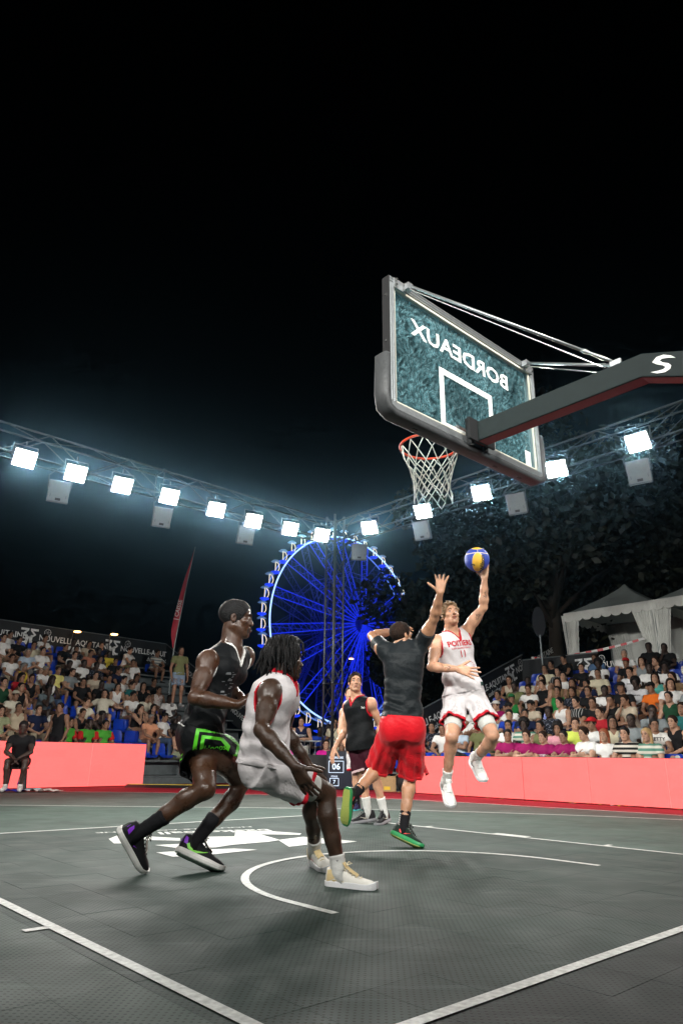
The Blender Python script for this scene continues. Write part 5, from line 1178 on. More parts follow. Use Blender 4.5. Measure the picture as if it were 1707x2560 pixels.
def glass_material():
    m = bpy.data.materials.new('smudged_glass'); m.use_nodes = True; nt = m.node_tree; nt.nodes.clear(); N = nt.nodes.new; K = nt.links.new
    out = N('ShaderNodeOutputMaterial'); tr = N('ShaderNodeBsdfTransparent'); tr.inputs[0].default_value = (.62, .82, .84, 1)
    df = N('ShaderNodeBsdfDiffuse'); df.inputs[0].default_value = (.30, .50, .55, 1); tl = N('ShaderNodeBsdfTranslucent'); tl.inputs[0].default_value = (.24, .46, .53, 1)
    gl = N('ShaderNodeBsdfGlossy'); gl.inputs['Roughness'].default_value = .08
    tc = N('ShaderNodeTexCoord'); wv = N('ShaderNodeTexNoise'); wv.inputs['Scale'].default_value = 5.5; wv.inputs['Detail'].default_value = 3; K(tc.outputs['Object'], wv.inputs['Vector'])
    mp = N('ShaderNodeVectorMath'); mp.operation = 'MULTIPLY_ADD'; mp.inputs[1].default_value = (.22, .22, .22); K(wv.outputs['Color'], mp.inputs[0]); K(tc.outputs['Object'], mp.inputs[2])
    st = N('ShaderNodeVectorMath'); st.operation = 'MULTIPLY'; st.inputs[1].default_value = (46, 1, 20); K(mp.outputs[0], st.inputs[0])
    n1 = N('ShaderNodeTexNoise'); n1.inputs['Scale'].default_value = 1.3; n1.inputs['Detail'].default_value = 6; n1.inputs['Roughness'].default_value = .65; K(st.outputs[0], n1.inputs['Vector'])
    n2 = N('ShaderNodeTexNoise'); n2.inputs['Scale'].default_value = 2.0; n2.inputs['Detail'].default_value = 3; K(tc.outputs['Object'], n2.inputs['Vector'])
    a1 = N('ShaderNodeMapRange'); a1.inputs[1].default_value = .45; a1.inputs[2].default_value = .66; a1.inputs[3].default_value = .08; a1.inputs[4].default_value = 1.0; K(n1.outputs['Fac'], a1.inputs[0])
    a2 = N('ShaderNodeMapRange'); a2.inputs[1].default_value = .3; a2.inputs[2].default_value = .7; a2.inputs[3].default_value = .45; a2.inputs[4].default_value = 1.0; K(n2.outputs['Fac'], a2.inputs[0])
    mu = N('ShaderNodeMath'); mu.operation = 'MULTIPLY'; K(a1.outputs[0], mu.inputs[0]); K(a2.outputs[0], mu.inputs[1])
    mk = N('ShaderNodeMath'); mk.operation = 'MULTIPLY'; mk.inputs[1].default_value = .66; K(mu.outputs[0], mk.inputs[0])
    s1 = N('ShaderNodeMixShader'); s1.inputs[0].default_value = .5; K(df.outputs[0], s1.inputs[1]); K(tl.outputs[0], s1.inputs[2])
    s2 = N('ShaderNodeMixShader'); K(mk.outputs[0], s2.inputs[0]); K(tr.outputs[0], s2.inputs[1]); K(s1.outputs[0], s2.inputs[2])
    s3 = N('ShaderNodeMixShader'); s3.inputs[0].default_value = .05; K(s2.outputs[0], s3.inputs[1]); K(gl.outputs[0], s3.inputs[2]); K(s3.outputs[0], out.inputs[0])
    return m
gl = MB(); gl.box(hp(0, 1.192, 3.425), (1.74, .012, .99)); gl.build('glass', glass_material(), bb)
sq = MB()
for x0, x1, z0, z1 in ((-.325,.325,3.42,3.47),(-.325,.325,2.975,3.02),(-.325,-.275,3.02,3.42),(.275,.325,3.02,3.42)): sq.box(hp((x0+x1)/2, 1.1835, (z0+z1)/2), (x1-x0, .002, z1-z0))
sq.build('target_square', SQ, bb)
MB().box(hp(.785, 1.1835, 3.045), (.075, .002, .17)).build('corner_mark', SQ, bb)
o = flat_text('lettering', 'BORDEAUX', hp(-.02, 1.1840, 3.675), (-1, 0, 0), (0, 0, 1), .185, SQ, bb, bold=.022, width=1.22); o.location.y -= .001
pd = MB(); prof = []
path = [hp(-.925, 1.18, 3.30), hp(-.935, 1.18, 3.0), hp(-.915, 1.18, 2.905), hp(-.85, 1.18, 2.875), hp(0, 1.18, 2.873), hp(.85, 1.18, 2.875), hp(.915, 1.18, 2.905), hp(.935, 1.18, 3.0), hp(.925, 1.18, 3.30)]
rings = []
for i, p in enumerate(path):
    d = nrm(path[min(i+1, 8)]-path[max(i-1, 0)]); n_ = np.array([d[2], 0, -d[0]]); ring = []
    for k in range(12):
        a = 2*math.pi*k/12; ca, sa = math.cos(a), math.sin(a); ring.append(p+n_*.030*math.copysign(abs(ca)**.5, ca)+np.array([0, 1, 0])*.060*math.copysign(abs(sa)**.5, sa))
    rings.append(ring)
pd.loft(rings); pad = pd.build('padding', PAD, bb, smooth=True)
for x in (-.62, -.30, .30, .62): MB().box(hp(x, 1.18, 2.843), (.045, .016, .006)).build('pad_slot', BLACK_M, pad)
BOLT = mat('bright_bolt', (.7, .7, .68), rough=.25, metal=1)
for sx in (-1, 1):
    br = MB(); br.box(hp(sx*.80, 1.126, 3.905), (.13, .012, .075)); br.box(hp(sx*.74, 1.10, 3.91), (.05, .05, .05)); br.build('corner_bracket', FRAME, bb)
    for z in (3.93, 3.885):
        for x in (.85, .765): MB().tube([hp(sx*x, 1.12, z), hp(sx*x, 1.105, z)], .011, 6).build('bolt', BOLT, bb)
for z in (3.80, 3.42, 3.05): MB().tube([hp(-.911, 1.165, z), hp(-.903, 1.165, z)], .009, 8).build('bolt', BOLT, bb)
arm = MB(); A0, A1, A2, A3 = hp(0, 1.10, 2.985), hp(0, -.16, 2.985), hp(0, -.95, 2.66), hp(0, -2.15, 2.05)
def sec(p, w, h, t): t = nrm(t); v = nrm(np.cross(np.array([1., 0, 0]), t)); X = np.array([1., 0, 0]); return [p+X*w/2*i+v*h/2*j for i, j in ((-1,-1),(1,-1),(1,1),(-1,1))]
arm.loft([sec(A0, .11, .155, A1-A0), sec(A1, .11, .155, (A1-A0)+(A2-A1)*.8), sec(A2, .13, .18, A2-A1), sec(A3, .15, .2, A3-A2)])
arm_o = arm.build('arm', ARM, hoop, bevel=.008)
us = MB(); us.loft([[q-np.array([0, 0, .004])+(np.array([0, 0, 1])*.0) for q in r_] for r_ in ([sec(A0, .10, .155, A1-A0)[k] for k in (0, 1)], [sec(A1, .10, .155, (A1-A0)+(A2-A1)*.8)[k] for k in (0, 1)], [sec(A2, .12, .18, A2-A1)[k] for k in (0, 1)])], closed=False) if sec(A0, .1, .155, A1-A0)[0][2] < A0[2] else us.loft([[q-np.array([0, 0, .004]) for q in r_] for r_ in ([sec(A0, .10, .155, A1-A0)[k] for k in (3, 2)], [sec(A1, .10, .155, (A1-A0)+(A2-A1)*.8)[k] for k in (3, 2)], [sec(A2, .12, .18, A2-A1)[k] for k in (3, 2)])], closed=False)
us.build('red_underside', mat('red_steel', (.30, .010, .016), rough=.5), arm_o)  # thin red sheet set just below the arm's lower face
MB().box(hp(0, 1.075, 2.985), (.30, .02, .17)).build('mount_plate', BLACK_M, hoop)
for q in (-1, 1): MB().box(hp(q*.085, 1.118, 2.985), (.03, .05, .22)).build('mount_bracket', BLACK_M, hoop)
for sx in (-1, 1):
    s0 = hp(sx*.74, 1.08, 3.91); s1 = hp(sx*.035, .02, 3.10); d = s1-s0
    MB().tube([s0, s0+d*.86], .011, 8).build('stay_rod', FRAME, hoop, smooth=True)
    MB().tube([s0+d*.86, s0+d*.88, s0+d*.90, s0+d*.95, s1], [.011, .017, .010, .014, .010], 8).build('turnbuckle', FRAME, hoop, smooth=True)
    MB().tube([s0+UZ*-.03, s1+np.array([sx*.02, .06, -.02])], .004, 5).build('safety_cable', BOLT, hoop)
    MB().box(hp(sx*.035, .0, 3.08), (.02, .07, .04)).build('rod_lug', FRAME, hoop)
# mark and lettering on the side of the arm
xm = -.0565
def arm_pt(t, v): 
    p = A1+(A2-A1)*t; tt = nrm(A2-A1); n_ = nrm(np.cross(np.array([1., 0, 0]), tt)); return p+n_*v
mk = MB()
c0 = arm_pt(.16, 0); tt = nrm(A2-A1); vv = nrm(np.cross(np.array([1., 0, 0]), tt)); vv = vv if vv[2] > 0 else -vv
sw = [(-.060,.010),(-.045,.038),(-.010,.050),(.030,.044),(.058,.030),(.020,.032),(-.012,.028),(-.022,.018),(-.004,.008),(.028,.002),(.045,-.010),(.045,-.028),(.022,-.046),(-.018,-.052),(-.055,-.044),(-.020,-.038),(.008,-.030),(.018,-.018),(.0,-.008),(-.032,-.002)]
Vs = [c0+tt*x*1.15+vv*z*1.15+np.array([-.0615, 0, 0]) for x, z in sw]
mk.add(Vs, [(0,1,2,7),(2,3,6,7),(3,4,5,6),(0,7,8,19),(19,8,9,18),(18,9,10,17),(17,10,11,16),(16,11,12,15),(15,12,13,14)])
mk.build('swirl_mark', SQ, arm_o)
flat_text('lettering', 'S', arm_pt(.33, -.004)+np.array([-.0640, 0, 0])+tt*.02, tt, vv, .11, SQ, arm_o, bold=.02, align='CENTER', shear=.15)
post = MB(); post.loft([sec(A3+np.array([0, -.02, -.05]), .16, .22, (0, -1, -.6)), sec(hp(0, -2.75, 1.3), .2, .24, (0, -.4, -1)), sec(hp(0, -2.9, .45), .24, .28, (0, -.2, -1))]); post.build('post', ARM, hoop, bevel=.01)
MB().box(hp(0, -3.0, .24), (1.1, 1.7, .46)).build('base', ARM, hoop, bevel=.03)
MB().box(hp(0, -2.10, .6), (.9, .12, 1.1)).build('front_pad', PAD, hoop, bevel=.03)
rim = MB(); n_ = 40
rim.tube([hp(.234*math.cos(2*math.pi*k/n_), 1.575+.234*math.sin(2*math.pi*k/n_), 3.05) for k in range(n_+1)], .010, 8)
rim_o = rim.build('rim', ORANGE, hoop, smooth=True)
wg = MB(); wg.add([hp(-.12, 1.205, 3.06), hp(.12, 1.205, 3.06), hp(.19, 1.44, 3.06), hp(-.19, 1.44, 3.06), hp(-.12, 1.205, 3.035), hp(.12, 1.205, 3.035), hp(.19, 1.44, 3.035), hp(-.19, 1.44, 3.035)], [(0,1,2,3),(7,6,5,4),(0,4,5,1),(1,5,6,2),(2,6,7,3),(3,7,4,0)])
wg.box(hp(0, 1.208, 3.0), (.24, .012, .13)); wg.build('rim_bracket', ORANGE, rim_o)
NETM = mat('white_net_cord', (.72, .70, .64), rough=.8)
rg = random.Random(2); NK = 12; rows = []
prof_n = [(.0, .226), (.09, .205), (.17, .175), (.24, .150), (.30, .138), (.36, .140), (.42, .150)]
for i, (dz, rr_) in enumerate(prof_n):
    rows.append([hp(rr_*math.cos(2*math.pi*(k+.5*(i % 2))/NK)+rg.uniform(-.006,.006)+.02*(dz/.42), 1.575+rr_*math.sin(2*math.pi*(k+.5*(i % 2))/NK)+rg.uniform(-.006,.006), 3.04-dz+rg.uniform(-.01,.01)*(i > 0)) for k in range(NK)])
for k in range(NK):     # twelve cords each way, looping down from the rim
    for s in (0, 1):
        pts = []; kk = k
        for i in range(len(rows)):
            pts.append(rows[i][kk % NK])
            if i % 2 == (0 if s else 1): kk += (1 if s == 0 else -1)
        MB().tube([p+np.array([rg.uniform(-.003,.003), rg.uniform(-.003,.003), 0]) for p in pts], .0042, 5).build('net_cord', NETM, rim_o, smooth=True)
    if k % 2 == 0:
        a, b = rows[-1][k], rows[-1][(k+1) % NK]; MB().tube([a, (a+b)/2-UZ*.05, b], .0042, 5).build('net_cord', NETM, rim_o, smooth=True)

# ------------------------------------------------------------------ ball
ball = empty('basketball', ball4); tag(ball, 'blue and yellow ribbed basketball balanced on the shooter\'s raised hand', 'ball')
bm = bmesh.new(); bmesh.ops.create_icosphere(bm, subdivisions=6, radius=.121)
YEL = mat('ball_yellow', (.80, .42, .03), rough=.5, bump=.5, bscale=260); BLU = mat('ball_blue', (.02, .05, .36), rough=.5, bump=.5, bscale=260); SEAM = mat('ball_seam', (.70, .52, .40), rough=.6)
vx = nrm(-IF*.86-IR*.10-UZ*.40); vz = nrm(UZ-vx*np.dot(UZ, vx)); vy = np.cross(vz, vx)
for f_ in bm.faces: f_.smooth = True
def ball_seg(p):
    d = nrm(np.array(p)); a, b, c = d@vx, d@vy, d@vz
    e = abs(b)**2/.46**2+(c+.10)**2/.80**2-1
    return a, b, c, e
parts_b = {'yellow_panel': [], 'blue_panel': [], 'seam': []}
for f_ in bm.faces:
    a, b, c, e = ball_seg(f_.calc_center_median())
    if abs(e) < .075: k = 'seam'
    elif e < 0: k = 'yellow_panel'
    else: k = 'seam' if (abs(c*.9-.62+.25*b*b) < .028 and a > -.2) or abs(b) < .022 else 'blue_panel'
    if c > .90: k = 'yellow_panel'
    parts_b[k].append(f_)
for k, fs in parts_b.items():
    vs_ = {}; V = []; Fc = []
    for f_ in fs:
        q = []
        for v in f_.verts:
            if v not in vs_: vs_[v] = len(V); V.append(np.array(v.co)*(1.0 if k != 'seam' else .992))
            q.append(vs_[v])
        Fc.append(tuple(q))
    add_obj(k, mesh_np(k, V, Fc), {'yellow_panel': YEL, 'blue_panel': BLU, 'seam': SEAM}[k], ball)
bm.free()
_t = bmesh.new(); bmesh.ops.create_icosphere(_t, subdivisions=4, radius=.122); _t.verts.index_update()
bvb_ = BVHTree.FromBMesh(_t); _t.free()
INKB = mat('ball_ink', (.02, .02, .02), rough=.6)
V2, Fq = text_mesh('Wilson', .062, bold=.03); decal('lettering', V2[:, :2], Fq, vy*-.0+IR*.045-UZ*.02, UZ, -IR, vx, bvb_, INKB, ball, .0015, .2, 1)
V2, Fq = text_mesh('3', .05, bold=.03); decal('lettering', V2[:, :2], Fq, -IR*.048-UZ*.04, UZ, -IR, vx, bvb_, INKB, ball, .0015, .2, 1)

# ------------------------------------------------------------------ stands
STEEL = mat('galvanised_steel', (.20, .23, .24), rough=.5, metal=.6, var=.15, scale=6); DECK = mat('grey_deck', (.09, .105, .11), rough=.7, var=.2, scale=5)
SEATB = mat('blue_plastic_seat', (.006, .045, .42), rough=.28, coat=.3); BANNER = mat('black_banner', (.010, .012, .014), rough=.6, bump=.2, bscale=8); BANTXT = mat('banner_print', (.80, .82, .82), rough=.7, var=.2, scale=12)
def seat_mesh():
    rings = []
    for y, z, w in ((.22,.000,.20),(.18,.035,.215),(.05,.030,.22),(-.12,.025,.215),(-.19,.05,.21),(-.215,.14,.21),(-.235,.26,.205),(-.25,.34,.185),(-.255,.365,.14)):
        rings.append([(x*w, y-.03*abs(x)**2*(-1 if z > .1 else 0), z+.028*abs(x)**3*(1 if z < .1 else .0)) for x in np.linspace(-1, 1, 9)])
    mb = MB(); mb.loft(rings, closed=False); mb.loft([[(p[0], p[1]-.012, p[2]-.014) for p in r] for r in rings], closed=False); return mb.mesh('bucket_seat', True)
SEAT_ME = seat_mesh(); SEAT_ME.materials.append(SEATB)
STAND = {
 'L': dict(P=LP, e=LE, n=LN, d0=1.30, step=.65, z0=.20, rise=.325, rows=11, lo=-5.0, hi=8.8, face=math.atan2(-LN[1], -LN[0])),
 'R': dict(P=np.array([7.94, 0, 0]), e=np.array([0, 1., 0]), n=np.array([1., 0, 0]), d0=.65, step=.70, z0=-.12, rise=.28, rows=10, lo=-4.0, hi=11.0, face=math.pi)}
taken = {}
for c in CROWD: taken.setdefault((c[0], c[1]), []).append(c[2])
for key, S in STAND.items():
    e, n, P = S['e'], S['n'], S['P']
    root = empty('grandstand', P+n*S['d0']); tag(root, 'raked grandstand of blue bucket seats behind the far pink LED board' if key == 'L' else 'raked grandstand of blue bucket seats behind the long side LED board', 'grandstand', 'grandstands')
    org = P+n*S['d0']
    for k in range(S['rows']):
        z = max(S['z0']+S['rise']*k, .02); c = n*(S['step']*k-.06)+e*(S['lo']+S['hi'])/2
        MB().box(c+UZ*(z-.03), (S['hi']-S['lo'], S['step']+.02, .05), (e, n, UZ)).build('deck', DECK, root)
        MB().box(c-n*(S['step']/2)+UZ*(z-S['rise']/2-.03), (S['hi']-S['lo'], .02, S['rise']-.06), (e, n, UZ)).build('riser', STEEL, root)
        MB().box(c+n*.02+UZ*(z+.36), (S['hi']-S['lo'], .05, .05), (e, n, UZ)).build('seat_beam', STEEL, root)
        sp = .50; tk = taken.get((key, k), [])
        t = S['lo']+.3
        while t < S['hi']-.2:
            q = org+n*(S['step']*k)+e*t+UZ*(z+.45)
            pc = q-np.array(CAM_POS); zz = pc@_f; sx = (pc@_r)/zz
            aisle = key == 'L' and 5.9 < t < 6.9
            if abs(sx) < .70 and not aisle and (key == 'R' or t < 5.6) and all(abs(t-a) > .24 for a in tk):
                o = bpy.data.objects.new('bucket_seat', SEAT_ME); o.location = q-org; o.rotation_euler = (0, 0, S['face']-math.pi/2); link(o, root)
            t += sp
        for a in tk:
            o = bpy.data.objects.new('bucket_seat', SEAT_ME); o.location = n*(S['step']*k)+e*a+UZ*(z+.45); o.rotation_euler = (0, 0, S['face']-math.pi/2); link(o, root)
    for t in np.arange(S['lo'], S['hi']+.1, 1.6):
        MB().bar(e*t-n*.35, e*t-n*.35+UZ*.38, .05).build('leg', STEEL, root)
    zt = S['z0']+S['rise']*(S['rows']-1); db = S['step']*(S['rows']-1)+.55
    # rail and dark banner along the back and down the end
    hi_b = S['hi']
    end = S['hi']
    for t in np.arange(S['lo'], hi_b+.01, 2.0): MB().tube([e*t+n*db, e*t+n*db+UZ*(zt+(1.48 if key == 'L' else .9))], .022, 6).build('rail_post', STEEL, root)
    zr_ = 1.50 if key == 'L' else 1.32
    MB().tube([e*(S['lo'] if key == 'L' else S['hi']-2.6)+n*db+UZ*(zt+zr_), e*hi_b+n*db+UZ*(zt+zr_)], .022, 8).build('top_rail', STEEL, root)
    MB().tube([e*end-n*.30+UZ*1.07, e*end+n*db+UZ*(zt+1.50)], .022, 8).build('side_rail', STEEL, root)
    S['zt'], S['db'], S['root'] = zt, db, root

def logo3x3(origin, right, up, s, parent, off=.012):
    """two mirrored angular threes over a crossing stroke"""
    three = [[(-.50,.50),(-.06,.50),(-.06,.38),(-.28,.18),(-.08,.06),(-.05,-.18),(-.22,-.36),(-.40,-.38),(-.40,-.24),(-.26,-.22),(-.20,-.10),(-.26,.04),(-.44,.04),(-.20,.34),(-.50,.36)]]
    tri = [(.0,-.02),(-.20,-.42),(-.08,-.42),(.0,-.22),(.08,-.42),(.20,-.42)]
    quads = [[(-.52,.50),(-.04,.50),(-.06,.37),(-.52,.37)], [(-.20,.37),(-.06,.37),(-.30,.12),(-.42,.16)], [(-.40,.14),(-.10,.12),(-.04,-.04),(-.22,.0)], [(-.22,.0),(-.04,-.04),(-.08,-.30),(-.20,-.22)], [(-.20,-.22),(-.08,-.30),(-.26,-.42),(-.46,-.40),(-.46,-.28),(-.28,-.28)],
             [(-.02,.06),(.02,.06),(.20,-.44),(.08,-.44)], [(-.02,.06),(.02,.06),(-.08,-.44),(-.20,-.44)]]
    polys = [[(x*s, y*s) for x, y in q] for q in quads]+[[(-x*s, y*s) for x, y in q][::-1] for q in quads[:5]]
    return shape2d('logo', polys, origin, right, up, BANTXT, parent, off)
def ball_badge(origin, right, up, r, parent, off=.012):
    polys = []
    for k in range(16):
        a0, a1 = 2*math.pi*k/16, 2*math.pi*(k+1)/16; polys.append([(r*math.cos(a0), r*math.sin(a0)), (r*math.cos(a1), r*math.sin(a1)), (.88*r*math.cos(a1), .88*r*math.sin(a1)), (.88*r*math.cos(a0), .88*r*math.sin(a0))])
    for a in (.2, 1.25, 2.3): polys.append([(r*math.cos(a), r*math.sin(a)), (r*math.cos(a+.06), r*math.sin(a+.06)), (-r*math.cos(a), -r*math.sin(a)), (-r*math.cos(a+.06), -r*math.sin(a+.06))])
    return shape2d('ball_badge', polys, origin, right, up, BANTXT, parent, off)
def banner_run(root, a, b, h, label, units, start=0.0, unit_len=3.6, flip=False, name='banner', slope_up=None):
    """dark cloth between two top points; prints repeat along it"""
    a = np.asarray(a, float); b = np.asarray(b, float); R = nrm(b-a); L = np.linalg.norm(b-a)
    U = UZ if slope_up is None else nrm(UZ-R*np.dot(UZ, R))
    bo = empty(name, a); tag(bo, label, 'banner', 'dark printed banners on the stand rails')
    nrm_ = nrm(np.cross(R, U)); mb = MB(); n = 24; rows = []
    for j in range(3): rows.append([R*L*i/n-UZ*(h*j/2)+nrm_*(.012*math.sin(i*1.7+j)) for i in range(n+1)])
    mb.loft(rows, closed=False); mb.loft([[p-nrm_*.01 for p in r] for r in rows], closed=False); mb.build('cloth', BANNER, bo, smooth=True)
    t = start
    while t < L:
        if 0.3 < t < L-.3: logo3x3(R*t-UZ*h*.46, R, U, h*.62, bo, .03)
        if t+unit_len*.55 < L+1.2 and t+unit_len*.20 > 0:
            ball_badge(R*(t+unit_len*.20)-UZ*h*.22, R, U, h*.13, bo, .03)
            flat_text('lettering', 'NOUVELLE-AQUITAINE', R*(t+unit_len*.54)-UZ*h*.44, R, U, h*.30, BANTXT, bo, off=.03, bold=.012, width=.92)
            flat_text('script_lettering', 'basketball', R*(t+unit_len*.62)-UZ*h*.72, R, U, h*.24, BANTXT, bo, off=.03, shear=.5)
        t += unit_len
    return bo
S = STAND['L']; o_ = S['P']+S['n']*(S['d0']+S['db']-.05)+UZ*(S['zt']+1.48)
banner_run(S['root'], o_+S['e']*S['lo'], o_+S['e']*S['hi'], .95, 'dark banner lettered NOUVELLE-AQUITAINE along the top of the far stand', 3, start=1.82, unit_len=3.19)
eL = S['P']+S['e']*(S['hi']+.02)
banner_run(S['root'], eL+S['n']*(S['d0']+S['db'])+UZ*(S['zt']+1.48), eL+S['n']*(S['d0']-.30)+UZ*1.05, .80, 'dark lettered banner sloping down the end rail of the far stand', 2, start=1.2, unit_len=3.2, slope_up=1)
S = STAND['R']; o_ = S['P']+S['n']*(S['d0']+S['db']-.05)+UZ*(S['zt']+1.30)
banner_run(S['root'], o_+S['e']*S['hi'], o_+S['e']*(S['hi']-2.6), .85, 'dark NOUVELLE banner at the back corner of the side stand by the tape', 2, start=-.75, unit_len=2.9)
eR = S['P']+S['e']*(S['hi']+.02)
banner_run(S['root'], eR+S['n']*(S['d0']-.30)+UZ*1.05, eR+S['n']*(S['d0']+S['db'])+UZ*(S['zt']+1.48), .85, 'dark NOUVELLE-AQUITAINE banner climbing the end rail of the side stand', 2, start=1.36, unit_len=2.8, slope_up=1)

# ------------------------------------------------------------------ spectators: seated templates, then one copy for each person
SKINS = dict(fair=skin('spectator_skin_fair', (.44, .25, .165), .5), tan=skin('spectator_skin_tan', (.27, .14, .085), .5), dark=skin('spectator_skin_dark', (.045, .025, .018), .5))
HAIRM = dict(black=HAIR_BLACK, brown=HAIR_BROWN, grey=mat('hair_grey', (.22, .21, .20), rough=.6, bump=.5, bscale=200), red=mat('hair_red', (.30, .075, .025), rough=.5, bump=.5, bscale=200), blond=mat('hair_blond', (.42, .27, .11), rough=.5, bump=.5, bscale=200))
SHIRT = dict(white=(.80,.79,.77), black=(.012,.012,.013), coral=(.55,.22,.14), navy=(.012,.018,.05), yellow=(.70,.55,.06), paleblue=(.45,.55,.66), lemon=(.72,.66,.22), grey=(.24,.27,.28), beige=(.50,.43,.33), slate=(.14,.18,.20), teal=(.02,.13,.13),
    red=(.42,.02,.03), darkgreen=(.015,.06,.03), ivory=(.66,.62,.50), sand=(.50,.42,.30), peach=(.72,.34,.20), sage=(.32,.35,.20), sagetop=(.36,.33,.24), maroon=(.28,.010,.10), olive=(.15,.16,.07), pink=(.66,.30,.36), lime=(.62,.72,.12), blue=(.02,.06,.42), cream=(.64,.58,.42),
    green=(.02,.22,.05), tan=(.20,.13,.07), jersey=(.74,.74,.76), orange=(.75,.16,.02), mint=(.10,.42,.36), denim=(.10,.18,.32), greenred=(.07,.34,.04), print=(.74,.72,.68), magenta=(.55,.015,.25))
def striped(name, a, b, scale, axis='Z', thr=.5):
    m = cloth(name, a); nt = m.node_tree; bs = nt.nodes['Principled BSDF']; tc = nt.nodes.new('ShaderNodeTexCoord'); w = nt.nodes.new('ShaderNodeTexWave'); w.wave_type = 'BANDS'; w.bands_direction = axis; w.inputs['Scale'].default_value = scale
    nt.links.new(tc.outputs['Object'], w.inputs['Vector']); cr_ = nt.nodes.new('ShaderNodeValToRGB'); cr_.color_ramp.interpolation = 'CONSTANT'; cr_.color_ramp.elements[0].color = (*a, 1); cr_.color_ramp.elements[1].color = (*b, 1); cr_.color_ramp.elements[1].position = thr
    nt.links.new(w.outputs['Fac'], cr_.inputs[0]); nt.links.new(cr_.outputs[0], bs.inputs['Base Color']); return m
PATT = dict(stripe=striped('shirt_white_grey_stripes', (.62,.60,.54), (.22,.25,.26), 3.2), bstripe=striped('shirt_black_white_stripes', (.60,.57,.50), (.015,.015,.015), 4.0), gstripe=striped('shirt_pale_green_stripes', (.62,.60,.52), (.10,.24,.18), 3.4), bstripe2=striped('shirt_black_pinstripes', (.012,.014,.014), (.35,.36,.36), 5.0, 'X', .8))
def spotted(name, a, b):
    m = cloth(name, a); nt = m.node_tree; bs = nt.nodes['Principled BSDF']; tc = nt.nodes.new('ShaderNodeTexCoord'); v = nt.nodes.new('ShaderNodeTexVoronoi'); v.inputs['Scale'].default_value = 26; nt.links.new(tc.outputs['Object'], v.inputs['Vector'])
    cr_ = nt.nodes.new('ShaderNodeValToRGB'); cr_.color_ramp.elements[0].color = (*b, 1); cr_.color_ramp.elements[1].color = (*a, 1); cr_.color_ramp.elements[0].position = .22; cr_.color_ramp.elements[1].position = .34; nt.links.new(v.outputs['Distance'], cr_.inputs[0]); nt.links.new(cr_.outputs[0], bs.inputs['Base Color']); return m
PATT['dots'] = spotted('shirt_dark_pattern', (.014,.016,.024), (.22,.24,.30)); PATT['floral'] = spotted('shirt_white_red_pattern', (.66,.62,.58), (.45,.05,.06))
def shirt_mat(k): return PATT[k] if k in PATT else cloth('shirt_'+k, SHIRT[k], bump=.25, bscale=60)
PANTS = [cloth('shorts_black', (.014,.014,.016)), cloth('shorts_beige', (.32,.27,.19)), cloth('jeans_blue', (.07,.11,.19)), cloth('shorts_navy', (.02,.025,.05)), cloth('shorts_grey', (.16,.16,.16)), cloth('shorts_white', (.55,.54,.50))]
SHOEM = [mat('trainer_white', (.62,.61,.58), rough=.6), mat('trainer_black', (.02,.02,.02), rough=.6), mat('trainer_grey', (.25,.25,.25), rough=.6)]
def sit_pose(kind):
    V = lambda *a: np.array(a, float)
    ly, lz = {'A': (.16, .56), 'B': (.0, .60), 'C': (-.02, .61), 'D': (.15, .56), 'E': (-.14, .58)}[kind]
    J = dict(pel=V(0,0,.10), nk=V(0, ly, lz), hd=V(0, ly+.05, lz+.155), hpR=V(.09,.02,.09), hpL=V(-.09,.02,.09), knR=V(.15,.45,.10), knL=V(-.15,.45,.10), anR=V(.13,.42,-.33), anL=V(-.13,.42,-.33), toR=V(.15,.64,-.42), toL=V(-.15,.64,-.42),
             shR=V(.175, ly-.01, lz-.055), shL=V(-.175, ly-.01, lz-.055))
    if kind == 'A': J.update(elR=V(.22,.36,.27), elL=V(-.22,.36,.27), wrR=V(.05,.50,.17), wrL=V(-.05,.50,.17)); h = dict(R=dict(d=(-.5,.3,-.8), n=(-.6,0,.3), side=1), L=dict(d=(.5,.3,-.8), n=(.6,0,.3), side=-1))
    elif kind == 'B': J.update(elR=V(.25,.08,.30), elL=V(-.25,.08,.30), wrR=V(.10,.28,.21), wrL=V(-.10,.28,.21)); h = dict(R=dict(d=(-.6,.7,-.2), n=(-.2,0,-1), side=1), L=dict(d=(.6,.7,-.2), n=(.2,0,-1), side=-1))
    elif kind == 'C': J.update(elR=V(.25,.16,.34), elL=V(-.25,.16,.34), wrR=V(-.02,.24,.40), wrL=V(.04,.22,.36)); h = dict(R=dict(d=(-1,-.1,.1), n=(0,-1,0), side=1), L=dict(d=(1,-.1,.1), n=(0,-1,0), side=-1))
    elif kind == 'D': J.update(elR=V(.16,.40,.27), elL=V(-.22,.32,.25), wrR=V(.05,.30,.52), wrL=V(.03,.44,.20)); h = dict(R=dict(d=(-.1,-.1,1), n=(-.5,-.6,0), side=1), L=dict(d=(.8,.3,-.2), n=(0,0,-1), side=-1))
    else: J.update(elR=V(.38,-.22,.38), elL=V(-.38,-.22,.38), wrR=V(.58,-.14,.36), wrL=V(-.58,-.14,.36)); h = dict(R=dict(d=(.8,.3,-.5), n=(0,0,-1), side=1), L=dict(d=(-.8,.3,-.5), n=(0,0,-1), side=-1))
    return J, h
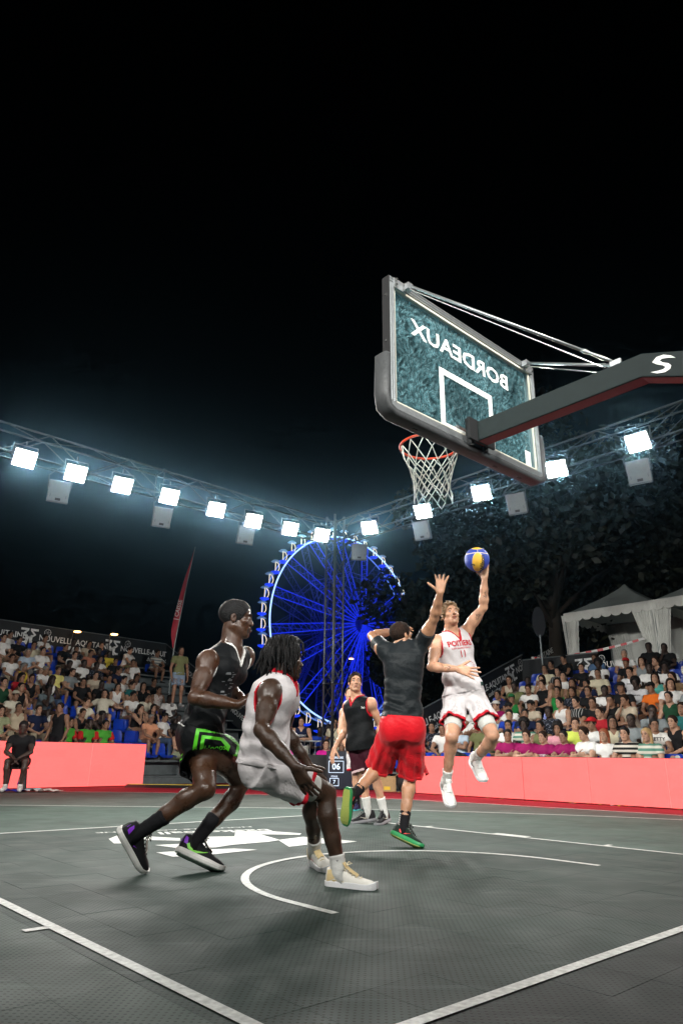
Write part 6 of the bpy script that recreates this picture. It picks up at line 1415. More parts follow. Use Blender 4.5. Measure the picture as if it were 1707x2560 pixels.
def stand_pose(kind):
    V = lambda *a: np.array(a, float)
    J = dict(pel=V(0,0,.95), nk=V(0,.0,1.47), hd=V(0,.05,1.63), hpR=V(.09,0,.92), hpL=V(-.09,0,.92), knR=V(.10,.03,.50), knL=V(-.12,.03,.50), anR=V(.11,-.01,.09), anL=V(-.13,.0,.09), toR=V(.14,.21,.0), toL=V(-.17,.21,.0), shR=V(.18,0,1.41), shL=V(-.18,0,1.41))
    if kind == 'S': J.update(elR=V(.25,-.02,1.12), elL=V(-.25,-.02,1.12), wrR=V(.24,.12,.87), wrL=V(-.24,.12,.87)); h = dict(R=dict(d=(0,.2,-1), n=(-1,0,0), side=1), L=dict(d=(0,.2,-1), n=(1,0,0), side=-1))
    else:
        J.update(nk=V(0,.16,1.42), hd=V(0,.24,1.57), shR=V(.19,.15,1.36), shL=V(-.19,.15,1.36), elR=V(.27,.30,1.12), elL=V(-.27,.30,1.12), wrR=V(.05,.42,1.12), wrL=V(-.05,.42,1.14)); h = dict(R=dict(d=(-1,.1,0), n=(0,0,-1), side=1), L=dict(d=(1,.1,0), n=(0,0,-1), side=-1))
    return J, h
SV = .0135; _tpl = {}
def tpl(key, make):
    if key not in _tpl: _tpl[key] = make()
    return _tpl[key]
def pose_of(p): return tpl(('J', p), lambda: sit_pose(p) if p in 'ABCDE' else stand_pose(p))
YV, ZV = np.array([0, 1., 0]), UZ
def body_me(p):
    J, h = pose_of(p)
    F, *_ = make_body(J, dict(s=.95, bulk=.95, hands={k: dict(v) for k, v in h.items()}, head=dict(fwd=(0, 1, -.12 if p in 'AD' else 0), up=ZV, s=.97, detail=True)), .0115); return F.mesh('body', 1)
def head_ax(p): return head_axes((0, 1, -.12 if p in 'AD' else 0), ZV)
def hair_me(p, st):
    J, h = pose_of(p); F = Field(J['hd']-.34, J['hd']+.22, .010); add_hair(F, J['hd'], head_ax(p), .97, st, random.Random(4)); return F.mesh('hair', 1)
def cap_me(p):
    J, h = pose_of(p); F = Field(J['hd']-.22, J['hd']+.25, .010); ax = head_ax(p); W = lambda x, y, z: J['hd']+x*ax[0]+y*ax[1]+z*ax[2]
    F.ell(W(0,-.008,.058), (.088,.110,.080), ax, 0); F.ell(W(0,.115,.055), (.070,.075,.010), ax, .01); F.plane_cut(W(0,0,.045), -ax[2]); return F.mesh('cap', 1)
def face_me(p):
    J, h = pose_of(p); ax = head_ax(p); W = lambda x, y, z: J['hd']+.97*(x*ax[0]+y*ax[1]+z*ax[2]); mb = MB()
    for q in (-1, 1):
        mb.tube([W(q*.012,.100,.029), W(q*.032,.098,.033), W(q*.052,.082,.027)], [.003,.0045,.003], 5); mb.tube([W(q*.020,.092,.006), W(q*.031,.094,.008), W(q*.043,.086,.006)], [.003,.0062,.003], 6)
    mb.tube([W(-.020,.096,-.064), W(0,.102,-.063), W(.020,.096,-.064)], [.002,.0035,.002], 5); return mb.mesh('face_features', True)
FACED = mat('brows_and_eyes', (.03, .018, .014), rough=.5)
def shirt_me(p, kind):
    J, h = pose_of(p); wr = lambda u, v, t: .004*np.sin(20*t+14*u)*np.sin(9*t-10*v)
    if kind == 't': F, *_ = torso_cloth(J, .95, SV, grow=.016, hem=-.06, wr=wr, sleeve=.48, neck='o', m=.97)
    else: F, *_ = torso_cloth(J, .95, SV, grow=.012, hem=-.06, wr=wr, m=.94, strap_at=.72)
    return F.mesh('shirt', 1)
def pants_me(p, frac):
    J, h = pose_of(p); F, *_ = shorts(J, .95, SV, frac=frac, r0=.105, r1=.100 if frac > .9 else .112, waist=.10, folds=4, amp=.005)
    return F.mesh('shorts', 1)
def jeans_me(p):
    J, h = pose_of(p); F = body_field(J, {}, SV)
    for q in 'RL': F.chain([J['hp'+q], J['kn'+q], J['an'+q]], [.105, .080, .068], .03)
    F.ell(J['pel'], (.165, .125, .12), None, .04); F.plane_cut(J['anR']-UZ*.01, -UZ); return F.mesh('trousers', 1)
def shoe_me(p, q):
    J, h = pose_of(p); F = Field(np.minimum(J['an'+q], J['to'+q])-.12, np.maximum(J['an'+q], J['to'+q])+.12, .011)
    an, to = J['an'+q], J['to'+q]; F.cone(an-UZ*.035, to-(to-an)*.18+UZ*.022, .048, .038, .02); F.cone(an+UZ*.02, an-UZ*.04-(to-an)*.18, .045, .040, .02); return F.mesh('shoe', 1)
def copy_part(name, me, m, parent):
    o = bpy.data.objects.new(name, me); link(o, parent)
    if not me.materials: me.materials.append(None)
    o.material_slots[0].link = 'OBJECT'; o.material_slots[0].material = m; return o
rgc = random.Random(17)
def spectator(loc, rz, pose, shirt, kind, sk, hair, label, group, scale=1.0, pants=None, legs=None):
    root = empty('person', loc, rz); root.scale = (scale,)*3; tag(root, label, 'person', group)
    copy_part('body', tpl(('b', pose), lambda: body_me(pose)), SKINS[sk], root)
    copy_part('face_features', tpl(('e', pose), lambda: face_me(pose)), FACED, root)
    st, _, col = hair.partition(':')
    if st == 'cap':
        CAPC = dict(olive=(.16,.15,.07), cream=(.55,.50,.40), red=(.45,.015,.02), white=(.66,.64,.60), black=(.014,.014,.014), green=(.02,.14,.05))
        copy_part('cap', tpl(('cap', pose), lambda: cap_me(pose)), cloth('cap_'+col, CAPC[col]), root); copy_part('hair', tpl(('h', pose, 'crop'), lambda: hair_me(pose, 'crop')), HAIRM['brown'], root)
    else:
        hm = HAIRM.get(col) or (HAIRM['grey'] if st == 'grey' else HAIRM['black'] if sk == 'dark' or rgc.random() < .5 else HAIRM['brown'])
        copy_part('hair', tpl(('h', pose, st), lambda: hair_me(pose, st)), hm, root)
    copy_part('top' if kind == 'k' else 'shirt', tpl(('s', pose, kind), lambda: shirt_me(pose, kind)), shirt_mat(shirt), root)
    lg = legs or rgc.choice(('short', 'short', 'long'))
    if lg == 'short': copy_part('shorts', tpl(('p', pose), lambda: pants_me(pose, .72)), pants or rgc.choice(PANTS), root)
    else: copy_part('trousers', tpl(('j', pose), lambda: jeans_me(pose)), pants or rgc.choice(PANTS), root)
    sm = rgc.choice(SHOEM)
    for q in 'RL': copy_part('shoe', tpl(('f', pose, q), lambda: shoe_me(pose, q)), sm, root)
    return root
HNAME = dict(short='short hair', crop='cropped hair', bun='tied hair', long='long hair', bob='bobbed hair', grey='grey hair', tail='ponytail', afro='curly hair')
CNAME = dict(stripe='pale striped', bstripe='monochrome striped', gstripe='green striped', bstripe2='black pinstriped', dots='dark patterned', floral='white floral', paleblue='pale blue', greenred='green-red', sagetop='sage', darkgreen='dark green', print='white printed', jersey='white football')
PNAME = dict(A='leaning forward', B='hands in lap', C='arms crossed', D='chin on hand', E='arms spread')
rge = random.Random(77); EXTRA = []
for sd, lo_, hi_, rows_, pr_ in (('L', -.2, 5.5, range(1, 10), .42), ('R', 3.3, 9.9, range(1, 9), .55)):
    for row in rows_:
        t = lo_+rge.uniform(0, .2)
        while t < hi_:
            if all(abs(t-a) > .40 for a in taken.get((sd, row), [])) and rge.random() < pr_:
                fem = rge.random() < .4
                EXTRA.append((sd, row, round(t, 3), 0.0, rge.choice(('white', 'white', 'white', 'black', 'black', 'grey', 'beige', 'navy', 'cream', 'slate', 'paleblue', 'red', 'ivory')), rge.choice('kt') if fem else 't', rge.choice(('fair', 'tan', 'tan', 'dark')), rge.choice(('long', 'bun', 'tail', 'long:brown')) if fem else rge.choice(('short', 'crop', 'short', 'cap:black')), rge.choice('ABCDA'))); taken.setdefault((sd, row), []).append(t)
            t += rge.uniform(.46, .6)
CROWD = CROWD+EXTRA
rowsc = {}
for c in CROWD: rowsc.setdefault((c[0], c[1]), []).append(c[2])
PEOPLE_AT = []
for (sd, row, t, err, shirt, kind, sk, hair, pose) in CROWD:
    S = STAND[sd]; z = max(S['z0']+S['rise']*row, .02)+.46+max(-.05, min(.06, err*.6))
    if sd == 'R' and row == 0: z = .40
    loc = S['P']+S['n']*(S['d0']+S['step']*row)+S['e']*t+UZ*z
    order = sorted(rowsc[(sd, row)], reverse=(sd == 'R')); k = order.index(t)
    where = '%s from left, %s row, %s stand' % (ORD[k], 'front' if row == 0 else ORD[row], 'far' if sd == 'L' else 'side')
    st = hair.partition(':'); hn = (st[2]+' cap') if st[0] == 'cap' else (('%s ' % st[2] if st[2] else '')+HNAME[st[0]])
    label = '%s %s, %s, %s' % (CNAME.get(shirt, shirt), 'sleeveless top' if kind == 'k' else 'tee', hn, where)
    rz = S['face']-math.pi/2+rgc.uniform(-.42, .42)+(.15 if sd == 'R' else -.05)
    kw = {}
    if shirt == 'sagetop': kw = dict(pants=cloth('trousers_sage', (.33,.37,.24)), legs='long')
    if shirt == 'peach': kw = dict(pants=cloth('shorts_sky_blue', (.10,.22,.42)), legs='short')
    p_ = spectator(loc, rz, pose, shirt, kind, sk, hair, 'person in '+label, 'spectators seated in the stands', rgc.uniform(.95, 1.03), **kw)
    if shirt == 'greenred': 
        J, h = pose_of(pose)
        for q in 'RL':
            F = Field(np.minimum(J['sh'+q], J['el'+q])-.12, np.maximum(J['sh'+q], J['el'+q])+.12, SV)
            me = tpl(('rs', pose, q), lambda: (F.cone(J['sh'+q]+(J['el'+q]-J['sh'+q])*.12, J['sh'+q]+(J['el'+q]-J['sh'+q])*.5, .077, .080, 0), F.mesh('red_sleeve', 1))[1]); copy_part('red_sleeve', me, cloth('sleeve_red', (.50,.02,.02)), p_)
    if shirt == 'maroon':
        V2, Fq = text_mesh('POITIERS', .062, bold=.02); sh_ = [q for q in p_.children if q.name.startswith('shirt')][0]; bv_ = tpl(('bv', pose, kind), lambda: bvh_of(sh_)); decal('lettering', V2[:, :2], Fq, (0, .1, .40), (-1, 0, 0), (0, 0, 1), (0, 1, .1), bv_, WHITE_TRIM, p_, .006, .4, 0)
    for key_, txt, zz, sz in (('print', 'PRETTY', .44, .085), ('jersey', 'Emirates', .42, .05)):
        if shirt == key_:
            V2, Fq = text_mesh(txt, sz, bold=.025); sh_ = [q for q in p_.children if q.name.startswith('shirt')][0]; bv_ = bvh_of(sh_); decal('lettering', V2[:, :2], Fq, (0, .1, zz), (-1, 0, 0), (0, 0, 1), (0, 1, .1), bv_, RUB_B, p_, .006, .4, 0)

# ------------------------------------------------------------------ ferris wheel
def depth_pt(lat, dep, z): return np.array(CAM_POS)*[1, 1, 0]+IR*lat+IF*dep+UZ*z
WC = np.array([85.7, 92.7, 23.85])-IR*3.1; WR = 17.7
wh = empty('ferris_wheel', WC*[1, 1, 0]); tag(wh, 'big ferris wheel glowing blue with a white lit rim, beyond the tower', 'ferris wheel')
w_ax = nrm(IF*.77-IR*.64); w_x = nrm(np.cross(w_ax, UZ)); w_c = UZ*WC[2]
BLUE = mat('blue_glow_steel', (.05, .07, .3), rough=.5, emit=(.012, .035, 1.0), estr=.62); BLUE2 = mat('blue_lit_steel_dim', (.05, .07, .3), rough=.5, emit=(.012, .03, 1.0), estr=.06)  # blue lamplight on the wheel's steel is put in as emission
RIMW = mat('white_blue_led_tube', (.5, .6, .9), rough=.4, emit=(.36, .56, 1.0), estr=1.5); WARM = mat('warm_led_tube', (.9, .8, .6), rough=.4, emit=(1.0, .80, .52), estr=1.1); BLUEF = mat('blue_gondola_floor', (.03, .06, .5), rough=.4, emit=(.01, .05, 1.0), estr=.8)
def wp(a, r, side): return w_c+(w_x*math.cos(a)+UZ*math.sin(a))*r+w_ax*side
NS = 16
for sd in (-1.3, 1.3):
    MB().tube([wp(2*math.pi*k/120, WR, sd) for k in range(121)], .14, 6).build('rim', RIMW if sd < 0 else mat('dim_led_tube', (.3, .4, .6), emit=(.12, .25, .8), estr=.6), wh, smooth=True)
    for r in (9.6, 10.4): MB().tube([wp(2*math.pi*(k+.35)/NS, r, sd*2.55) for k in range(NS+1)], .08, 5).build('inner_ring', BLUE2, wh)
    for k in range(NS):
        a = 2*math.pi*(k+.35)/NS; da = .52; mb = MB(); t = np.linspace(1.6, WR-.2, 17)
        tang = -w_x*math.sin(a)+UZ*math.cos(a); wd = np.interp(t, [1.6, 6, WR], [.15, .55, .85])
        ss = np.interp(t, [1.6, WR], [sd*4.2, sd])
        L_ = [wp(a, r, z)+tang*w for r, w, z in zip(t, wd, ss)]; R2_ = [wp(a, r, z)-tang*w for r, w, z in zip(t, wd, ss)]
        mb.tube(L_, .10, 4, cap=False); mb.tube(R2_, .10, 4, cap=False)
        for q in range(16): mb.tube([L_[q], R2_[q+1]], .03, 4, cap=False)
        for q in range(0, 16, 2): mb.tube([R2_[q], L_[q+1]], .03, 4, cap=False)
        mb.build('spoke', BLUE if sd < 0 else BLUE2, wh)
        cb = MB(); cb.tube([wp(a, 1.5, sd*4.2), wp(a+math.pi/NS, 10, sd*2.5)], .03, 4); cb.tube([wp(a, 10, sd), wp(a+2*math.pi/NS, WR, sd)], .035, 4); cb.build('cable', BLUE2, wh)
MB().tube([w_c-w_ax*6, w_c+w_ax*6], 1.0, 16).build('hub', BLUE2, wh)
for k in range(42):
    a = 2*math.pi*(k+.5)/42; c = wp(a, WR+.9, 0)
    if c[2] < 3.4: continue
    gd = MB(); n8 = 12
    gd.loft([[c-UZ*1.15*1+(w_x*math.cos(q*2*math.pi/n8)+w_ax*math.sin(q*2*math.pi/n8))*r+UZ*z for q in range(n8)] for r, z in ((.3,-.25),(.75,-.05),(.85,.12),(.80,.18))]); g0 = gd.build('gondola', BLUEF, wh)
    MB().tube([c-UZ*1.0, c+UZ*.9], .07, 5).build('mast', WARM, g0)
    MB().tube([c+UZ*.9*math.cos(q)*1.05-w_x*-.0+w_x*.85*math.sin(q)-UZ*.05 for q in np.linspace(.35, 2.6, 7)], .06, 5).build('hoop_light', WARM, g0)
    rf = MB(); rf.loft([[c+UZ*(.9+z)+(w_x*math.cos(q*2*math.pi/n8)+w_ax*math.sin(q*2*math.pi/n8))*r for q in range(n8)] for r, z in ((.85,0),(.5,.28),(.05,.36))]); rf.build('canopy', mat('gondola_canopy', (.3, .4, .5), rough=.4, emit=(.10, .22, .40), estr=.35), g0)
for sd in (-1, 1):
    for sx in (-1, 1):
        foot = w_x*sx*10+w_ax*sd*9.5; top = w_c+w_ax*sd*6.2; mb = MB(); off = nrm(np.cross(top-foot, w_ax))*.55
        mb.tube([foot-off, top-off*.4], .16, 5); mb.tube([foot+off, top+off*.4], .16, 5)
        for q in range(18): 
            p0, p1 = foot+(top-foot)*q/18, foot+(top-foot)*(q+1)/18; s_ = 1 if q % 2 else -1; mb.tube([p0+off*s_*(1-.6*q/18), p1-off*s_*(1-.6*(q+1)/18)], .06, 4)
        mb.build('leg', BLUE if sd < 0 else BLUE2, wh)
for q in range(4):
    a = -math.pi/2+(q-1.5)*.26; MB().tube([w_c-w_ax*5.6, w_c+(w_x*math.cos(a)+UZ*math.sin(a))*rgc.uniform(9, 19)-w_ax*6.5], .07, 4).build('stay', BLUE, wh)
MB().box(UZ*.6, (26, 16, 1.2), (w_x, w_ax, UZ)).build('platform', mat('wheel_platform', (.06, .06, .08), rough=.7), wh)
for sd in (-1, 1): MB().box(w_x*sd*9+UZ*1.6-w_ax*6, (1.4, .8, .8), (w_x, w_ax, UZ)).build('ballast', BLUE2, wh)

# ------------------------------------------------------------------ trees
BARK = mat('bark', (.03, .023, .016), rough=.9, bump=.6, bscale=20)
LEAFS = [mat('leaf_dark', (.012, .016, .006), rough=.6, var=.4, scale=2), mat('leaf_olive', (.026, .027, .009), rough=.6, var=.4, scale=2)]
def tree(loc, h, rx, rz, seed, label, m, leaf=.16, n=5200):
    rg = np.random.default_rng(seed); root = empty('tree', loc); tag(root, label, 'tree', 'dark trees beyond the stands')
    mb = MB(); top = np.array([rg.normal()*.4, rg.normal()*.4, h*.62]); mb.tube([np.zeros(3), top*.5+[.15, 0, 0], top], [.34, .24, .12], 9)
    cl = []
    for k in range(13):
        a = rg.uniform(0, 6.28); z = rg.uniform(.38, .92)*h; r = rx*rg.uniform(.25, .85)*math.sqrt(max(.08, 1-((z/h-.62)/.42)**2)); c = np.array([math.cos(a)*r, math.sin(a)*r, z]); cl.append((c, rx*rg.uniform(.30, .52)))
        b0 = top*min(1, .35+.5*z/h); mb.tube([b0, (b0+c)/2+[0, 0, .3], c], [.10, .06, .025], 6)
    mb.build('trunk', BARK, root, smooth=True)
    ids = rg.integers(0, len(cl), n); C0 = np.array([cl[i][0] for i in ids]); Rr = np.array([cl[i][1] for i in ids])
    d = rg.normal(size=(n, 3)); d /= np.linalg.norm(d, axis=1)[:, None]; P = C0+d*(Rr*rg.uniform(.35, 1.05, n)**.6)[:, None]*[1, 1, .75]
    u = rg.normal(size=(n, 3)); u /= np.linalg.norm(u, axis=1)[:, None]; v = np.cross(u, rg.normal(size=(n, 3))); v /= np.linalg.norm(v, axis=1)[:, None]
    s = (leaf*rg.uniform(.6, 1.4, n))[:, None]; V = np.stack([P-u*s, P-v*s*.55, P+u*s, P+v*s*.55], 1).reshape(-1, 3)
    add_obj('crown', mesh_np('crown', V, np.arange(n*4).reshape(-1, 4), False), m, root); return root
TREES = [(4.5, 27, 12.0, 3.3), (7.2, 24, 13.5, 4.2), (9.6, 29, 15, 5.2), (12.6, 25, 14, 4.8), (15.8, 27, 15.5, 5.0), (3.9, 33, 7.0, 2.7), (11.5, 36, 17, 5.6), (19.0, 30, 15, 5)]
TL = ['broad dark tree standing just right of the wheel hub', 'dark leafy tree behind the defender\'s raised arm', 'tall dark tree behind the leaping shooter', 'dark tree rising left of the white tent', 'tall tree with olive leaves above the white tent', 'low dark tree covering the lower right of the wheel', 'tallest tree, dimly seen behind the backboard arm', 'dark tree at the right edge above the tents']
for i, (lat, dp, h, rx) in enumerate(TREES): tree(depth_pt(lat, dp, 0), h, rx, h*.35, 100+i, TL[i], LEAFS[1 if i in (2, 4) else 0], .15 if dp < 30 else .2, 6500)

# ------------------------------------------------------------------ white pagoda tents behind the side stand
TENT = mat('tent_canvas', (.78, .79, .75), rough=.8, var=.08, scale=3, bump=.1, bscale=12); TENTR = mat('tent_roof', (.30, .34, .33), rough=.8, var=.08, scale=3)
def curtain(name, top, bot, w0, w1, along, depth, parent, waist=.55):
    rows = []; top = np.asarray(top, float); bot = np.asarray(bot, float); n = 34
    for j in range(9):
        t = j/8; w = w0+(w1-w0)*min(1, t/waist) if t < waist else w1+(w0*.35-w1)*((t-waist)/(1-waist))**1.0*.6+0
        rows.append([top+(bot-top)*t+along*w*(i/n-.5)+depth*.045*math.sin(i*1.55+t*.6)*(.5+.5*w/w0)*2 for i in range(n+1)])
    mb = MB(); mb.loft(rows, closed=False); return mb.build(name, TENT, parent, smooth=True)
def tent(c, s, zb, ze, zp, label, parts):
    root = empty('marquee_tent', c); tag(root, label, 'tent', 'white marquee tents'); X = np.array([1., 0, 0]); Y = np.array([0, 1., 0]); hs = s/2
    cor = [np.array([i*hs, j*hs, 0]) for i, j in ((-1,-1),(1,-1),(1,1),(-1,1))]
    for q in cor: MB().tube([q+UZ*zb, q+UZ*ze], .035, 8).build('post', STEEL, root, smooth=True)
    rings = []
    for t in np.linspace(0, 1, 8):
        w = hs*1.02*((1-t)**1.35*.93+.07*(1-t)); z = ze+(zp-ze)*t; rings.append([np.array([w*i, w*j, z]) for i, j in ((-1,-1),(0,-1),(1,-1),(1,0),(1,1),(0,1),(-1,1),(-1,0))])
    mb = MB(); mb.loft(rings); mb.build('roof', TENTR, root)
    for k in range(4):
        a, b = cor[k]*1.02, cor[(k+1) % 4]*1.02; d = nrm(b-a); L = np.linalg.norm(b-a); nn_ = np.cross(d, UZ); n_s = 9
        for q in range(n_s):
            w = L/n_s; p0 = a+d*w*q; pts = [p0+UZ*(ze+.02), p0+d*w+UZ*(ze+.02), p0+d*w+UZ*(ze-.20)]+[p0+d*w*(.5+.5*math.cos(x))+UZ*(ze-.20-.10*math.sin(x)) for x in np.linspace(.3, 2.84, 7)]+[p0+UZ*(ze-.20)]
            m_ = MB(); m_.prism([pp+nn_*.01 for pp in pts], nn_*.012); m_.build('valance', TENT, root)
    for (pos, side, w0, w1, al) in parts: curtain('curtain', np.array(pos)+UZ*(ze-.05), np.array(pos)+side+UZ*zb, w0, w1, np.array(al, float), X, root)
    mb = MB(); mb.loft([[np.array([hs, -hs+s*i/20, z])+X*.05*math.sin(i*1.1+z) for i in range(21)] for z in (zb, zb+1.2, ze)], closed=False); mb.build('back_wall', TENT, root, smooth=True)
    return root
TX = 17.4; ZB, ZE, ZP = 2.3, 5.42, 6.15
tent((TX+1.5, 8.95, 0), 3.0, ZB, ZE, ZP+.35, 'white marquee tent with tied curtains behind the striped tape', [((-1.5, 1.35, 0), np.array([0, .0, 0]), .62, .34, (0, -1, 0)), ((-1.5, -1.25, 0), np.array([0, -.25, 0]), .95, .30, (0, -1, 0)), ((1.4, 1.2, 0), np.array([0, -.5, 0]), .8, .5, (0, -1, 0))])
tent((TX+1.5, 5.9, 0), 3.0, ZB, ZE, ZP+.35, 'second white marquee tent cut off by the picture edge', [((-1.5, 1.3, 0), np.array([0, .15, 0]), .62, .30, (0, -1, 0)), ((-1.5, -1.3, 0), np.array([0, 0, 0]), .6, .3, (0, -1, 0))])
tfl = MB(); tfl.box((TX+2.5, 7.0, ZB-.08), (6.5, 12, .15)); o = tfl.build('raised_terrace', DECK); tag(o, kind='structure')
for x_ in (TX-.6, TX+5.6):
    for y_ in (1.2, 7, 12.8): MB().bar((x_, y_, 0), (x_, y_, ZB-.16), .12).build('terrace_support', STEEL, o)
tp0 = np.array([15.35, 10.6, 3.75]); tp1 = np.array([16.4, 9.9, 3.86]); tp2 = np.array([17.2, 7.55, 4.3])
tape = empty('barrier_tape', tp0); tag(tape, 'red and white striped barrier tape strung across the tents', 'tape')
RT, WT = mat('tape_red', (.62, .02, .03), rough=.4), mat('tape_white', (.70, .68, .66), rough=.4); pts_ = []
for a, b in ((tp0, tp1), (tp1, tp2)): pts_ += [a+(b-a)*t-UZ*.05*math.sin(math.pi*t) for t in np.linspace(0, 1, 15)][:-1]
for k in range(len(pts_)-1): MB().bar(pts_[k]-tp0, pts_[k+1]-tp0, .008, .075, hint=(0, 0, 1)).build('tape_stripe', RT if k % 2 else WT, tape)
sg = empty('oval_sign', (14.9, 9.95, 0)); tag(sg, 'dark oval sign on a thin pole left of the tents', 'sign')
MB().tube([(0, 0, 0), (0, 0, 4.35)], .03, 8).build('pole', STEEL, sg)
mb = MB(); dxy = IR; mb.prism([dxy*.20*math.cos(t)+UZ*(4.75+.48*math.sin(t)) for t in np.linspace(0, 2*math.pi, 24)[:-1]], IF*.03); mb.build('plate', mat('sign_back', (.02, .022, .028), rough=.5), sg)

# ------------------------------------------------------------------ feather flag, street lamps
fl_base = depth_pt(-5.43, 22.4, 0); flag = empty('feather_flag', fl_base); tag(flag, 'tall red feather flag lettered CAISSE beyond the far stand', 'flag')
REDF = mat('red_flag_cloth', (.40, .012, .03), rough=.7, bump=.15, bscale=10)
pole = [UZ*z+IR*(.42*max(0, (z-3.6)/3.8)**1.2+.0) for z in np.linspace(0, 7.45, 16)]; MB().tube(pole, [.03-.0012*i for i in range(16)], 6).build('pole', STEEL, flag)
mb = MB(); rows = []
for i, z in enumerate(np.linspace(4.0, 7.42, 18)):
    t = i/17; x0 = .42*max(0, (z-3.6)/3.8)**1.2; w = .20*min(1, t*5+.25)*(1-.93*max(0, (t-.35)/.65)**1.1); rows.append([UZ*z+IR*(x0-w*q)+IF*.03*math.sin(i*.7+q*3) for q in np.linspace(0, 1, 6)])
mb.loft(rows, closed=False); cl = mb.build('cloth', REDF, flag, smooth=True)
flat_text('lettering', '| CAISSE', UZ*5.25+IR*(.06)-IF*.06, nrm(UZ+IR*.16), nrm(-IR+UZ*.16), .19, mat('flag_white', (.62, .56, .55), rough=.7), flag, bold=.015)
SODIUM = mat('sodium_lamp', (.9, .6, .3), emit=(1.0, .50, .16), estr=7.0)
for lat, dp, z, lb in ((-9.47, 24.2, 4.80, 'small orange street lamp above the left end of the far banner'), (-8.15, 24.2, 4.72, 'small yellow street lamp above the far banner, beside the orange one'), (.45, 36, 5.55, 'small orange street lamp glowing in front of the wheel base')):
    b_ = depth_pt(lat, dp, 0); r_ = empty('street_lamp', b_); tag(r_, lb, 'street lamp', 'far street lamps'); MB().tube([np.zeros(3), UZ*(z+.02), UZ*(z+.05)+IR*.1], .02, 6).build('post', BLACK_M, r_)
    rr_ = []
    for q, zz in ((.01, .03), (.09, .018), (.115, 0), (.09, -.03), (.01, -.04)): rr_.append([UZ*(z+zz)+IR*(.15+q*1.15*math.cos(t))+IF*q*math.sin(t) for t in np.linspace(0, 2*math.pi, 12)[:-1]])
    mb = MB(); mb.loft(rr_); mb.build('lamp_head', SODIUM, r_, smooth=True)

# ------------------------------------------------------------------ scorer's table and the corner behind it
TD = 17.3; CLOTHB = mat('black_table_cloth', (.010, .011, .012), rough=.7, bump=.3, bscale=10)
tb = empty('scorers_table', depth_pt(-.6, TD, 0)); tag(tb, 'long table under a black cloth behind the players', 'table')
MB().box(UZ*.745+IF*.3, (3.6, .7, .03), (IR, IF, UZ)).build('tabletop', CLOTHB, tb)
mb = MB(); rows = [[IR*(-1.8+3.6*i/40)+UZ*z-IF*(.055+.02*math.sin(i*1.3)*(1-z)) for i in range(41)] for z in (.0, .25, .5, .735)]; mb.loft(rows, closed=False); mb.build('cloth', CLOTHB, tb, smooth=True)
for a, b in ((-1.7, .0), (1.7, .0), (-1.7, .6), (1.7, .6)): MB().bar(IR*a+IF*b, IR*a+IF*b+UZ*.73, .04).build('leg', STEEL, tb)
mon = empty('score_monitor', depth_pt(.28, TD-.35, 0)); tag(mon, 'black score screen reading 06 against 0, standing before the table', 'monitor')
MB().box(UZ*.43, (1.12, .05, .84), (IR, IF, UZ)).build('bezel', BLACK_M, mon, bevel=.006)
MB().box(UZ*.43-IF*.028, (1.07, .006, .79), (IR, IF, UZ)).build('screen', mat('screen_dark', (.006, .008, .014), rough=.3, emit=(.02, .03, .05), estr=.25), mon)
SCR = mat('screen_white', (.5, .55, .6), emit=(.55, .72, .95), estr=.85); so = -IF*.034
for txt, x, z, sz in (('MYLERSIDES', -.33, .70, .062), ('06', -.33, .50, .19), ('FOULS', -.37, .29, .05), ('7', -.37, .17, .11), ('0', .10, .50, .17), ('HOME', .12, .70, .05), ('5', .30, .17, .11)): flat_text('digits', txt, IR*x+UZ*z+so, IR, UZ, sz, SCR, mon, bold=.02)
for x, z, w, h in ((-.33, .50, .34, .25), (-.37, .17, .20, .16), (.30, .17, .2, .16)):
    mb = MB()
    for a, b, c, d in ((0, h/2, w, .012), (0, -h/2, w, .012), (-w/2, 0, .012, h), (w/2, 0, .012, h)): mb.box(IR*(x+a)+UZ*(z+b)+so, (c, .004, d), (IR, IF, UZ))
    mb.build('digit_box', SCR, mon)
for q in (-.4, .4): MB().box(IR*q+UZ*.008, (.06, .4, .016), (IR, IF, UZ)).build('foot', BLACK_M, mon)
bar = empty('crowd_barrier', depth_pt(-.9, TD+1.6, 0)); tag(bar, 'steel crowd barrier behind the people in magenta', 'barrier')
MB().tube([-IR*1.1+UZ*.12, -IR*1.15+UZ*.2, -IR*1.15+UZ*1.0, -IR*1.05+UZ*1.1, IR*1.05+UZ*1.1, IR*1.15+UZ*1.0, IR*1.15+UZ*.2, IR*1.1+UZ*.12, -IR*1.1+UZ*.12], .021, 8).build('frame', FRAME, bar, smooth=True)
for k in range(15): MB().tube([IR*(-1.0+k*2.0/14)+UZ*.12, IR*(-1.0+k*2.0/14)+UZ*1.1], .008, 6).build('bar', FRAME, bar)
for q in (-.8, .8): MB().box(IR*q+UZ*.015, (.05, .7, .02), (IR, IF, UZ)).build('foot', FRAME, bar)
mb_ = lambda lat, dp, z: depth_pt(lat, dp, z); FC = math.atan2(-IF[1], -IF[0])-math.pi/2
def staff(u_lat, dp, z, pose, shirt, kind, sk, hair, label, grp, rz=0): return spectator(mb_(u_lat, dp, z), FC+rz, pose, shirt, kind, sk, hair, label, grp)
staff(-1.03, TD+.75, .24, 'C', 'magenta', 't', 'fair', 'short', 'person in magenta tee with short hair at the table below the bearded man', 'officials in magenta at the table')
staff(-.31, TD+.75, .24, 'C', 'magenta', 't', 'fair', 'tail', 'person in magenta tee leaning on the table left of the score screen', 'officials in magenta at the table')
staff(.08, TD+.85, .20, 'C', 'magenta', 't', 'tan', 'short', 'person in magenta tee half hidden behind the white player\'s hand', 'officials in magenta at the table')
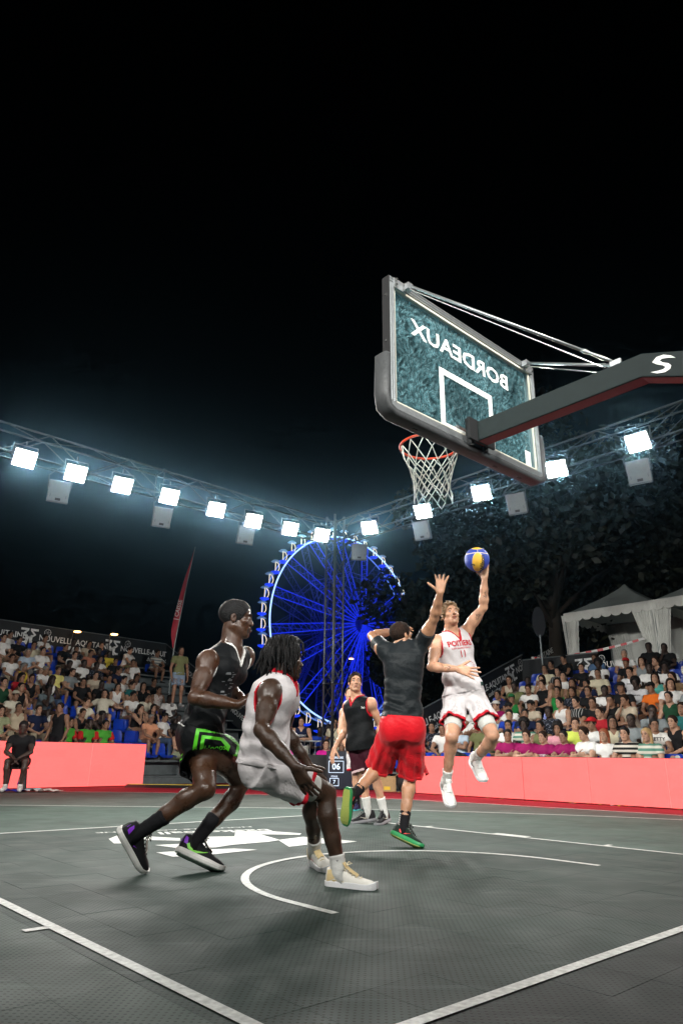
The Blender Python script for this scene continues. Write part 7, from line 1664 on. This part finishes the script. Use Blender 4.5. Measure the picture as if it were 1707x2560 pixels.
p_ = staff(-1.0, TD+1.95, .02, 'T', 'navy', 'k', 'fair', 'short', 'bearded man in navy and pink jersey leaning on the crowd barrier', 'people standing behind the barrier')
V2, Fq = text_mesh('BORDEAUX', .062, bold=.025); sh_ = [q for q in p_.children if q.name.startswith('top')][0]; decal('lettering', V2[:, :2], Fq, (0, .2, 1.22), (-1, 0, 0), (0, 0, 1), (0, 1, 0), bvh_of(sh_), WHITE_TRIM, p_, .006, .4, 0)
staff(-.53, TD+3.2, -.16, 'T', 'blue', 't', 'dark', 'bun', 'woman in blue top with glasses behind the barrier', 'people standing behind the barrier')
staff(-.30, TD+3.8, -.12, 'S', 'black', 't', 'dark', 'short', 'person in black further behind the barrier, face in shadow', 'people standing behind the barrier')
staff(-.10, TD+2.6, -.02, 'S', 'cream', 't', 'tan', 'short', 'person in cream tee standing behind the white-clad player', 'people standing behind the barrier')
staff(-1.55, TD+3.4, -.1, 'S', 'black', 't', 'dark', 'short', 'person in black behind the barrier at the elbow of the crouching player', 'people standing behind the barrier')
bx_ = empty('cardboard_box', depth_pt(1.12, TD-.7, 0)); tag(bx_, 'brown cardboard box on the floor beside the score screen', 'box'); CARD = mat('cardboard', (.42, .27, .13), rough=.85, var=.1)
MB().box(UZ*.16, (.36, .28, .32), (IR, IF, UZ)).build('body', CARD, bx_); 
for q in (-1, 1): MB().add([IR*.18*q+IF*.14+UZ*.322, IR*.18*q-IF*.14+UZ*.322, IR*.29*q-IF*.14+UZ*.40, IR*.29*q+IF*.14+UZ*.40], [(0,1,2,3)]).build('flap', CARD, bx_)
MB().box(-IF*.142+UZ*.07-IR*.02, (.14, .004, .07), (IR, IF, UZ)).build('yellow_label', mat('yellow_label', (.75, .50, .03), rough=.6), bx_)
def blob(name, loc, r, m, label, cat, seed, extra=None):
    F = Field(np.array(loc)-np.array(r)*1.6-.1, np.array(loc)+np.array(r)*1.6+.1, .016); rg = random.Random(seed); F.ell(loc, r, (IR, IF, UZ), 0)
    for k in range(9): F.ell(np.array(loc)+IR*rg.uniform(-.6,.6)*r[0]+IF*rg.uniform(-.5,.5)*r[1]+UZ*rg.uniform(-.2,.7)*r[2], np.array(r)*rg.uniform(.35,.6), (IR, IF, UZ), .03)
    F.plane_cut((0, 0, .003), (0, 0, -1)); me = F.mesh(name, 1); me.transform(Matrix.Translation(Vector(-np.array([loc[0], loc[1], 0])))); o = add_obj(name, me, m, None, (loc[0], loc[1], 0)); tag(o, label, cat); return o
bag = blob('sports_bag', depth_pt(1.55, TD-.8, .2), (.24, .2, .22), CLOTHB, 'black sports bag on the floor right of the cardboard box', 'bag', 3); MB().tube([IR*-.15+UZ*.40, UZ*.55, IR*.15+UZ*.40], .015, 6).build('strap', BLACK_M, bag)
blob('sports_bag', (8.6, 8.3, .62), (.22, .3, .2), CLOTHB, 'black bag behind the side LED board below the shooter\'s shorts', 'bag', 5)
# cable ramp and leaf pile at the floor behind the first two players
rp = empty('cable_ramp', depth_pt(-3.7, 17.1, 0), math.atan2(IR[1], IR[0])); tag(rp, 'black cable ramp with yellow lid lying by the far stand', 'cable ramp')
for k in range(5):
    mb = MB(); mb.prism([np.array([-1.2+k*.48, -.28, 0]), np.array([-1.2+k*.48, -.12, .06]), np.array([-1.2+k*.48, .12, .06]), np.array([-1.2+k*.48, .28, 0])], (.47, 0, 0)); sgm = mb.build('ramp_segment', RUB_B, rp); MB().box((-1.2+k*.48+.235, 0, .064), (.46, .20, .008)).build('lid', mat('ramp_yellow', (.60, .45, .05), rough=.6), sgm)
# fallen leaves along the LED board
rgl = random.Random(23); LEAFY = [mat('leaf_litter_brown', (.30, .13, .03), rough=.8), mat('leaf_litter_yellow', (.55, .36, .04), rough=.8)]
def leaf_me():
    mb = MB(); P = [(math.cos(a)*r, math.sin(a)*r, .008+.012*abs(math.sin(a*1.5))) for a, r in zip(np.linspace(0, 2*math.pi, 11)[:-1], (.06,.03,.055,.028,.05,.03,.055,.028,.06,.025))]; mb.add([(0, 0, .004)]+P, [(0, i+1, (i+1) % 10+1) for i in range(10)]); return mb.mesh('fallen_leaf')
for mm_ in (0, 1):
    me = leaf_me(); me.materials.append(LEAFY[mm_])
    spots = [(7.86-rgl.uniform(.0, .14), rgl.uniform(2.6, 8.6)) for _ in range(11)]+([(3.1, -.5+1.3), (1.9, .62), (2.35, .95)] if mm_ == 0 else [(2.0, .40)])+[tuple(depth_pt(rgl.uniform(1.1, 1.9), TD-1.1-rgl.uniform(0, .3), 0)[:2]) for _ in range(5)]+[tuple(depth_pt(rgl.uniform(-2.3, -1.4), 16.6-rgl.uniform(0, .3), 0)[:2]) for _ in range(6)]
    for i, (x, y) in enumerate(spots):
        o = bpy.data.objects.new('fallen_leaf', me); o.location = (x, y, .004); o.rotation_euler = (rgl.uniform(-.2, .2), rgl.uniform(-.2, .2), rgl.uniform(0, 6)); sc_ = rgl.uniform(.45, .95); o.scale = (sc_,)*3; link(o); tag(o, 'curled dry leaf, one of those fallen on the court and along its boards', 'leaf', 'fallen dry leaves')

# ------------------------------------------------------------------ man on the stool by the far LED board, and the things by his feet
STL = depth_pt(-6.48, 14.75, 0)
stool = empty('stool', STL, FC+.3); tag(stool, 'low dark stool under the man in black by the far LED board', 'stool')
MB().box((0, 0, .43), (.38, .36, .04)).build('seat', BLACK_M, stool, bevel=.01)
for a, b in ((-1,-1),(1,-1),(1,1),(-1,1)): MB().bar((a*.14, b*.13, .41), (a*.18, b*.17, 0), .035).build('leg', BLACK_M, stool)
spectator(STL+UZ*.45, FC+.30, 'A', 'black', 't', 'dark', 'short', 'man in black sitting on the stool in front of the far LED board', 'people on the court floor', 1.06, pants=PANTS[0], legs='short')
spectator(depth_pt(-4.62, 20.0, 1.98), FC+.5, 'S', 'olive', 't', 'tan', 'long:brown', 'woman in brown shirt and denim shorts standing on the far stand steps', 'people standing in the stands', .97, pants=cloth('shorts_denim', (.20,.27,.36)), legs='short')
spectator(STAND['L']['P']+LN*(1.30-.30)+LE*1.08+UZ*.20, math.atan2(LE[1], LE[0])-math.pi/2-2.6, 'S', 'black', 'k', 'tan', 'bun', 'woman in black jersey standing behind the LED board, turned to her neighbours', 'people standing in the stands', .96, pants=PANTS[0], legs='short')
spectator((17.1, 6.35, 2.3), math.pi/2, 'S', 'white', 't', 'dark', 'short', 'person in white tee standing under the second tent at the picture edge', 'people standing in the stands', 1.0)
def towel(name, loc, m, label, seed, r=(.32, .18)):
    rg = random.Random(seed); n = 14; V = []; Fc = []
    for j in range(n):
        for i in range(n): x, y = (i/(n-1)-.5)*2*r[0], (j/(n-1)-.5)*2*r[1]; V.append((x+.03*math.sin(j*1.3+seed), y+.03*math.sin(i*1.1), .012+.055*abs(math.sin(i*.9+seed)*math.sin(j*.8+1))*(1-abs(i/(n-1)-.5))))
    Fc = [(j*n+i, j*n+i+1, (j+1)*n+i+1, (j+1)*n+i) for j in range(n-1) for i in range(n-1)]; o = add_obj(name, mesh_np(name, V, Fc), m, None, loc); o.rotation_euler = (0, 0, math.atan2(IR[1], IR[0])); tag(o, label, 'towel'); return o
towel('towel', depth_pt(-6.00, 14.55, .004), cloth('towel_pale_blue', (.45, .55, .62)), 'crumpled pale blue towel on the floor beside the stool', 2); towel('towel', depth_pt(-5.75, 14.45, .004), cloth('towel_white_pink', (.62, .50, .46)), 'crumpled white and pink cloth right of the blue towel', 5, (.28, .14)); towel('towel', depth_pt(-6.50, 14.25, .004), cloth('towel_royal_blue', (.02, .03, .30)), 'dark blue garment lying under the stool', 8, (.36, .16))
bt = empty('water_bottle', depth_pt(-6.50, 14.95, 0)); tag(bt, 'clear water bottle with blue band under the stool', 'bottle')
MB().tube([(0,0,0), (0,0,.02), (0,0,.20), (0,0,.25), (0,0,.29)], [.030, .034, .034, .020, .014], 12).build('body', mat('bottle_plastic', (.8, .8, .85), rough=.15, trans=.7), bt, smooth=True); MB().tube([(0,0,.10), (0,0,.16)], .0352, 12).build('label_band', mat('bottle_band', (.05, .05, .35)), bt, smooth=True); MB().tube([(0,0,.29), (0,0,.315)], .016, 10).build('cap', WT, bt)

# ------------------------------------------------------------------ scattering volume added for a bloom-like glow round the lamps
hz = MB(); hz.box((40, 40, 21.5), (262, 262, 45.2)); hz_me = hz.mesh('glow_haze'); hzm = bpy.data.materials.new('glow_haze'); hzm.use_nodes = True; hzm.node_tree.nodes.clear()
_v = hzm.node_tree.nodes.new('ShaderNodeVolumePrincipled'); _v.inputs['Color'].default_value = (.38, .74, 1.0, 1); _v.inputs['Density'].default_value = .00075; _v.inputs['Anisotropy'].default_value = .97
_o = hzm.node_tree.nodes.new('ShaderNodeOutputMaterial'); hzm.node_tree.links.new(_v.outputs[0], _o.inputs['Volume'])
glow_haze = add_obj('glow_haze', hz_me, hzm); tag(glow_haze, kind='stuff')
SC.cycles.volume_bounces = 0
